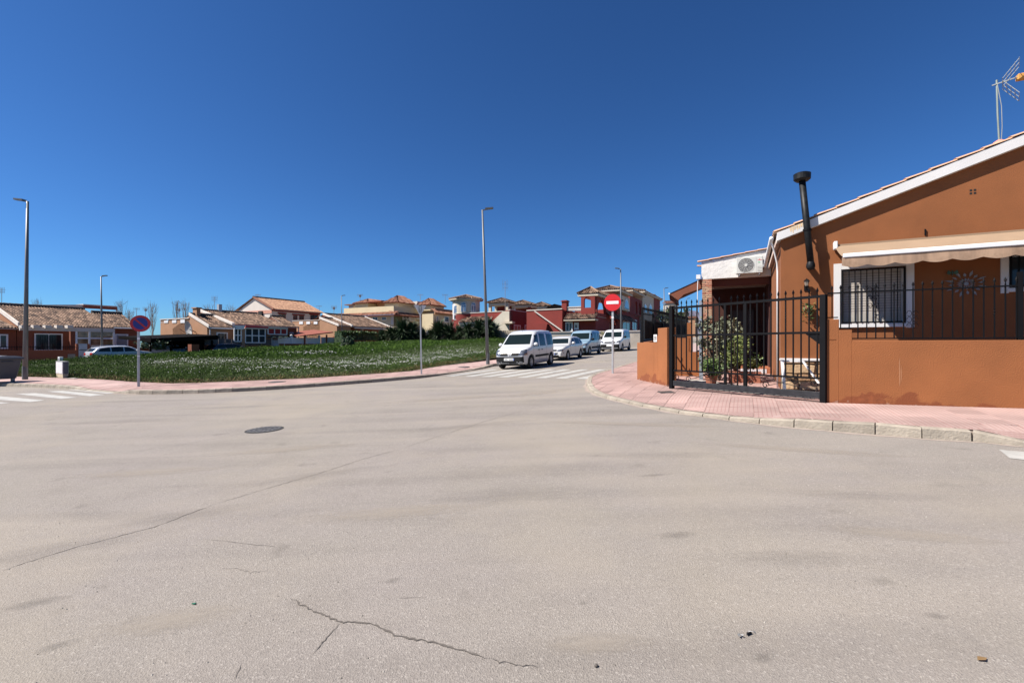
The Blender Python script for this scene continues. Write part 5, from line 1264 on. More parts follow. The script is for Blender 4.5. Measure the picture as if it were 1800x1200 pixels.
# rubbish container
x, y = gp(4, 677.5); cn = thing('rubbish_container', 'grey wheeled rubbish container standing on the road at the left kerb', 'rubbish container', (x-.38, y, G(x, y)), R(-8))
CM = M('container_grey', (.075, .078, .085), var=.10, scale=2, rough=.55); CD = M('emblem_black', (.02, .02, .022), rough=.7)
q = MB(); q.add([(-.58, -.42, .28), (.58, -.42, .28), (.58, .42, .28), (-.58, .42, .28), (-.68, -.52, 1.12), (.72, -.52, 1.12), (.72, .52, 1.12), (-.68, .52, 1.12)], [(3,2,1,0),(4,5,6,7),(0,1,5,4),(1,2,6,5),(2,3,7,6),(3,0,4,7)], .5); q.build('bin_body', CM, cn, bevel=.03)
MB().box(-.74, .78, -.58, .56, 1.10, 1.16).build('rim', CM, cn, bevel=.015)
q = MB(); n = 8
for k in range(n):
    a, b = math.pi*k/n, math.pi*(k+1)/n
    q.quad((-.72, -.54*math.cos(a), 1.16+.10*math.sin(a)), (.76, -.54*math.cos(a), 1.16+.10*math.sin(a)), (.76, -.54*math.cos(b), 1.16+.10*math.sin(b)), (-.72, -.54*math.cos(b), 1.16+.10*math.sin(b)))
q.add([(s, -.54*math.cos(math.pi*k/n), 1.16+.10*math.sin(math.pi*k/n)) for s in (-.72, .76) for k in range(n+1)], [tuple(range(n+1)), tuple(range(n+1, 2*n+2))], .5)
q.build('lid', M('lid_grey', (.20, .21, .22), rough=.45), cn)
MB().prism([(.10, -.50, .84), (.38, -.50, .84), (.38, -.51, .96), (.30, -.515, .98), (.28, -.52, 1.04), (.18, -.52, 1.04), (.16, -.515, .98), (.10, -.51, .96)], (0, -.02, 0)).build('emblem', CD, cn)
for cx, cy in ((-.5, -.33), (.5, -.33), (-.5, .33), (.5, .33)):
    o = MB().lathe([(0, -.03), (.10, -.03), (.10, .03), (0, .03)], (0, 0, .10), 14, 'y').build('castor', M('tyre_rubber', (.02, .02, .02)), cn, loc=(cx, cy, 0))
    MB().box(-.05, .05, -.045, .045, .12, .29).build('castor_fork', DGALV, o)
MB().cyl((.76, -.2, 1.0), (.76, .2, 1.0), .02).build('handle', CM, cn)

# utility cabinet
UF = Frame(98.5, 1, 0, O=gp(99, 664, .1)); UF = Frame(0, 1, R(-33), O=UF.O); UF.z0 = G(*UF.O)+.12
cb = UF.thing('utility_cabinet', 'small white utility cabinet on a concrete plinth at the edge of the weeds', 'utility cabinet'); k = UF.O.y/807
cbw, cbh = UF.ux(110.5), (664-636)*k; cbd = UF.uy(120, cbw)
MB().box(0, cbw, 0, cbd, -.1, cbh*.25).build('plinth', M('cabinet_plinth', (.42, .36, .25), var=.25, scale=8, rough=.95, bump=.5), cb)
o = MB().box(-.01, cbw+.01, -.01, cbd+.01, cbh*.25, cbh).build('casing', M('cabinet_white', (.62, .61, .62), var=.08, rough=.6), cb, bevel=.01)
MB().box(.03, cbw-.02, -.02, -.012, cbh*.30, cbh*.96).build('door', M('cabinet_white', (.62, .61, .62)), cb)
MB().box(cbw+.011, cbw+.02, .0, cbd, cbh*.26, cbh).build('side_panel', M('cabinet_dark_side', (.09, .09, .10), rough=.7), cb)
MB().box(-.02, cbw+.02, -.02, cbd+.02, cbh, cbh+.02).build('cabinet_top', M('cabinet_top_grey', (.3, .3, .3)), cb)
x, y = gp(127, 666, .12); rb = thing('stone_slab', 'loose pale stone slab lying on the pavement by the utility cabinet', 'stone', (x, y, G(x, y)+.13), .3); MB().prism([(-.2, 0, 0), (.12, -.1, 0), (.2, .05, 0), (0, .15, 0)], (0, 0, .04)).build('slab', M('pale_stone2', (.45, .42, .36), rough=.9), rb)

# covers in the ground
def cover(name, label, px, py, r, h=0.0, nrib=5, sq=False):
    x, y = gp(px, py, h); hh = hL(x, y)+.012 if h and x < 0 else (hR(x, y)+.012 if h else G(x, y)+.002)
    sx = (G(x+.5, y)-G(x-.5, y)); sy = (G(x, y+.5)-G(x, y-.5))
    t = thing(name, label, 'manhole cover', (x, y, hh)); t.rotation_euler = (math.atan(sy), -math.atan(sx), 0)
    RI = M('cover_iron', (.055, .052, .05), var=.35, scale=12, rough=.6, metal=.2); RD = M('cover_gap', (.035, .033, .03), rough=1)
    if sq: MB().box(-r, r, -r, r, 0, .006).build('cover', RI, t); MB().box(-r-.02, r+.02, -r-.02, r+.02, -.02, .003).build('frame', RD, t); return
    MB().lathe([(0, .002), (r, .002), (r, -.03)], (0, 0, 0), 40).build('frame', RD, t)
    MB().lathe([(0, .005), (r*.90, .005), (r*.90, 0)], (0, 0, 0), 40).build('cover', RI, t)
    q = MB()
    for rr in (.30, .55, .78):
        for k in range(int(20*rr)+4):
            n_ = int(20*rr)+4; a, b = 2*math.pi*k/n_, 2*math.pi*(k+.62)/n_
            q.add([(r*(rr+dr)*math.cos(t_), r*(rr+dr)*math.sin(t_), .011) for t_ in (a, b) for dr in (-.07, .07)], [(0, 1, 3, 2)], .5)
    q.build('tread', M('worn_iron', (.17, .16, .15), var=.2, rough=.55, metal=.25), t, kind='stuff')
cover('manhole_cover', 'round iron manhole cover in the middle of the road', 465, 755, .325)
cover('pavement_cover', 'small brown cover in the left pavement near the tall lamp by the van', 815, 645, .30, .12)
cover('pavement_cover', 'small dark cover in the left pavement in front of the weeds', 487, 671.5, .30, .12)
cover('pavement_grate', 'small square drain grate in the pink pavement left of the gate', 1171, 692, .15, .09, sq=True)

# litter on the road
x, y = gp(1312, 1117); z = G(x, y)
lt = thing('litter', 'crumpled black and white wrapper lying on the near road', 'litter', (x, y, z+.004), .4)
q = MB()
for k in range(12): a = random.uniform(-.05, .05); q.quad(*[(a+random.uniform(-.02, .02), random.uniform(-.015, .015), random.uniform(0, .014)) for _ in range(3)])
q.build('wrapper', M('wrapper_grey', (.25, .25, .25), rnd=.8), lt)
MB().prism([(0, -.006, .002), (.035, -.004, .003), (.038, .006, .003), (.008, .006, .002)], (0, 0, .004)).build('wrapper_foil', IRON, lt)
x, y = gp(1727, 1160); lf = thing('dead_leaf', 'brown dead leaf lying at the lower right of the road', 'leaf', (x, y, G(x, y)+.006), .2)
MB().quad((-.03, 0, 0), (-.01, .014, .008), (.03, .002, .002), (0, -.014, .006)).build('blade', M('dead_leaf_brown', (.20, .12, .05), rough=.9), lf)
x, y = gp(1048, 1171); pb = thing('pebble', 'dark pebble on the road near the bottom centre', 'pebble', (x, y, G(x, y)+.004)); MB().lathe([(0, -.004), (.010, 0), (.008, .007), (0, .009)], (0, 0, 0), 8).build('stone', CR, pb, smooth=True)
x, y = gp(340, 1062); pb = thing('bottle_shard', 'tiny green glass shard on the road at lower left', 'glass shard', (x, y, G(x, y)+.003)); MB().prism([(-.012, 0, 0), (.01, -.006, 0), (.014, .008, 0)], (0, 0, .006)).build('shard', glass_mat('green_glass', (.01, .14, .07)), pb)
gr_ = MB()
for _ in range(1500):
    Yq = rng.uniform(1.8, 11); Xq = rng.uniform(-1.1, 1.1)*Yq; s = rng.uniform(.0025, .007); zq = G(Xq, Yq)
    if hR and (Vector((Xq, Yq))-GB).dot(Vector((.454, .891))) > -2.6 and Xq > 2.2: continue
    gr_.add([(Xq-s, Yq, zq), (Xq, Yq-s, zq), (Xq+s, Yq, zq), (Xq, Yq+s, zq), (Xq, Yq, zq+s)], [(0, 1, 4), (1, 2, 4), (2, 3, 4), (3, 0, 4)], random.random())
gr_.build('loose_grit', M('grit', (.13, .115, .10), c2=(.34, .31, .27), rough=1), None, fix=False, kind='stuff')
# ================================================================ the vacant lot
def ss(t): t = min(1, max(0, t)); return t*t*(3-2*t)
def bump(x, y): return .85*ss((y-20)/34)*min(1, max(.30, (x+45)/30))
def FH(x, y): return G(x, y)+.10+bump(x, y)
lot = [tuple(p) for p in FE_w[::1]]
e_ = Vector(FE_w[-1]); b1 = e_+DIR*10; 
lot += [tuple(b1), (e_.x+DIR.x*10-14, e_.y+DIR.y*10+12), (-12, 64), (-24, 62), (-27, 52), (-33, 43), (-36.5, 37.5), (-42, 34), (-46, 28), (-40, 20)]
field = sheet('field', lot, lambda x, y: FH(x, y), M('weedy_earth', (.055, .065, .025), var=.4, scale=2, rough=1), 1.0, kind='structure')
# edge skirt so that the lot meets the pavement
LP_ = np.array(lot)
def inlot(X, Y):
    c = np.zeros(len(X), bool); n = len(LP_)
    for i in range(n):
        x1, y1 = LP_[i]; x2, y2 = LP_[i-1]
        m = ((y1 > Y) != (y2 > Y)); c ^= m & (X < (x2-x1)*(Y-y1)/(y2-y1+1e-12)+x1)
    return c
def vFH(X, Y): return np.array([FH(a, b) for a, b in zip(X, Y)])
fe = [Vector(p) for p in FE_w[2:]]; cum = [0]
for a, b in zip(fe, fe[1:]): cum.append(cum[-1]+(b-a).length)
def edge_dist(X, Y):
    d = np.full(len(X), 1e9)
    for a, b in zip(FE_w, FE_w[1:]):
        ax, ay = a; bx, by = b; l2 = (bx-ax)**2+(by-ay)**2+1e-9; t = np.clip(((X-ax)*(bx-ax)+(Y-ay)*(by-ay))/l2, 0, 1)
        d = np.minimum(d, np.hypot(X-ax-t*(bx-ax), Y-ay-t*(by-ay)))
    return d
def lump(X, Y):    # uneven growth of the weeds
    return .5+.5*(np.sin(X*2.1+1.3*np.sin(Y*1.7))*np.sin(Y*2.6+X*.7)*.6+.4*np.sin(X*5.3+Y*3.1)*np.sin(Y*6.1-X*2.2))
def scatter(n, dmin, dmax, pw=1.0):
    out = []; 
    while sum(len(o) for o in out) < n:
        X = rng.uniform(LP_[:, 0].min(), LP_[:, 0].max(), n); Y = rng.uniform(LP_[:, 1].min(), LP_[:, 1].max(), n)
        m = inlot(X, Y); X, Y = X[m], Y[m]; d = edge_dist(X, Y); m = (d >= dmin) & (d < dmax) & (rng.random(len(X)) < np.minimum(1, (20/np.maximum(Y, 12))**pw)); out.append(np.stack([X[m], Y[m], d[m]], 1))
    return np.concatenate(out)[:n]
def weed_mesh(name, P, base, hgt, size, mat, upright=.5, zlo=0., wd_=.15):
    """leaf blades: P rows are x, y, dist; each gets a leaf somewhere along a stem"""
    n = len(P); t = rng.random(n)*(1-zlo)+zlo; h = hgt*(.55+.45*lump(P[:, 0], P[:, 1]))*rng.uniform(.6, 1.08, n)
    z = base+h*t; th = rng.uniform(0, 2*math.pi, n); el = rng.normal(upright, .45, n)
    d = np.stack([np.cos(th)*np.cos(el), np.sin(th)*np.cos(el), np.sin(el)], 1); th2 = th+math.pi/2+rng.normal(0, .5, n)
    s = np.stack([np.cos(th2), np.sin(th2), rng.normal(0, .35, n)], 1); L_ = (size*rng.uniform(.6, 1.5, n))[:, None]
    c = np.stack([P[:, 0], P[:, 1], z], 1)
    V = np.stack([c, c+d*L_*.55+s*L_*wd_, c+d*L_, c+d*L_*.45-s*L_*wd_], 1).reshape(-1, 3); F = np.arange(n*4).reshape(n, 4)
    return np_mesh(name, V, F, mat, rng.random(n), field, kind='stuff')
WD = M('weed_green', (.018, .042, .008), var=.4, scale=.9, rough=.8, rnd=.5, c2=(.072, .118, .024), spec=.08)
WD2 = M('weed_far', (.034, .074, .012), var=.35, scale=.3, rough=.8, rnd=.4, c2=(.085, .142, .026), spec=.08)
RDW = M('dry_stalk', (.10, .045, .025), var=.3, scale=2, rough=.9, rnd=.5, c2=(.20, .15, .06))
def big(P): return .88+.30*np.sin(P[:, 0]*.55+1.3*np.sin(P[:, 1]*.31))*np.sin(P[:, 1]*.47+P[:, 0]*.21)
def hprof(d): return np.clip(.18+d*.75, .18, .62)
P = scatter(200000, 0, 2.2, .5); weed_mesh('weeds', P, vFH(P[:, 0], P[:, 1])-.03, hprof(P[:, 2])*big(P), .052, WD, .9, .10, wd_=.11)
P = scatter(250000, 2.0, 12, .8); weed_mesh('weeds', P, vFH(P[:, 0], P[:, 1]), .52*big(P), .072, WD, 1.0, .35, wd_=.10)
P = scatter(220000, 11, 60, .6); weed_mesh('weeds', P, vFH(P[:, 0], P[:, 1]), .48*big(P), .13, WD2, 1.1, .4, wd_=.12)
P = scatter(34000, 0, .9, .5); P = P[lump(P[:, 0]*.7+3, P[:, 1]*.7) > .30]; weed_mesh('dry_stalks', P, vFH(P[:, 0], P[:, 1])-.05, np.full(len(P), .24), .07, RDW, .7, 0)
# daisies in drifts
def drift(X, Y):
    px = 900+807*X/Y; py = 606-807*(vFH(X, Y)+.45-EYE)/Y
    w_ = np.zeros(len(X))
    for cx, cy, sx, sy, a in ((640, 637, 120, 5, .9), (780, 627, 90, 6, 1.2), (850, 624, 60, 7, 1.2), (600, 645, 90, 6, .35), (520, 635, 45, 4, .5), (370, 632, 70, 3.5, .8), (470, 645, 60, 4, .35), (280, 634, 40, 3, .6), (540, 618, 40, 2, .8), (700, 645, 120, 6, .2), (330, 655, 120, 10, .10), (580, 655, 100, 10, .14), (830, 634, 50, 4, .5)):
        w_ += a*np.exp(-((px-cx)/sx)**2-((py-cy)/sy)**2)
    return w_*np.clip(lump(X*1.3+5, Y*1.1)*1.6-.25, .1, 1.3)
P = scatter(300000, .2, 60, .3); P = P[rng.random(len(P)) < np.minimum(.75, .36*drift(P[:, 0], P[:, 1])+.001)]
n = len(P); z = vFH(P[:, 0], P[:, 1])+np.minimum(hprof(P[:, 2]), .5)*(.60+.45*lump(P[:, 0], P[:, 1])); r = np.where(P[:, 1] > 30, .018, .012)*rng.uniform(.7, 1.2, n)
a0 = rng.uniform(0, 6.28, n); V = []
tl = rng.normal(0, .35, (n, 2))
for k in range(5):
    a = a0+k*2*math.pi/5; dx, dy = np.cos(a)*r, np.sin(a)*r; V.append(np.stack([P[:, 0]+dx, P[:, 1]+dy*.6, z+dy*.7+dx*tl[:, 0]], 1))
np_mesh('daisies', np.stack(V, 1).reshape(-1, 3), np.arange(n*5).reshape(n, 5), M('daisy_white', (.62, .62, .58), var=.05, rough=.8, rnd=.15), rng.random(n), field, kind='stuff')
x, y = at(612, 44); 
bush('weed_shrub', 'single dark weedy shrub standing in the middle of the flowering lot', 612, 42, .55, 1.1, 900, .12, DLEAF, z0=FH(*at(612, 42)))

# ================================================================ far houses
FO = M('far_orange', (.30, .135, .065), var=.06, scale=.8, rough=.92, bump=.1, dirt=.08); FOS = M('far_orange_shaded', (.19, .055, .026), var=.07, scale=.8, rough=.92, dirt=.1)  # darker copy: the same orange with facade shade put into its colour
FCR = M('far_cream', (.54, .45, .29), var=.05, scale=.8, rough=.9, dirt=.08); FWH = M('far_white', (.52, .47, .42), var=.05, scale=.8, rough=.9); FRD = M('far_red', (.19, .026, .019), var=.09, scale=.8, rough=.9, dirt=.1)
FPK = M('far_peach', (.34, .185, .105), var=.07, scale=.8, rough=.9, dirt=.06); FBR = M('far_redbrown', (.22, .06, .035), rough=.9); RT2 = M('red_tile', (.19, .07, .042), var=.12, scale=2, rough=.9, rnd=.35, c2=(.27, .13, .08))
def pt(F, x, y, z): return (x, y, z)
def win(F, root, face, px0, px1, py0, py1, off=0., fr=None, pane=None, mull=1, trans=0, nm='window', fw=.07):
    fr = fr or WFR; pane = pane or PANE
    if face == 'F': a, b = F.ux(px0, off), F.ux(px1, off); P_ = lambda u: (u, off)
    else: b, a = F.uy(px0, off), F.uy(px1, off); P_ = lambda u: (off, u)
    mx_, my_ = P_((a+b)/2); z1, z0 = F.z(py0, mx_, my_), F.z(py1, mx_, my_)
    def bx(mb, u0, u1, za, zb, d0, d1):
        if face == 'F': mb.box(u0, u1, off-d1, off-d0, za, zb)
        else: mb.box(off-d1, off-d0, u0, u1, za, zb)
    q = MB(); bx(q, a, a+fw, z0, z1, 0, .06); bx(q, b-fw, b, z0, z1, 0, .06); bx(q, a+fw, b-fw, z0, z0+fw, 0, .06); bx(q, a+fw, b-fw, z1-fw, z1, 0, .06)
    for k in range(mull): c = a+(b-a)*(k+1)/(mull+1); bx(q, c-fw*.35, c+fw*.35, z0+fw, z1-fw, .0, .05)
    for k in range(trans): c = z0+(z1-z0)*(k+1)/(trans+1); bx(q, a+fw, b-fw, c-fw*.35, c+fw*.35, .0, .047)
    w_ = q.build(nm, fr, root); q = MB(); bx(q, a+fw*.9, b-fw*.9, z0+fw*.9, z1-fw*.9, -.02, .02); q.build('pane', pane, w_); return w_
def slope_roof(root, x0, x1, ey, ez, ry, rz, back=True, mat=None, nm='roof', cs=.22, ln=.42, hip0=0, hip1=0, slab=True):
    q = MB(); tiled_roof(q, (x0, ey, ez+.09), (x1-x0, 0, 0), (0, ry-ey, rz-ez), max(2, int((x1-x0)/cs)), max(2, int(math.hypot(ry-ey, rz-ez)/ln)), hip0=hip0, hip1=hip1)
    if back:
        by = 2*ry-ey; a0 = x0+(x1-x0)*hip0; a1 = x1-(x1-x0)*hip1
        q.quad((x0, by, ez+.1), (x1, by, ez+.1), (a1, ry, rz+.1), (a0, ry, rz+.1))
    o = q.build(nm, mat or RTILE, root)
    if slab: MB().add([(x0, ey+.02, ez-.04), (x1, ey+.02, ez-.04), (x1, ry, rz-.02), (x0, ry, rz-.02), (x0, ey+.02, ez+.06), (x1, ey+.02, ez+.06), (x1, ry, rz+.08), (x0, ry, rz+.08)], [(3,2,1,0),(0,1,5,4),(1,2,6,5),(3,0,4,7)], .5).build('roof_edge', M('roof_edge_board', (.40, .30, .25), rough=.9), o)
    q = MB(); ridge(q, (x0+(x1-x0)*hip0, ry, rz+.12), (x1-(x1-x0)*hip1, ry, rz+.12), r=.2); q.build('ridge_tiles', M('sooty_ridge', (.045, .04, .04), var=.5, scale=3, rough=.9), o); return o
def verge(root, x, ey, ez, ry, rz, th=.24, w=.18, mat=None, nm='verge'):
    dx = .02; MB().add([(x-w, ey-.1, ez-.02), (x+dx, ey-.1, ez-.02), (x+dx, ey-.1, ez+th), (x-w, ey-.1, ez+th), (x-w, ry, rz-.02), (x+dx, ry, rz-.02), (x+dx, ry, rz+th), (x-w, ry, rz+th)], [(0,1,2,3),(7,6,5,4),(0,4,5,1),(3,2,6,7),(0,3,7,4),(1,5,6,2)], .5).build(nm, mat or M('far_verge', (.62, .56, .50), rough=.9, dirt=.2), root)
def gwall(root, x0, x1, y0, ez, ry, rz, z0=-.6, mat=None, nm='wall'):
    """block with gables at its x ends; ridge at ry"""
    by = 2*ry-y0; pr = [(y0, z0), (by, z0), (by, ez), (ry, rz-.03), (y0, ez)]
    q = MB(); q.prism([(x0, a, b) for a, b in pr], (x1-x0, 0, 0)); return q.build(nm, mat or FO, root)

# --- first rust-coloured house on the left
F = Frame(32, 41, PHD); F.z0 = G(*F.O)
hb = F.thing('tiled_house', 'rust-coloured bungalow with long tiled roof and glazed porch behind the utility cabinet', 'house')
xe = F.ux(200); ez = F.z(573.5, 0, 0); ry = F.uy(148, xe); rz = F.z(545, xe, ry)
gwall(hb, .0, xe, .25, ez, ry, rz, mat=FOS); slope_roof(hb, 0, xe, -.1, ez, ry, rz); verge(hb, 0, -.1, ez+.02, ry, rz+.02, w=.08, th=.34)
MB().add([(-.02, .1, ez-.1), (-.02, ry, rz-.1), (-.02, ry, rz-1.6), (-.02, .1, ez-.4)], [(0, 1, 2, 3)], .5).build('gable_face', FO, hb)
by_ = -1.3
def bz(py, px): return F.z(py, F.ux(px, by_), by_)
MB().box(F.ux(34, by_), F.ux(201, by_), by_-.12, by_+.05, bz(582, 110), bz(576, 110)).build('porch_beam', FWH, hb)
for px in (36, 57, 78, 98, 117): a = F.ux(px, by_-.2); MB().box(a, a+.42, by_-.42, by_+.2, bz(577, px), bz(571.5, px)).build('rafter_head', FWH, hb)
a = F.ux(47, by_); MB().box(a, a+.35, by_, by_+.3, -.6, bz(581, 50)).build('porch_pillar', FOS, hb); a = F.ux(124, by_); MB().box(a, a+.4, by_, by_+.3, -.6, bz(581, 128)).build('porch_pillar', FOS, hb)
win(F, hb, 'F', 60, 110, 586, 616, 0.22, mull=1, fw=.10); q = MB()
a, b = F.ux(68, .1), F.ux(106, .1); 
for k in range(14): xx = a+(b-a)*k/13; q.box(xx-.012, xx+.012, .05, .075, F.z(615, a, .1), F.z(589, a, .1))
q.build('window_bars', IRON, hb, kind='stuff')
# glazed porch
w0, w1 = F.ux(134, by_), F.ux(200, by_); zt_ = bz(581, 168); zb_ = bz(616, 168); wn = MB()
for k in range(4): xx = w0+(w1-w0)*k/3; wn.box(xx-.07, xx+.07, by_-.06, by_+.06, zb_, zt_)
for zq in (zb_, bz(594.5, 168), zt_): wn.box(w0, w1, by_-.055, by_+.055, zq-.06, zq+.06)
wn = wn.build('porch_glazing', WFR, hb); RP = M('warm_glass', (.22, .13, .07), var=.6, scale=2.5, rough=.08)
for k in range(3):
    for (za, zb2) in ((zb_, bz(594.5, 168)), (bz(594.5, 168), zt_)):
        MB().box(w0+(w1-w0)*k/3+.08, w0+(w1-w0)*(k+1)/3-.08, by_-.01, by_+.01, za+.07, zb2-.07).build('pane', RP, wn)
MB().box(w1-.05, w1+.05, by_, .3, -.6, zt_).build('porch_side', WFR, hb)
# its lower neighbour at the left edge of the photograph
ha = F.thing('tiled_house', 'lower tiled bungalow at the left edge, its grille window beside the lamp post', 'house')
gwall(ha, -10, -.05, .25, ez-.25, ry, rz-1.0, mat=FOS); slope_roof(ha, -10, -.08, -.2, ez-.25, ry, rz-1.0); q = MB()
o = win(F, ha, 'F', -30, 14, 587, 613, .22, mull=2, fw=.12); win(F, ha, 'F', 36, 46, 588, 630, .19, mull=0, fw=.1, nm='door') if False else None
# third house, set back, with the roller window
yb = 1.4; hc = F.thing('tiled_house', 'small tiled bungalow wing with white-framed shutter window behind the no-parking sign', 'house')
x0c, x1c = xe+.05, F.ux(243, yb); ezc = F.z(577, x1c, yb); ryc = F.uy(214, x1c); rzc = F.z(553, x1c, ryc)
gwall(hc, x0c, x1c, yb+.2, ezc, ryc, rzc, mat=FOS); slope_roof(hc, x0c, x1c, yb, ezc, ryc, rzc)
win(F, hc, 'F', 202, 225, 587, 612, yb+.18, pane=M('blue_grey_shutter', (.20, .22, .26), rough=.6), mull=0, fw=.12)
MB().cyl((x0c+.1, yb, -.5), (x0c+.1, yb, ezc), .05).cyl((x0c-.1, yb-.12, ezc-.03), (x1c, yb-.12, ezc-.03), .07).build('gutter', WFR, hc)
# terrace awning frame far behind it
TF = Frame(146, 58, PHD); ta = TF.thing('terrace_awning', 'brown-red terrace awning on white posts above the bungalow roofs at left', 'awning'); xa_, xb_ = 0, TF.ux(206)
zq0, zq1 = TF.z(545.5, xb_), TF.z(539, xb_)
MB().box(xa_, xb_, 0, .1, zq0+.05, zq1-.05).build('fabric', FBR, ta); MB().box(xa_, xb_, -.05, 2.5, zq1-.05, zq1+.08).build('frame', FWH, ta)
MB().prism([(xa_, .1, zq1), (xa_-4.5, .3, zq1-.35), (xa_-4.5, .3, zq1-.6), (xa_, .1, zq0)], (0, 2.5, 0)).build('canopy', FWH, ta)
for xx in (xb_*.5, xb_-.1): MB().box(xx, xx+.12, 0, .12, -.5, zq0+.05).build('post', GALV, ta)

# perimeter wall with railings, meter boxes, along the far pavement
WF = Frame(0, 37.5, PHD); WF.z0 = G(*WF.O)-.1
pw = WF.thing('front_wall', 'long rust-orange front wall with railing before the left bungalows', 'wall')
def wz(py, px): return WF.z(py, WF.ux(px))
segs = [(-60, 134, 615.5), (134, 138, 604), (153, 158, 604), (158, 292, 611)]
q = MB()
for a, b, py in segs: q.box(WF.ux(a), WF.ux(b), 0, .22, -.6, wz(py, (max(a, 0)+b)/2))
q.build('wall', FOS, pw)
MB().box(WF.ux(138), WF.ux(153), -.04, .3, -.2, wz(604, 145)).build('meter_cabinet', M('meter_grey', (.30, .33, .38), rough=.6), pw); a, b = WF.ux(139), WF.ux(152); MB().box(a, b, -.06, -.04, wz(615.5, 145), wz(614.5, 145)).build('cabinet_seam', DARK, pw)
MB().box(WF.ux(119), WF.ux(132), -.03, .0, wz(631, 125), wz(622, 125)).build('meter_box', M('meter_box_grey', (.20, .17, .15), rough=.7), pw)
q = MB(); a = WF.ux(-50); b = WF.ux(250); zr = wz(609.5, 100); 
q.box(a, b, .09, .12, zr-.02, zr+.02); xx = a
while xx < b: q.box(xx, xx+.022, .095, .117, wz(615.5, 60), zr+.10); xx += .16
q.build('railing', IRON, pw, kind='stuff')
x, y = at(103, 33.5); nb_ = thing('white_box', 'small white box with blue mark standing above the weeds by the cabinet', 'meter box', (x, y, G(x, y)), R(-33)); zb_ = zz(636, y)-G(x, y); zt_ = zz(627, y)-G(x, y)
MB().box(-.2, .22, 0, .2, zb_, zt_).build('box', WFR, nb_, bevel=.01); MB().box(-.08, .08, -.01, 0, zb_+.18, zb_+.24).build('blue_mark', SBL, nb_); MB().box(-.03, .03, .05, .1, 0, zb_).build('post', GALV, nb_)

# --- second row: peach house with satellite dish, its neighbours to the right
F = Frame(366, 50, PHD); hd_ = F.thing('peach_house', 'peach gabled bungalow with satellite dish behind the black carport', 'house'); x1 = F.ux(410); ez = F.z(576, .2); 
ryb = F.uy(333, 0); rz = F.z(554, 0, ryb)
gwall(hd_, 0, x1, .2, ez, ryb, rz, mat=FPK); slope_roof(hd_, 0, x1, -.1, ez, ryb, rz); verge(hd_, 0, -.1, ez, ryb, rz, w=.08, th=.3)
yL = F.uy(282, 0); zp0, zp1 = F.z(562.5, 0, yL), F.z(559.5, 0, ryb)
q = MB(); q.box(0, 4, ryb+.0, yL, -.6, F.z(566, 0, (ryb+yL)/2)); hw_ = q.build('side_wing', FPK, hd_)
n = 7
for k in range(n):
    a, b = ryb+(yL-ryb)*k/n, ryb+(yL-ryb)*(k+1)/n
    zt_ = zp1+(zp0-zp1)*(k+.5)/n
    if k % 2 == 0: MB().box(0, .25, a, b, F.z(566.2, 0, (a+b)/2), zt_).build('parapet_block', FPK, hw_)
    else: MB().box(-.05, .15, a, b, F.z(567.5, 0, (a+b)/2), zt_-.1).build('parapet_window', WFR, hw_)
MB().box(-.08, .3, ryb, yL, zp1-.02, zp1+.08).build('coping', FWH, hw_)
MB().box(.5, .9, ryb-.5, ryb+.3, rz, rz+.8).box(.4, 1.0, ryb-.6, ryb+.4, rz+.8, rz+.92).build('chimney', FPK, hd_)
win(F, hd_, 'F', 380, 400, 584, 600, .2, fw=.14, mull=0)
MB().cyl((.1, -.15, -.5), (.1, -.15, ez-.2), .05).cyl((0, -.2, ez-.05), (x1, -.2, ez-.05), .07).build('gutter', WFR, hd_)
# dish
dz_ = F.z(579, 0, F.uy(333, -.6)); dh = thing('satellite_dish', 'large white satellite dish on the peach gable above the black carport', 'satellite dish', (*F.w(-.6, F.uy(333, -.6)), F.z0+dz_), R(52))
q = MB(); q.lathe([(0, .16), (.35, .13), (.7, .06), (.95, -.06), (1.0, -.12)], (0, 0, 0), 24, 'x'); o = q.build('reflector', M('dish_grey', (.45, .44, .42), rough=.6), dh, smooth=True); o.rotation_euler = (0, R(-10), 0); MB().tube([(0, 0, -.5), (-.5, -.2, -.35), (-.9, -.1, 0)], .025).build('feed_arm', IRON, dh); MB().bar((.0, 0, 0), (.6, 0, -.3), .07).build('bracket', IRON, dh)
# second roof, higher
h2 = F.thing('peach_house', 'taller tiled bungalow with white sunroom windows between the peach gable and the white balustrade', 'house'); x2 = F.ux(508); ez2 = F.z(573.5, x2*.7); ry2 = F.uy(452, x2); rz2 = F.z(553, x2, ry2)
gwall(h2, x1+.05, x2, .25, ez2, ry2, rz2, mat=FPK); slope_roof(h2, x1+.02, x2, -.15, ez2, ry2, rz2); verge(h2, x1, -.15, ez2, ry2, rz2, w=.28)
q = MB(); q.box(F.ux(383, ry2), F.ux(383, ry2)+.4, ry2-.2, ry2+.2, rz2, rz2+1.0); q.build('chimney', GALV, h2)
yc = -1.4
def sun(px0, px1, py0, py1, root, nx=3, nz=2, pane=None, mat=None):
    a, b = F.ux(px0, yc), F.ux(px1, yc); za, zb2 = F.z(py1, a, yc), F.z(py0, a, yc); q = MB()
    for k in range(nx+1): xx = a+(b-a)*k/nx; q.box(xx-.06, xx+.06, yc-.05, yc+.05, za, zb2)
    for k in range(nz+1): zq = za+(zb2-za)*k/nz; q.box(a, b, yc-.045, yc+.045, zq-.05, zq+.05)
    o = q.build('sunroom_frame', WFR, root)
    for i in range(nx):
        for k in range(nz): MB().box(a+(b-a)*i/nx+.07, a+(b-a)*(i+1)/nx-.07, yc-.01, yc+.01, za+(zb2-za)*k/nz+.06, za+(zb2-za)*(k+1)/nz-.06).build('pane', pane or PANE, o)
    return o
sun(412, 424, 578, 600, h2, 2, 2); sun(431, 466, 577, 602, h2, 3, 2); 
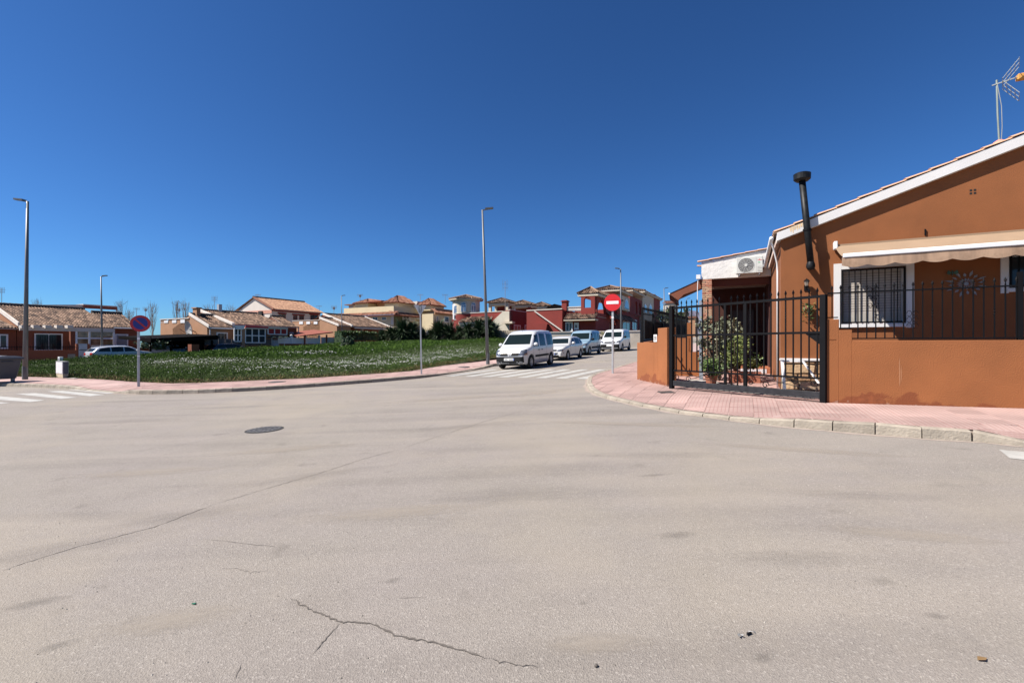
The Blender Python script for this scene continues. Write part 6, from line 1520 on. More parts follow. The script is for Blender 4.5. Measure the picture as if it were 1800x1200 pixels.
a, b = F.ux(424.5, yc), F.ux(430.5, yc); MB().box(a, b, yc-.05, yc+.1, -.6, F.z(577, a, yc)).build('sunroom_pillar', FPK, h2)
MB().prism([(F.ux(411, yc-.2), yc-.4, F.z(572, F.ux(411, yc), yc)), (F.ux(430, yc-.2), yc-.4, F.z(572, F.ux(430, yc), yc)), (F.ux(426, yc-.2), yc-.4, F.z(579, F.ux(426, yc), yc)), (F.ux(415, yc-.2), yc-.4, F.z(579, F.ux(415, yc), yc))], (0, .5, 0)).build('white_canopy', WFR, h2)
a, b = F.ux(430, yc), F.ux(470, yc); MB().box(a, b, yc-.2, 0, F.z(575.5, a, yc), F.z(572.5, a, yc)).build('sunroom_roof', M('red_fascia', (.42, .03, .03)), h2); MB().box(a, b, yc-.22, yc+.1, F.z(577.5, a, yc), F.z(575.7, a, yc)).build('fascia', FWH, h2)
sun(471, 504, 577, 587, h2, 3, 1, pane=M('red_blind', (.30, .02, .018), rough=.8)); a, b = F.ux(470, yc), F.ux(505, yc); MB().box(a, b, yc-.15, .2, F.z(577.2, a, yc), F.z(574.5, a, yc)).build('porch_roof', FWH, h2)
for px, lb in ((478, 'small dark green parasol nearest the grey meter cabinet'), (490, 'middle small dark green parasol behind the white balustrade'), (500, 'small dark green parasol nearest the end bungalow door')):
    a = F.ux(px, yc-.6); pr_ = thing('parasol', lb, 'parasol', (*F.w(a, yc-.6), F.z0+F.z(604, a, yc-.6)), 0, 'dark parasols on the far terrace')
    hh_ = F.z(589.5, a, yc-.6)-F.z(604, a, yc-.6); MB().lathe([(0, hh_), (.55, hh_-.22), (.52, hh_-.26)], (0, 0, 0), 8).build('canopy', M('parasol_green', (.015, .03, .02)), pr_); MB().cyl((0, 0, -.3), (0, 0, hh_), .025, n=6).build('pole', WFR, pr_)
h3 = F.thing('peach_house', 'low end bungalow with white side door right of the sunroom roofs', 'house'); x3 = F.ux(525); ez3 = F.z(576, x3); ry3 = F.uy(493, x3); rz3 = F.z(558, x3, ry3)
gwall(h3, x2+.05, x3, .4, ez3, ry3, rz3, mat=FOS); slope_roof(h3, x2+.02, x3+.2, .1, ez3, ry3, rz3)
win(F, h3, 'F', 509, 515, 584, 606, .38, mull=0, nm='door'); MB().cyl((x3+.1, .15, -.5), (x3+.1, .15, ez3), .06).build('downpipe', GALV, h3)

# black carport, pillar, screened wall, balustrade
C = Frame(262, 43, PHD); C.z0 = G(*C.O); cp = C.thing('carport', 'black timber carport with sloping dark roof before the peach house', 'carport'); BK = M('black_stain', (.006, .005, .005), rough=.95, spec=.05)
xc1 = C.ux(381); za0, za1 = C.z(596, .3), C.z(589, xc1); 
MB().add([(0, -.3, za0-.3), (xc1, -.3, za1-.45), (xc1, -.3, za1), (0, -.3, za0+.05), (-.3, 5, za0+.05), (xc1, 5, za1), (xc1, 5, za1+.2), (-.3, 5, za0+.3)], [(0,1,2,3),(7,6,5,4),(0,4,5,1),(3,2,6,7),(0,3,7,4),(1,5,6,2)], .5).build('roof', BK, cp)
for px in (263, 300, 331, 352, 372): a = C.ux(px); MB().box(a, a+.16, 0, .16, -.6, za0-.05).build('post', BK, cp)
q = MB()
a0_, a1_ = C.ux(288, 2.2), C.ux(363, 2.2)
for k in range(24): a = a0_+(a1_-a0_)*k/24; q.box(a, a+(a1_-a0_)/24-.02, 2.2, 2.28, -.6, za0+.25)
q.build('shade_boards', BK, cp, kind='stuff')  # black boards added to deepen the shade under the carport roof
JP = Frame(333.5, 43.5, PHD); JP.z0 = G(*JP.O)-.1; jpil = JP.thing('gate_pillar', 'orange rendered pillar standing in front of the black carport', 'pillar'); MB().box(0, JP.ux(347), -.3, .3, -.5, JP.z(605)).build('shaft', FOS, jpil)
cw = C.thing('screened_wall', 'low terracotta wall with grey screening panels behind the dark blue car', 'wall'); a, b = C.ux(360, 1.), C.ux(480, 1.)
MB().box(a, b, 1., 1.2, -.6, C.z(607, b, 1.)).build('wall', FOS, cw); n = 11
for k in range(n): MB().box(a+(b-a)*k/n+.02, a+(b-a)*(k+1)/n-.02, 1.05, 1.09, C.z(607, b, 1.)+.05, C.z(596.5, b, 1.)).build('screen_panel', M('grey_screen', (.10, .09, .085), var=.3, rough=.9), cw)
mc = C.thing('meter_cabinet', 'grey meter cabinet between the screening and the white balustrade', 'meter cabinet'); a = C.ux(480, .9); MB().box(a, C.ux(489, .9), .9, 1.3, -.4, C.z(597.5, a, .9)).build('casing', M('meter_grey', (.3, .33, .38)), mc)
bl = C.thing('balustrade', 'white balustrade on a terracotta wall in front of the low end bungalow', 'balustrade'); a, b = C.ux(489.5, 1.), C.ux(563, 1.); zb_ = C.z(604, b, 1.); zt_ = C.z(594, b, 1.)
MB().box(a, b, 1., 1.2, -.6, zb_).build('wall', FOS, bl); MB().box(a, b, 1.02, 1.18, zt_-.1, zt_).box(a, b, 1.02, 1.18, zb_, zb_+.08).build('rail', WFR, bl)
n = 44; bm_ = None
for k in range(n):
    xx = a+(b-a)*(k+.5)/n
    if bm_ is None: o = MB().box(-.06, .06, 1.06, 1.12, zb_+.08, zt_-.1).build('baluster', WFR, bl); bm_ = o.data
    else: o = link('baluster', bm_, bl)
    o.location.x = xx
for px in (513, 538, 562): xx = C.ux(px, .98); MB().box(xx-.12, xx+.12, .96, 1.22, zb_, zt_+.18).lathe([(0, zt_+.16), (.14, zt_+.22), (.15, zt_+.32), (0, zt_+.42)], (xx, 1.09, 0), 10).build('balustrade_post', WFR, bl)
wg = C.thing('panel_gate', 'plain white panel gate between terracotta pillars left of the slim lamp post', 'gate'); a, b = C.ux(565, 1.), C.ux(587.5, 1.); MB().box(a, b, 1., 1.08, -.4, C.z(592.5, a, 1.)).build('panel', M('lilac_white', (.50, .50, .55), rough=.6), wg); MB().box(b, C.ux(595, 1.), .9, 1.3, -.5, C.z(591, b, 1.)).build('pillar', FOS, wg)
# dark planting over the wall by the no-parking sign
HF = Frame(250, 41.5, PHD)
for px, r, lb in ((254, .55, 'dark creeper on the railing right beside the no-parking sign'), (264, .6, 'second dark creeper on the railing right of the no-parking sign'), (275, .6, 'dark creeper on the railing above the thin roof post shadow'), (286, .5, 'dark creeper at the wall end nearest the black carport')): bush('dark_creeper', lb, px, 43.6, r, 1.25, 260, .14, DLEAF, z0=zz(611.5, 43.6)-.35, trunk=False, cat='climbing plant')
for o in col.objects:
    if o.name.startswith('dark_creeper'): o['group'] = 'climbing plants on the far railing'

# --- third row: big peach gable with white squares
F = Frame(594, 66, PHD); he = F.thing('peach_house', 'wide peach side wall with three white squares, behind the sloping red-brown carport roof', 'house'); ez = F.z(573, .2); ryb = F.uy(562, 0); rz = F.z(560, 0, ryb); x1 = F.ux(618)
gwall(he, 0, x1, .2, ez, ryb, rz, mat=FPK); slope_roof(he, 0, x1, -.1, ez, ryb, rz); verge(he, 0, -.1, ez, ryb, rz, w=.08, th=.3); yL = F.uy(514, 0)
q = MB(); q.box(0, 3, ryb, yL, -.6, F.z(563.5, 0, (ryb+yL)/2)); hw_ = q.build('side_wing', FPK, he)
for px in (529.5, 542, 555): b, a = F.uy(px-3.2, -.02), F.uy(px+3.2, -.02); MB().box(-.06, 0, a, b, F.z(569.5, 0, a), F.z(565, 0, a)).build('parapet_window', WFR, hw_)
MB().box(-.06, .2, ryb, yL, F.z(563.5, 0, (ryb+yL)/2), F.z(562.7, 0, (ryb+yL)/2)).build('coping', FWH, hw_)
h5 = F.thing('peach_house', 'dark-fronted tiled bungalow with white verges behind the clipped hedge', 'house'); x2 = F.ux(686); ez2 = F.z(575, F.ux(640)); ry2 = F.uy(640, x2); rz2 = F.z(558, x2, ry2)
gwall(h5, x1+.05, x2, 1.4, ez2, ry2, rz2, mat=FOS); slope_roof(h5, x1, x2, -.2, ez2, ry2, rz2); verge(h5, x1, -.2, ez2, ry2, rz2, w=.3); verge(h5, x2+.2, -.2, ez2, ry2, rz2, w=.3)
MB().box(F.ux(622), x2, -.25, .0, F.z(578, F.ux(640)), F.z(576, F.ux(640))).build('porch_beam', FWH, h5)
a = F.ux(634); MB().box(a, a+.4, -.2, .1, -.6, F.z(578, a)).build('porch_pillar', FPK, h5)
cr = Frame(527, 58, PHD); cc = cr.thing('carport', 'sloping red-brown carport roof above the white balustrade', 'carport'); xx1 = cr.ux(586); MB().add([(0, 0, cr.z(590)-.1), (xx1, 0, cr.z(583, xx1)-.15), (xx1, 0, cr.z(583, xx1)), (0, 0, cr.z(590)), (0, 4, cr.z(590)+.2), (xx1, 4, cr.z(583, xx1)+.2), (xx1, 4, cr.z(583, xx1)+.35), (0, 4, cr.z(590)+.35)], [(0,1,2,3),(7,6,5,4),(0,4,5,1),(3,2,6,7),(0,3,7,4),(1,5,6,2)], .5).build('roof', FBR, cc)
for t_ in (.15, .8): MB().box(xx1*t_, xx1*t_+.15, .1, .25, -.5, cr.z(588, xx1*t_)).build('post', FBR, cc)
lw = Frame(618, 60, PHD); low = lw.thing('low_wall', 'low terracotta wall under the hedge at the back of the lot', 'wall'); MB().box(0, lw.ux(668), 0, .25, -.5, lw.z(598, 4)).build('wall', FOS, low)
hg = Frame(601, 61, PHD); hge = hg.thing('clipped_hedge', 'clipped green hedge behind the slim lamp post at the back of the lot', 'hedge'); HLn = hg.ux(662); zt_ = hg.z(584.5, HLn/2)
leaves(5200, lambda: (random.uniform(0, HLn), random.choice((random.gauss(0, .08), random.uniform(0, 1.6))), random.choice((random.uniform(.1, zt_), zt_+random.gauss(0, .06)))), .16, LEAF, 'foliage', hge); MB().box(.1, HLn-.1, .1, 1.5, -.2, zt_-.12).build('inner_twigs', DLEAF, hge)

# --- two-storey house
F = Frame(480, 82, PHD); h6 = F.thing('two_storey_house', 'two-storey pale house with wide clay roof and dark red lintels above the bungalows', 'house'); x1 = F.ux(564.5); ez = F.z(543, 0); rr_ = F.uy(533, x1); rz = F.z(531.5, x1, rr_)
yl = F.uy(428, 0)
gwall(h6, 0, x1, .3, ez-.1, rr_, rz, z0=-.5, mat=FWH); slope_roof(h6, -.3, x1+.3, -.4, ez-.1, rr_, rz, mat=M('fresh_clay', (.30, .155, .095), var=.12, scale=2, rough=.9, rnd=.25, c2=(.36, .21, .13)))
MB().box(.1, 3, 2*rr_-.6, yl, -.5, F.z(552, 0, yl)).build('wing', FWH, h6); verge(h6, -.05, -.4, ez-.15, rr_, rz, w=.3, mat=RT2)
MB().add([(-.05, 2*rr_-1.2, F.z(540, 0, rr_*2)), (3, 2*rr_-1.2, F.z(540, 0, rr_*2)), (3, yl+.3, F.z(547, 0, yl)), (-.05, yl+.3, F.z(547, 0, yl))], [(0, 1, 2, 3)], .5).build('lower_roof', RT2, h6)
MB().box(-.08, 0, .3, yl, ez-.75, ez-.15).build('band', M('pink_band', (.45, .22, .16)), h6); MB().box(0, x1, .15, .28, ez-.35, ez-.08).build('eaves_band', FRD, h6)
LNT = M('dark_red_lintel', (.20, .03, .025))
for a, b, c, d in ((490, 502, 551, 561), (515.5, 522.5, 553.5, 562), (526, 534, 554, 562), (545.5, 558.5, 553, 563)):
    win(F, h6, 'F', a, b, c, d, .28, fr=FBR, mull=1); u, v = F.ux(a-1.3, .2), F.ux(b+1.3, .2); zc = F.z(c, u); MB().box(u, v, .1, .28, zc, zc+.22).build('lintel', LNT, h6)
yy = F.uy(459.5, 0); MB().box(-.3, .3, yy-.5, yy+.5, F.z(557, 0, yy), F.z(547, 0, yy)).build('stair_box', DARK, h6)

# --- cream apartment house
F = Frame(692, 84, PHD); ap = F.thing('apartment_house', 'cream apartment house with brown tile skirts and roof terraces behind the palms', 'apartment house'); zF = lambda py, x=0, y=0: F.z(py, x, y)
yl = F.uy(598, 0); xr = F.ux(766)
MB().box(0, xr, 0, yl, -.6, zF(553)).build('wall', FCR, ap)
sk = 1.1; zs0, zs1 = zF(553.5), zF(547)
q = MB(); tiled_roof(q, (-sk, -sk, zs0), (xr+2*sk, 0, 0), (0, sk+.2, zs1-zs0), 60, 3); tiled_roof(q, (-sk, yl+sk, zs0), (0, -(yl+2*sk), 0), (sk+.2, 0, zs1-zs0), 60, 3); q.build('tile_skirt', RT2, ap)
MB().box(-sk+.05, xr+sk, -sk+.05, yl+sk, zs0-.14, zs0-.02).build('skirt_soffit', FBR, ap)
MB().box(.0, .2, .0, yl-1, zs1-.05, zF(537.6)).box(.2, xr, .0, .2, zs1-.9, zF(537.6)).build('terrace_parapet', FCR, ap)
zt = zF(537)
def blk(F, root, xa, xb, ya, yb2, z0, z1, pk, mat, rt=RT2):
    MB().box(xa, xb, ya, yb2, z0, z1).build('attic_wall', mat, root); o_ = .45; cx, cy = (xa+xb)/2, (ya+yb2)/2; q = MB()
    nv = max(3, int(min(xb-xa, yb2-ya)/2/.5)); w_, d_ = xb-xa+2*o_, yb2-ya+2*o_; m = min(w_, d_)/2
    h0, h1 = min(.499, m/w_), min(.499, m/d_)
    tiled_roof(q, (xa-o_, ya-o_, z1), (w_, 0, 0), (0, m, pk-z1), int(w_/.24), nv, hip0=h0, hip1=h0); tiled_roof(q, (xa-o_, yb2+o_, z1), (0, -d_, 0), (m, 0, pk-z1), int(d_/.24), nv, hip0=h1, hip1=h1)
    tiled_roof(q, (xb+o_, yb2+o_, z1), (-w_, 0, 0), (0, -m, pk-z1), int(w_/.24), nv, hip0=h0, hip1=h0); tiled_roof(q, (xb+o_, ya-o_, z1), (0, d_, 0), (-m, 0, pk-z1), int(d_/.24), nv, hip0=h1, hip1=h1)
    o = q.build('roof', rt, root); MB().box(xa-o_+.05, xb+o_-.05, ya-o_+.05, yb2+o_-.05, z1-.12, z1-.01).build('soffit', FBR, o); return o
y0, y1 = F.uy(700, 3), F.uy(676, 3)
blk(F, ap, 3, xr-4.5, max(1.5, y0), y1, zt-.6, zF(528), zF(520, 5, 5), FCR)
y2, y3 = F.uy(647, 3), F.uy(624, 3); blk(F, ap, 3, 11, y2, y3, zt-.6, zF(532, 3, y2), zF(524.5, 5, y2), FCR)
MB().box(5, 11, y1+.4, y2-.4, zt-.6, zF(529.5, 3, y1)).build('terrace_back_wall', FPK, ap); MB().box(2.4, 8, y1+.3, y2-.3, zF(530, 3, y1), zF(529, 3, y1)+.1).build('pergola_roof', FBR, ap)
y4, y5 = F.uy(624, 4), F.uy(613, 4); MB().box(4, 9, y4+.5, y5, zt-.6, zF(536, 4, y4)).build('attic_wall', FWH, ap); MB().box(3.4, 9.5, y4+.3, y5+.6, zF(536, 4, y4), zF(534.5, 4, y4)).build('attic_roof', RT2, ap)
for a, b in ((655, 664), (671.5, 679)): win(F, ap, 'L', a, b, 557, 562.5, 0, mull=1)
MB().box(-.06, -.0, .0, F.uy(687.5, 0)+.0, zF(570), zF(553.6)).build('side_panel', FWH, ap)
q = MB(); a, b = 0, F.ux(707); n = 12
for k in range(n): q.box(a+(b-a)*k/n+.03, a+(b-a)*(k+1)/n-.03, -.10, -.04, zF(573), zF(554))
q.build('olive_screen', M('olive_screen', (.13, .12, .05), var=.2, rough=.8), ap, kind='stuff')
win(F, ap, 'F', 708, 719, 554.5, 566, -.02, mull=1, trans=1); win(F, ap, 'F', 720, 729.5, 555, 564, -.02, mull=0, pane=SHUT, fw=.12); win(F, ap, 'F', 752, 762, 555, 565, -.02, mull=0, pane=M('grey_shutter', (.35, .36, .40)), fw=.12)
MB().box(F.ux(733, -.3), F.ux(737, -.3), -.35, 0, zF(558), zF(555)).build('air_unit', WFR, ap)
xg0, xg1 = F.ux(730, 1), F.ux(758, 1); MB().box(xg0, xg1, .5, 3.5, zt, zF(531, 10)).build('glazed_room', FWH, ap)
for k in range(5): win(F, ap, 'F', 732+k*5.2, 736.6+k*5.2, 532.5, 540, .48, mull=0)
# lower right wing with balconies
w2 = Frame(766, 86, PHD); ap2 = w2.thing('apartment_house', 'cream and ochre building with balconies between the apartment house and the round tower', 'apartment house'); xr2 = w2.ux(800); yb2_ = 3.2
MB().box(0, xr2, .6, yb2_, -.6, w2.z(551)).build('wall', FCR, ap2); q = MB(); tiled_roof(q, (-.8, -.6, w2.z(550)), (xr2+1, 0, 0), (0, 1.2, .8), 30, 3); q.build('tile_skirt', RT2, ap2)
MB().box(.2, xr2, .3, .5, w2.z(552), w2.z(543, 3)).build('terrace_parapet', FPK, ap2); blk(w2, ap2, 1, xr2-1, 2, 5, w2.z(544), w2.z(534), w2.z(526.5, 5, 5), FCR)
win(w2, ap2, 'F', 781, 789, 556, 566, .58, mull=0, fw=.12); win(w2, ap2, 'F', 759.5 if False else 767.5, 770, 556, 570, .58, mull=0, nm='door')
MB().box(0, w2.ux(777), -.3, -.2, w2.z(573), w2.z(565)).build('balcony', FBR, ap2); win(w2, ap2, 'F', 768, 780, 537, 543, 2.98, mull=2)
gh = Frame(752, 72, PHD); gg = gh.thing('garden_wall', 'pale lilac garden wall piece showing between the palms', 'wall'); MB().box(0, gh.ux(775), 0, .3, -.5, gh.z(581)).build('wall', M('lilac_white', (.5, .5, .55)), gg)

# --- round tower house (cream tower, red walls)
def arch_win(F, root, face, px0, px1, py0, py1, off=0., T=None, nm='arched_window'):
    """window with a half-round head"""
    if face == 'F': a, b = F.ux(px0, off), F.ux(px1, off)
    else: b, a = F.uy(px0, off), F.uy(px1, off)
    cxy = ((a+b)/2, off) if face == 'F' else (off, (a+b)/2); z0, z1 = F.z(py1, *cxy), F.z(py0, *cxy); r = (b-a)/2
    def P(u, z, d): return ((u, off-d, z) if face == 'F' else (off-d, u, z))
    def outline(rr, zb): zc = z1-r; return [((a+b)/2-rr, zb), ((a+b)/2+rr, zb)]+[((a+b)/2+rr*math.cos(t), zc+rr*math.sin(t)) for t in [math.pi*k/10 for k in range(11)]]
    q = MB(); q.prism([P(u, z, .0) for u, z in outline(r, z0)], Vector(P(0, 0, .05))-Vector(P(0, 0, 0))); w_ = q.build(nm, WFR, root)
    for s in (-1, 1):
        c = (a+b)/2; l0, l1 = (c-r*.84, c-.03) if s < 0 else (c+.03, c+r*.84); MB().prism([P(l0, z0+.07, .052), P(l1, z0+.07, .052), P(l1, z1-r-.03, .052), P(l0, z1-r-.03, .052)], Vector(P(0, 0, .02))-Vector(P(0, 0, 0))).build('pane', BLG, w_)
    zc = z1-r+.03; MB().prism([P((a+b)/2+r*.84*math.cos(t), zc+(r*.84-.03)*math.sin(t), .052) for t in [math.pi*k/8 for k in range(9)]], Vector(P(0, 0, .02))-Vector(P(0, 0, 0))).build('pane', BLG, w_)
    return w_
BLG = glass_mat('sky_glass', (.10, .15, .24), .05)
Yt = 62; k = Yt/807
tx, ty = at(819.5, Yt); z0t = G(tx, ty); th_ = thing('tower_house', 'red house with round cream tower and arched windows left of the tall central lamp', 'house', (tx, ty, z0t), PHD)
rt = 24*k; zt0, zt1 = zz(551.5, Yt)-z0t, zz(527, Yt)-z0t; q = MB(); q.lathe([(rt, -.5), (rt, zt0)], (0, 0, 0), 28); q.build('tower_base', FRD, th_, smooth=True)
TC = M('tower_cream', (.50, .43, .33), var=.05, rough=.9); q = MB(); q.lathe([(rt+.04, zt0-.1), (rt+.05, zt0), (rt, zt0+.02), (rt, zt1-.2), (rt+.25, zt1-.02), (0, zt1)], (0, 0, 0), 28); q.build('tower', TC, th_, smooth=False)
def cone_roof(root, c, r, z0, z1, n=8, mat=RTILE, rot=0., nm='roof'):
    q = MB()
    for k2 in range(n):
        a, b = rot+2*math.pi*k2/n, rot+2*math.pi*(k2+1)/n; A = Vector((c[0]+r*math.cos(a), c[1]+r*math.sin(a), z0)); B = Vector((c[0]+r*math.cos(b), c[1]+r*math.sin(b), z0)); Cc = Vector((c[0], c[1], z1)); m = (A+B)/2
        tiled_roof(q, A, B-A, Cc-m, max(3, int((B-A).length/.24)), max(3, int((Cc-m).length/.42)), hip0=.5, hip1=.5); q.tube([A+Vector((0, 0, .08)), Cc+Vector((0, 0, .08))], .085, 6)
    o = q.build(nm, mat, root); q = MB(); q.lathe([(r-.04, z0-.16), (r-.02, z0-.02), (0, z0-.02)], (c[0], c[1], 0), n); q.build('eaves', TC, o); return o
cone_roof(th_, (0, 0), rt+.55, zt1+.02, zz(519, Yt)-z0t, 8)
for dpx in (-.5, 18, -14.5):     # arched windows follow the drum: built on small tangent frames
    px = 819.5+dpx-0.0+(-1.5 if dpx < 10 else -4); X = (px-900)/807*Yt; s_ = (X-tx)/rt; ang = -math.pi/2+math.asin(max(-.98, min(.98, s_)))
    if dpx == -14.5: continue
    cx, cy = tx+rt*math.cos(ang), ty+rt*math.sin(ang); tf_ = Frame(0, 1, ang+math.pi/2, z0t, O=(cx, cy)); wr = bpy.data.objects.new('arched_window_frame', None)
    bpy.data.objects.remove(wr); wd = 5.2*k*.9
    sub = MB(); zb, zt2 = zz(550, Yt)-z0t, zz(533.5, Yt)-z0t
    def LP(u, v, z):   # tangent frame into house-local space
        w_ = tf_.w(u, v)-Vector((tx, ty)); c, s2 = math.cos(-PHD), math.sin(-PHD); return (w_.x*c-w_.y*s2, w_.x*s2+w_.y*c, z)
    ol = lambda r, zb_: [(-r, zb_), (r, zb_)]+[(r*math.cos(t), zt2-wd+r*math.sin(t)) for t in [math.pi*i/10 for i in range(11)]]
    dv = Vector(LP(0, -.1, 0))-Vector(LP(0, 0, 0)); q = MB(); q.prism([LP(u, -.0, z) for u, z in ol(wd, zb)], dv); wo = q.build('arched_window', WFR, th_)
    for a, b in ((-wd*.84, -.05), (.05, wd*.84)): MB().prism([LP(a, -.10, zb+.1), LP(b, -.10, zb+.1), LP(b, -.10, zt2-wd-.05), LP(a, -.10, zt2-wd-.05)], dv*.2).build('pane', BLG, wo)
    MB().prism([LP(wd*.84*math.cos(t), -.10, zt2-wd+.05+(wd*.84-.05)*math.sin(t)) for t in [math.pi*i/8 for i in range(9)]], dv*.2).build('pane', BLG, wo)
# bay on the left of the tower
T = Frame(0, 1, PHD, z0t, O=(tx, ty))
xo = -rt*.93; yb_ = T.uy(796, xo); ya_ = T.uy(807.5, xo)
q = MB(); q.box(xo, xo+2.2, ya_, yb_, zz(562, Yt)-z0t, zz(535, Yt)-z0t); q.build('bay', WFR, th_); arch_win(T, th_, 'L', 798, 805.5, 536.5, 551, xo-.02); win(T, th_, 'L', 798, 805.5, 552.5, 562, xo-.02, mull=0)
MB().box(xo+.05, xo+2.3, ya_-.1, yb_+.2, -.5, zz(562, Yt)-z0t-.02).build('bay_base', FRD, th_)
# red terrace wall to the right of the tower, cream stair wall
x0t = rt*.2; def_ = None
S = Frame(806, 61, PHW); S.z0 = z0t; s1 = S.ux(884); 
st_ = S.thing('stair_house', 'red terrace house with slanting cream stair wall behind the central lamp and palms', 'house')
zA = S.z(549.5, 2); q = MB(); q.prism([(0, 0, -.5), (s1, 0, -.5), (s1, 0, S.z(547.5, s1)), (0, 0, S.z(552, 0))], (0, 6, 0)); q.build('wall', FRD, st_); MB().add([(0, -.05, S.z(552, 0)), (s1, -.05, S.z(547.5, s1)), (s1, -.05, S.z(546.3, s1)), (0, -.05, S.z(550.8, 0)), (0, .3, S.z(552, 0)), (s1, .3, S.z(547.5, s1)), (s1, .3, S.z(546.3, s1)), (0, .3, S.z(550.8, 0))], [(0,1,2,3),(7,6,5,4),(3,2,6,7),(0,3,7,4),(1,5,6,2)], .5).build('coping', FWH, st_)
yo = -.9; P2 = lambda px, py: (S.ux(px, yo), yo, S.z(py, S.ux(px, yo), yo))
MB().prism([P2(861, 569), P2(884, 547), P2(895, 546.5), P2(895, 600), P2(861, 600)], (0, .9, 0)).build('stair_wall', M('cream_stair', (.50, .45, .36), var=.05, rough=.9, dirt=.1), st_)
q = MB(); tiled_roof(q, (S.ux(805, -1.2), -1.2, S.z(566.5, 1, -1.2)), (S.ux(849, -1.2)-S.ux(805, -1.2), 0, 0), (.2, 1.2, S.z(556.5, 1)-S.z(566.5, 1)), 15, 4); q.build('porch_roof', RTILE, st_)
MB().box(S.ux(806, -1.1), S.ux(849, -1.1), -1.1, 0, S.z(570, 1), S.z(567, 1)).build('porch_beam', TC, st_); MB().box(S.ux(808, -.9), S.ux(848, -.9), -.9, 0, -.5, S.z(570.2, 1)).build('porch_wall', FWH, st_)
MB().box(S.ux(883, -1.6), S.ux(901, -1.6), -1.7, -.9, S.z(569.5, 5, -1.6), S.z(566, 5, -1.6)).build('door_canopy', TC, st_)
# shaded red return wall
rx = S.ux(895, yo); Q = S.sub(rx, yo); Qf = Frame(0, 1, PHD, z0t, O=Q.O); rw = Qf.thing('shaded_red_house', 'dark red wall in shade with two pale windows above the people-carrier van', 'house'); xq = Qf.ux(932)
MB().box(.25, xq, 0, .7, -.5, Qf.z(547.5, xq/2)).build('wall', FRD, rw); MB().box(.2, xq, -.05, .3, Qf.z(547.5, xq/2), Qf.z(546.3, xq/2)).build('coping', FWH, rw); win(Qf, rw, 'F', 903, 915, 571, 584, 0, mull=1, pane=M('blush_glass', (.24, .13, .12), rough=.2), fw=.12); win(Qf, rw, 'F', 922, 930, 571, 580, 0, mull=0, pane=M('blush_glass', (.24, .13, .12)), fw=.12)
# pavilions on the roof terraces behind
def pavilion(px0, px1, pye, pyp, Y, pybase, label, wall, pc=838, grp=None):
    Fp = Frame(px0, Y, PHW); x1_ = Fp.ux(px1); pv = Fp.thing('roof_pavilion', label, 'pavilion', grp); d = x1_*.75; ze, zp, zb = Fp.z(pye, x1_/2), Fp.z(pyp, x1_/2, d/2), Fp.z(pybase, x1_/2)
    o = x1_*.09; w_ = .42
    for xa in (o, x1_-o-w_):
        for ya in (o, d-o-w_): MB().box(xa, xa+w_, ya, ya+w_, 0, ze-.35).build('pillar', wall, pv)
    MB().box(o, x1_-o, o, d-o, ze-.45, ze-.05).build('lintel', TC, pv); MB().box(o+w_, x1_-o-w_, d-o-.3, d-o-.1, 0, ze-.45).build('back_wall', FRD, pv); MB().box(o, x1_-o, o+.05, o+.25, 0, zb).build('parapet', wall, pv)
    q = MB(); A = [(0, 0), (x1_, 0), (x1_, d), (0, d)]
    for i in range(4):
        a = Vector((*A[i], ze)); b = Vector((*A[(i+1) % 4], ze)); c = Vector((x1_/2, d/2, zp)); m = (a+b)/2; tiled_roof(q, a, b-a, c-m, max(4, int((b-a).length/.27)), 7, hip0=.5, hip1=.5); q.tube([a+Vector((0, 0, .1)), c+Vector((0, 0, .1))], .10, 6)
    q.build('roof', RTILE, pv); return pv
pavilion(853, 895, 531.5, 524.5, 74, 547, 'cream-edged roof pavilion with pots, nearest to the round tower', TC)
pavilion(889, 934, 535.5, 528.5, 80, 547.5, 'middle roof pavilion with tiled hip behind the stair wall', FRD)
pavilion(928, 965, 538, 531.5, 90, 546, 'smaller roof pavilion right of the tall antenna', FRD)
BKF = Frame(962, 86, PHW); bs = BKF.thing('dark_roof_shed', 'black gabled roof structure left of the red chimney', 'shed'); xx = BKF.ux(990); MB().prism([(0, 0, 0), (xx, 0, 0), (xx, 0, BKF.z(538, xx)), (xx*.45, 0, BKF.z(534, xx*.45)), (0, 0, BKF.z(539, 0))], (0, 3, 0)).build('frame', BK, bs)

# --- big red house with arched pavilion (right of the vans)
F = Frame(1047, 52, PHD); z0r = F.z0; rh = F.thing('red_villa', 'big dark red villa with arched roof pavilion behind the no-entry sign', 'house')
y992, y930 = F.uy(992, 0), F.uy(930, 0)
# lit front (faces the crossing)
q = MB(); q.box(0, 6, 0, y992, -.6, F.z(549.5, 0, y992/2)); q.build('wall', FRD, rh)
zc0 = F.z(546, -.5, y930); q = MB(); xs = -.7; q.add([(xs, y992, -.6), (xs, y930, -.6), (xs, y930, F.z(546.5, xs, y930)), (xs, y992, F.z(543.5, xs, y992)), (5, y992, -.6), (5, y930, -.6), (5, y930, F.z(546.5, xs, y930)), (5, y992, F.z(543.5, xs, y992))], [(0,1,2,3),(7,6,5,4),(0,4,5,1),(3,2,6,7),(0,3,7,4),(1,5,6,2)], .5); q.build('stair_block', FRD, rh)
za, zb = F.z(546.5, xs, y930), F.z(543.5, xs, y992); q = MB(); q.add([(xs-.06, y930, za), (xs-.06, y992, zb), (xs-.06, y992, zb+.12), (xs-.06, y930, za+.12), (xs+.3, y930, za), (xs+.3, y992, zb), (xs+.3, y992, zb+.12), (xs+.3, y930, za+.12)], [(0,1,2,3),(7,6,5,4),(0,4,5,1),(3,2,6,7),(0,3,7,4),(1,5,6,2)], .5)
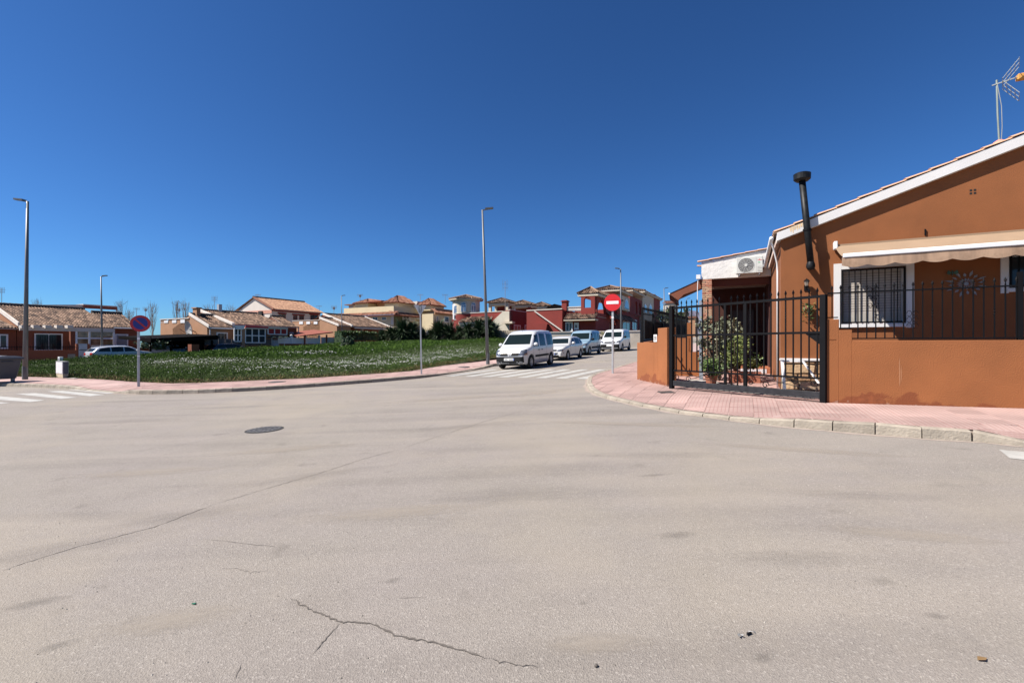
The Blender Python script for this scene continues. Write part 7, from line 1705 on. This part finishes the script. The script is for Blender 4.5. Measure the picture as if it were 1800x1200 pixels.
yA, yB = F.uy(940, xs-.1), F.uy(989, xs-.1); A = Vector((xs-.12, yA, F.z(547, xs, yA))); B = Vector((xs-.12, yB, F.z(582, xs, yB))); q.bar(A, B, .16, .12); q.build('stair_coping', FWH, rh)
C2 = Vector((xs-.08, F.uy(952, xs-.1), F.z(566, xs, yA))); MB().prism([(xs-.5, yA*.5+yB*.5, F.z(570, xs, yA)), (xs-.5, F.uy(962, xs), F.z(583, xs, yA)), (xs-.5, F.uy(940, xs), F.z(583, xs, yA)), (xs-.5, F.uy(940, xs), F.z(568, xs, yA))], (.5, 0, 0)).build('stair_flank', FRD, rh)
yC = F.uy(992, 0); MB().box(-.1, .7, yC-.3, yC+.3, F.z(546, 0, yC), F.z(527.5, 0, yC)).box(-.2, .8, yC-.4, yC+.4, F.z(530, 0, yC), F.z(528.8, 0, yC)).build('chimney', FRD, rh)
# porch with clay eave
q = MB(); ye0, ye1 = F.uy(1046, -1.2), F.uy(991, -1.2); tiled_roof(q, (-1.3, ye1, F.z(561, -1.2, ye1)), (0, ye0-ye1, 0), (1.3, 0, F.z(550, 0, 2)-F.z(561, 0, 2)), 17, 4); q.build('porch_roof', RTILE, rh); MB().box(-1.25, 0, ye0, ye1, F.z(563.5, -1.2, 2), F.z(561.2, -1.2, 2)).build('porch_beam', TC, rh)
win(F, rh, 'L', 994, 1007, 566, 583, -.01, mull=1, fw=.14, nm='door'); win(F, rh, 'L', 1026 if False else 1009.5, 1017.5, 567, 579.5, -.12, mull=0, fw=.05, pane=WFR, nm='sign_board'); yy = F.uy(1012.5, -.2); MB().box(-.22, -.20, yy-.06, yy+.06, F.z(576, 0, yy), F.z(571, 0, yy)).build('dark_mark', IRON, rh)
q = MB(); n = 20; ya2, yb2 = F.uy(1022, 0), F.uy(996, 0)
for k2 in range(n): yy = ya2+(yb2-ya2)*k2/n; q.lathe([(.05, 0), (.08, .15), (.04, .3), (.07, .45)], (.1, yy, F.z(546.5, 0, yy)), 6)
q.box(0, .2, ya2, yb2, F.z(546.5, 0, ya2)+.45, F.z(546.5, 0, ya2)+.55); q.build('balustrade', FWH, rh, kind='stuff')
# long shaded flank along the side street
xE = F.ux(1172); zgf = F.z(549, 0); q = MB(); q.box(.2, xE, .9, 7, -.6, F.z(551)); q.build('flank_wall', FRD, rh)
MB().box(0, 7, 0, .25, F.z(556), F.z(554.8)).build('balcony_slab', TC, rh)
def arch_wall(nm, mat, A, B, z0, z1, ops, th, root):
    """wall from A to B (local xy) with round-headed openings [(t0, t1, foot z, head z)]"""
    A = Vector(A); B = Vector(B); L_ = (B-A).length; d = (B-A)/L_; nn = Vector((-d.y, d.x))*th; prev = 0
    q = MB()
    def col_(u0, u1, a0, a1, b0=None, b1=None):
        b0 = a0 if b0 is None else b0; b1 = a1 if b1 is None else b1
        p = [(A+d*u0), (A+d*u1)]; q.add([(p[0].x, p[0].y, a0), (p[1].x, p[1].y, b0), (p[1].x, p[1].y, b1), (p[0].x, p[0].y, a1)]+[(p[0].x+nn.x, p[0].y+nn.y, a0), (p[1].x+nn.x, p[1].y+nn.y, b0), (p[1].x+nn.x, p[1].y+nn.y, b1), (p[0].x+nn.x, p[0].y+nn.y, a1)], [(0,1,2,3),(7,6,5,4),(0,4,5,1),(3,2,6,7),(0,3,7,4),(1,5,6,2)], .5)
    for t0, t1, zf, zh in ops:
        u0, u1 = t0*L_, t1*L_; col_(prev, u0, z0, z1); r = (u1-u0)/2; c = (u0+u1)/2; zs = zh-r
        if zf > z0: col_(u0, u1, z0, zf)
        n = 8
        for i in range(n):
            a, b = math.pi*(1-i/n), math.pi*(1-(i+1)/n); col_(c+r*math.cos(a), c+r*math.cos(b), zs+r*math.sin(a), z1, zs+r*math.sin(b), z1)
        prev = u1
    col_(prev, L_, z0, z1); return q.build(nm, mat, root)
zfl, ztop, zhd = F.z(548, 0), F.z(516.5, 0), F.z(521.5, 0)
yP = F.uy(1023, 0); arch_wall('pavilion_wall', FRD, (0, 0), (0, yP), zfl-.4, ztop, [(.28, .78, F.z(540.5, 0), zhd)], .35, rh)
xP = F.ux(1088); arch_wall('pavilion_wall', FRD, (.36, -.02), (xP, -.02), zfl-.9, ztop-.1, [(.03, .40, zfl-.8, zhd-.1), (.55, .92, zfl-.8, zhd-.1)], .35, rh)
MB().box(3.2, 3.6, yP*.6, yP*.6+.4, zfl-.4, ztop-.2).box(xP-.5, xP-.1, yP-.5, yP, zfl-.4, ztop-.2).build('pavilion_pillar', FRD, rh)
q = MB(); q.lathe([(.9, zfl-2), (1.25, zfl-.6), (1.3, zfl-.4)], (.6, 1.0, 0), 16); 
def hip(root, xa, xb, ya, yb, z0, z1, o=.45, nm='roof'):
    w_, d_ = xb-xa+2*o, yb-ya+2*o; m = min(w_, d_)/2; q = MB(); h0, h1 = min(.5, m/w_), min(.5, m/d_); nv = max(3, int(m/.42))
    for P0, U, V, h in (((xa-o, ya-o, z0), (w_, 0, 0), (0, m, z1-z0), h0), ((xa-o, yb+o, z0), (0, -d_, 0), (m, 0, z1-z0), h1), ((xb+o, yb+o, z0), (-w_, 0, 0), (0, -m, z1-z0), h0), ((xb+o, ya-o, z0), (0, d_, 0), (-m, 0, z1-z0), h1)): tiled_roof(q, P0, U, V, int(Vector(U).length/.26), nv, hip0=h, hip1=h)
    for cx, cy, sx, sy in ((xa-o, ya-o, 1, 1), (xa-o, yb+o, 1, -1), (xb+o, yb+o, -1, -1), (xb+o, ya-o, -1, 1)): q.tube([(cx, cy, z0+.1), (cx+sx*m, cy+sy*m, z1+.1)], .10, 6)
    o_ = q.build(nm, RTILE, root); MB().box(xa-o+.06, xb+o-.06, ya-o+.06, yb+o-.06, z0-.28, z0-.03).build('eaves', TC, o_)
hip(rh, 0, xP, 0, yP, ztop+.05, F.z(508.5, 2, 2))
# windows below, cream bay with arched window further along
win(F, rh, 'F', 1050, 1062, 567, 586, .88, mull=1, fw=.12); MB().box(F.ux(1063, .8), F.ux(1072, .8), .78, .9, 0, F.z(565, 3)).build('tan_pillar', FPK, rh); MB().box(F.ux(1047.5, .8), F.ux(1050, .8), .78, .9, 0, F.z(565, 3)).build('tan_pillar', FPK, rh)
cb_ = F.thing('cream_bay_house', 'cream bay with an arched window and tiled roof right of the no-entry sign', 'house'); a, b = F.ux(1089.5, -.2), F.ux(1107, -.2)
MB().box(a, b, -.2, 1.1, F.z(543, a), F.z(517.5, a)).build('wall', TC, cb_); arch_win(F, cb_, 'F', 1097, 1105, 525.5, 542, -.22); MB().box(a-.3, b+6, .3, 6, -.6, F.z(543.2, a)).build('lower_wall', FRD, cb_)
hip(cb_, a-.5, b+.6, 0, 2.6, F.z(516.5, b), F.z(510.5, b, 2)); win(F, cb_, 'F', 1094, 1107, 565, 590, .28, mull=1, nm='door', fw=.15); win(F, cb_, 'F', 1084 if False else 1111, 1119, 562, 580, .28, mull=1, fw=.12)
q = MB(); tiled_roof(q, (F.ux(1078, -.9), -.9, F.z(562, 8, -.9)), (F.ux(1122, -.9)-F.ux(1078, -.9), 0, 0), (0, 1.2, 1.0), 30, 3); q.build('porch_roof', RTILE, cb_)
c3 = F.thing('red_arcade_house', 'dark red arcaded house with narrow arches further along the side street', 'house'); a, b = F.ux(1107.5, .2), F.ux(1130, .2)
arch_wall('arcade', FRD, (a, .2), (b, .2), F.z(551, a), F.z(519.5, a), [(.38, .55, F.z(548, a), F.z(533.5, b)), (.66, .85, F.z(548, a), F.z(533.5, b))], .3, c3); MB().box(a+.1, b, .6, 6, -.6, F.z(551.2, a)).build('lower_wall', FRD, c3); hip(c3, a+.5, b, .2, 6, F.z(519, b), F.z(512, b, 3))
c4 = F.thing('cream_arcade_house', 'cream house with ochre blind arches beyond the red arcade', 'house'); a2, b2 = F.ux(1130.5, 0), F.ux(1150, 0); MB().box(a2, b2, .1, 6, -.6, F.z(521.5, b2)).build('wall', TC, c4); hip(c4, a2+.4, b2, .1, 6, F.z(521, b2), F.z(514.5, b2, 3))
for a_, b_ in ((1131.5, 1137), (1140, 1146.5)): arch_win(F, c4, 'F', a_, b_, 534, 550, .08)
c5 = F.thing('red_end_house', 'last dark red house of the row with low hipped roof', 'house'); a2, b2 = F.ux(1150.5, 0), F.ux(1163, 0); MB().box(a2, b2, .3, 6, -.6, F.z(526.5, b2)).build('wall', FRD, c5); hip(c5, a2+.3, b2, .3, 6, F.z(526, b2), F.z(519.5, b2, 3))
# pale houses far up the street, seen through the gate
for i, (p0, p1, yt, ye, Y, lb) in enumerate(((1166, 1184, 528, 534, 110, 'pale far house with grey roof seen beyond the red row'), (1186, 1203, 549, 553, 120, 'small cream far house seen through the left end of the gate'), (1204, 1222, 556, 560, 135, 'low tan far house seen through the gate beside the grey post'))):
    Ff = Frame(p0, Y, PHW); hh = Ff.thing('far_house', lb, 'house'); x1_ = Ff.ux(p1); MB().box(0, x1_, 0, 8, -1, Ff.z(ye)).build('wall', (TC, FCR, FPK)[i], hh); slope_roof(hh, -.3, x1_+.3, -.3, Ff.z(ye), 4, Ff.z(yt), mat=RT2, slab=False); win(Ff, hh, 'F', p0+4, p0+8, ye+4, ye+9, 0)
bw_ = Frame(1186, 40, PHD)
bush('street_tree', 'dark rounded tree up the street seen through the gate', 1192, 60, 1.6, 4.2, 1500, .22, DLEAF, cat='tree'); bush('street_tree', 'dark bushy tree at the end of the side street left of the gate post', 1172, 70, 1.8, 4.6, 1500, .24, DLEAF, cat='tree')
# retaining wall behind the parked vans
RW = Frame(950, 46.5, R(-10)); RW.z0 = G(*RW.O); rwl = RW.thing('retaining_wall', 'pale stained retaining wall with coping behind the parked vans', 'wall'); rx1 = RW.ux(1125); pc = M('stained_render', (.50, .44, .36), var=.18, scale=.8, rough=.95, dirt=.4)
q = MB(); q.add([(0, 0, -.5), (rx1, 0, -.5), (rx1, 0, RW.z(582.3, rx1)), (0, 0, RW.z(585, 0)), (0, .3, -.5), (rx1, .3, -.5), (rx1, .3, RW.z(582.3, rx1)), (0, .3, RW.z(585, 0))], [(0,1,2,3),(7,6,5,4),(0,4,5,1),(3,2,6,7),(0,3,7,4),(1,5,6,2)], .5); q.build('wall', pc, rwl)
za, zb = RW.z(585, 0), RW.z(582.3, rx1); q = MB(); q.add([(0, -.06, za), (rx1, -.06, zb), (rx1, -.06, zb+.10), (0, -.06, za+.10), (0, .36, za), (rx1, .36, zb), (rx1, .36, zb+.10), (0, .36, za+.10)], [(0,1,2,3),(7,6,5,4),(0,4,5,1),(3,2,6,7),(0,3,7,4),(1,5,6,2)], .5); q.build('coping', FWH, rwl)
pf_ = Frame(868, 54, PHW); pfn = pf_.thing('panel_fence', 'beige slatted fence panels between the palms and the people-carrier van', 'fence'); xx = pf_.ux(948); n = 26
for k2 in range(n): MB().box(xx*k2/n+.01, xx*(k2+1)/n-.02, 0, .06, .2, pf_.z(580.5, xx/2)).build('slat', M('beige_slat', (.34, .29, .22), var=.15, rough=.9), pfn) if k2 < 26 else None
MB().box(0, xx, .06, .2, -.5, .35).build('footing', FBR, pfn)
for i, (px, Y, h, lb) in enumerate(((1116-4, 43.5, 1.1, 'dry straw-coloured bush between the blue van and the last van'), (1008, 41, .8, 'sparse weed bush at the wall behind the white hatchback'), (985, 40.5, .6, 'small green weeds growing at the foot of the pale retaining wall'))):
    if i == 0: px = 1063
    bush('verge_bush', lb, px, Y, .55, h+.4, 700, .09, M('straw_leaf', (.14, .14, .05), rnd=.4, c2=(.26, .22, .10)), trunk=False, flat=.6)

# --- palms and yuccas at the back of the lot
def palm(px, Y, h, label, spread=1.1, nf=90):
    x, y = at(px, Y); z = FH(x, y) if in_poly(x, y, lot) else G(x, y)+.6
    t = thing('palm_shrub', label, 'palm', (x, y, z)); q = MB(); q.tube([(0, 0, 0), (.1, 0, h*.3), (0, .05, h*.5)], [.16, .12, .1], 7); q.build('trunk', BARK, t)
    V = []; F_ = []
    for k2 in range(nf):
        c = random.choice((.12, .3, .45, .6))*h; a = random.uniform(0, 6.283); el = random.uniform(-.25, 1.35); L_ = random.uniform(.6, 1.05)*spread; m = 9
        for j in range(m):          # leaflets fan out from the frond
            aa = a+(j-m/2)*.16; ee = el+random.uniform(-.1, .1); base = Vector((.12*math.cos(a), .12*math.sin(a), c+random.uniform(-.3, .3)*h*.5)); tip = base+Vector((math.cos(aa)*math.cos(ee), math.sin(aa)*math.cos(ee), math.sin(ee)))*L_
            tip.z -= .18*L_*max(0, 1-ee); mid = base.lerp(tip, .5)+Vector((0, 0, .08*L_)); s_ = Vector((-math.sin(aa), math.cos(aa), .3))*.035*spread
            n0 = len(V); V += [base, mid+s_, tip, mid-s_]; F_.append((n0, n0+1, n0+2, n0+3))
    np_mesh('fronds', np.array([tuple(v) for v in V]), np.array(F_), DLEAF, rng.random(len(F_)), t); return t
PL = [(672, 58, 2.5), (688, 56, 2.9), (706, 55.5, 3.7), (724, 56, 3.6), (741, 56, 2.5), (757, 56, 2.3), (772, 55, 3.1), (790, 55, 3.0), (806, 54.5, 2.4), (822, 54, 2.8), (840, 53.5, 3.2), (858, 53, 3.3), (869, 54, 2.6)]
names = ['leftmost dark yucca, at the end of the clipped hedge', 'dark yucca just right of the hedge end', 'tallest dark palm shrub left of the give-way sign', 'broad dark palm shrub left of the give-way post', 'low dark yucca directly behind the give-way post', 'low yucca before the lilac garden wall', 'spiky palm shrub right of the lilac garden wall', 'dense dark palm shrub left of the round tower', 'low palm shrub below the round tower', 'palm shrub under the tiled porch roof of the tower', 'tall palm shrub left of the central lamp post', 'dark palm shrub right behind the central lamp post', 'rightmost dark palm shrub beside the beige slatted fence']
for (px, Y, h), nm in zip(PL, names): palm(px, Y, h*(.68 if px < 770 else .84), nm, (.44 if px < 770 else .46)*h)

# --- bare poplars on the horizon
TW_ = M('pale_bark', (.24, .21, .19), var=.2, rough=1)
for px, pt_, Y, lb in ((67, 524, 120, 'bare tree tip above the first tiled roof'), (212, 527, 112, 'bare poplar right of the brown-red terrace awning'), (228, 543, 125, 'small bare tree above the no-parking sign, left side'), (268, 532, 118, 'bare poplar just right of the no-parking sign'), (311, 526, 112, 'left stem group of the tall bare poplars behind the peach wall'), (325, 527, 114, 'right stem group of the tall bare poplars behind the peach wall'), (365, 533, 116, 'bare poplar left of the small chimney'), (405, 535, 120, 'bare poplar above the sunroom house roof')):
    x, y = at(px, Y); z0 = G(x, y)-.2; H_ = zz(pt_, Y)-z0; t = thing('bare_poplar', lb, 'tree', (x, y, z0)); q = MB(); q.tube([(0, 0, 0), (.1, 0, H_*.4), (0, 0, H_*.98)], [.2, .12, .03], 6); q.build('trunk', TW_, t); q = MB()
    for k2 in range(26):
        zb = H_*random.uniform(.25, .9); a = random.uniform(0, 6.28); L_ = (H_-zb)*random.uniform(.45, .95); r_ = random.uniform(.4, 1.4)
        p = [(.0, 0, zb), (r_*.6*math.cos(a), r_*.6*math.sin(a), zb+L_*.4), (r_*math.cos(a), r_*math.sin(a), zb+L_)]; q.tube(p, [.05, .032, .014], 4)
        for _ in range(2): s_ = random.uniform(.3, .8); b0 = Vector(p[1]).lerp(Vector(p[2]), s_); q.tube([b0, b0+Vector((random.uniform(-.5, .5), random.uniform(-.5, .5), L_*.35))], [.02, .01], 3)
    q.build('branches', TW_, t)

# --- television antennas on far roofs
def aerial(px, pytop, pybot, Y, label, cross_=2, dish=False):
    x, y = at(px, Y); z0 = zz(pybot, Y); h = zz(pytop, Y)-z0; t = thing('rooftop_antenna', label, 'antenna', (x, y, z0)); r = Y*.00045
    MB().cyl((0, 0, -.3), (0, 0, h), r, n=6).build('mast', DGALV, t); q = MB(); w_ = 5.0/807*Y
    for k2 in range(cross_): q.bar((-w_*(1-.2*k2), 0, h*.9-k2*h*.12), (w_*(1-.2*k2), .1, h*.9-k2*h*.12), r*.9)
    for s in (-1, -.45, .45, 1): q.bar((s*w_*.9, 0, h*.9-h*.2), (s*w_*.9, 0, h*.9+h*.14), r*.8)
    q.build('elements', DGALV, t)
    if dish: q = MB(); q.lathe([(0, .08), (w_*.5, 0)], (0, 0, h*.75), 12, 'y'); q.build('small_dish', GALV, t)
for a in ((3, 506, 538, 46, 'antenna at the extreme left edge above the tiled roofs', 2), (240, 541, 556, 60, 'thin mast above the no-parking sign', 1), (256, 540, 560, 66, 'mast with a small round head right of the no-parking sign', 1, True), (315, 541, 558, 64, 'dark mast antenna in front of the tall bare poplars', 1, True), (377, 521, 548, 62, 'antenna with fishbone arms on the small grey chimney', 3), (453, 517, 527, 92, 'antenna on the ridge of the two-storey house', 2), (561, 537, 545, 88, 'low antenna at the right roof end of the two-storey house', 1), (587, 537, 557, 78, 'antenna between the two-storey house and the slim lamp post', 2, True), (633, 517, 530, 92, 'white dish antenna on the left of the apartment house roof', 1, True), (739, 517, 527, 96, 'antenna above the right roof of the apartment house', 1), (782.5, 517, 530, 96, 'antenna left of the round tower roof', 1), (888, 494, 548, 62, 'tall antenna mast on the cream stair wall', 2)): aerial(*a)

# --- mountains
def mountain(name, ridge_pts, Y, label):
    V = []; n = len(ridge_pts)
    for k2, (px, py) in enumerate(ridge_pts): x = (px-900)/807*Y; h = zz(py, Y); V += [(x, Y-300, -60), (x, Y-120+random.uniform(-40, 40), h*.55), (x, Y, h), (x, Y+500, -60)]
    F_ = [(i*4+j, i*4+j+1, (i+1)*4+j+1, (i+1)*4+j) for i in range(n-1) for j in range(3)]
    me = bpy.data.meshes.new(name); me.from_pydata(V, [], F_); me.materials.append(M('hazed_rock', (.115, .11, .15), var=.3, scale=.006, rough=1)); link(name, me, kind='structure')  # distance haze is put into the bluish base colour of the rock
rp_ = []
base_pts = [(1100, 604), (1150, 590), (1180, 572), (1195, 556), (1208, 548), (1220, 545), (1232, 549), (1260, 560), (1300, 556), (1345, 566), (1400, 560), (1500, 570), (1600, 590)]
for (a, b), (c, d) in zip(base_pts, base_pts[1:]):
    for s in range(5): rp_.append((a+(c-a)*s/5, b+(d-b)*s/5+random.uniform(-1.5, 1.5)))
mountain('mountain', rp_, 3800, '')
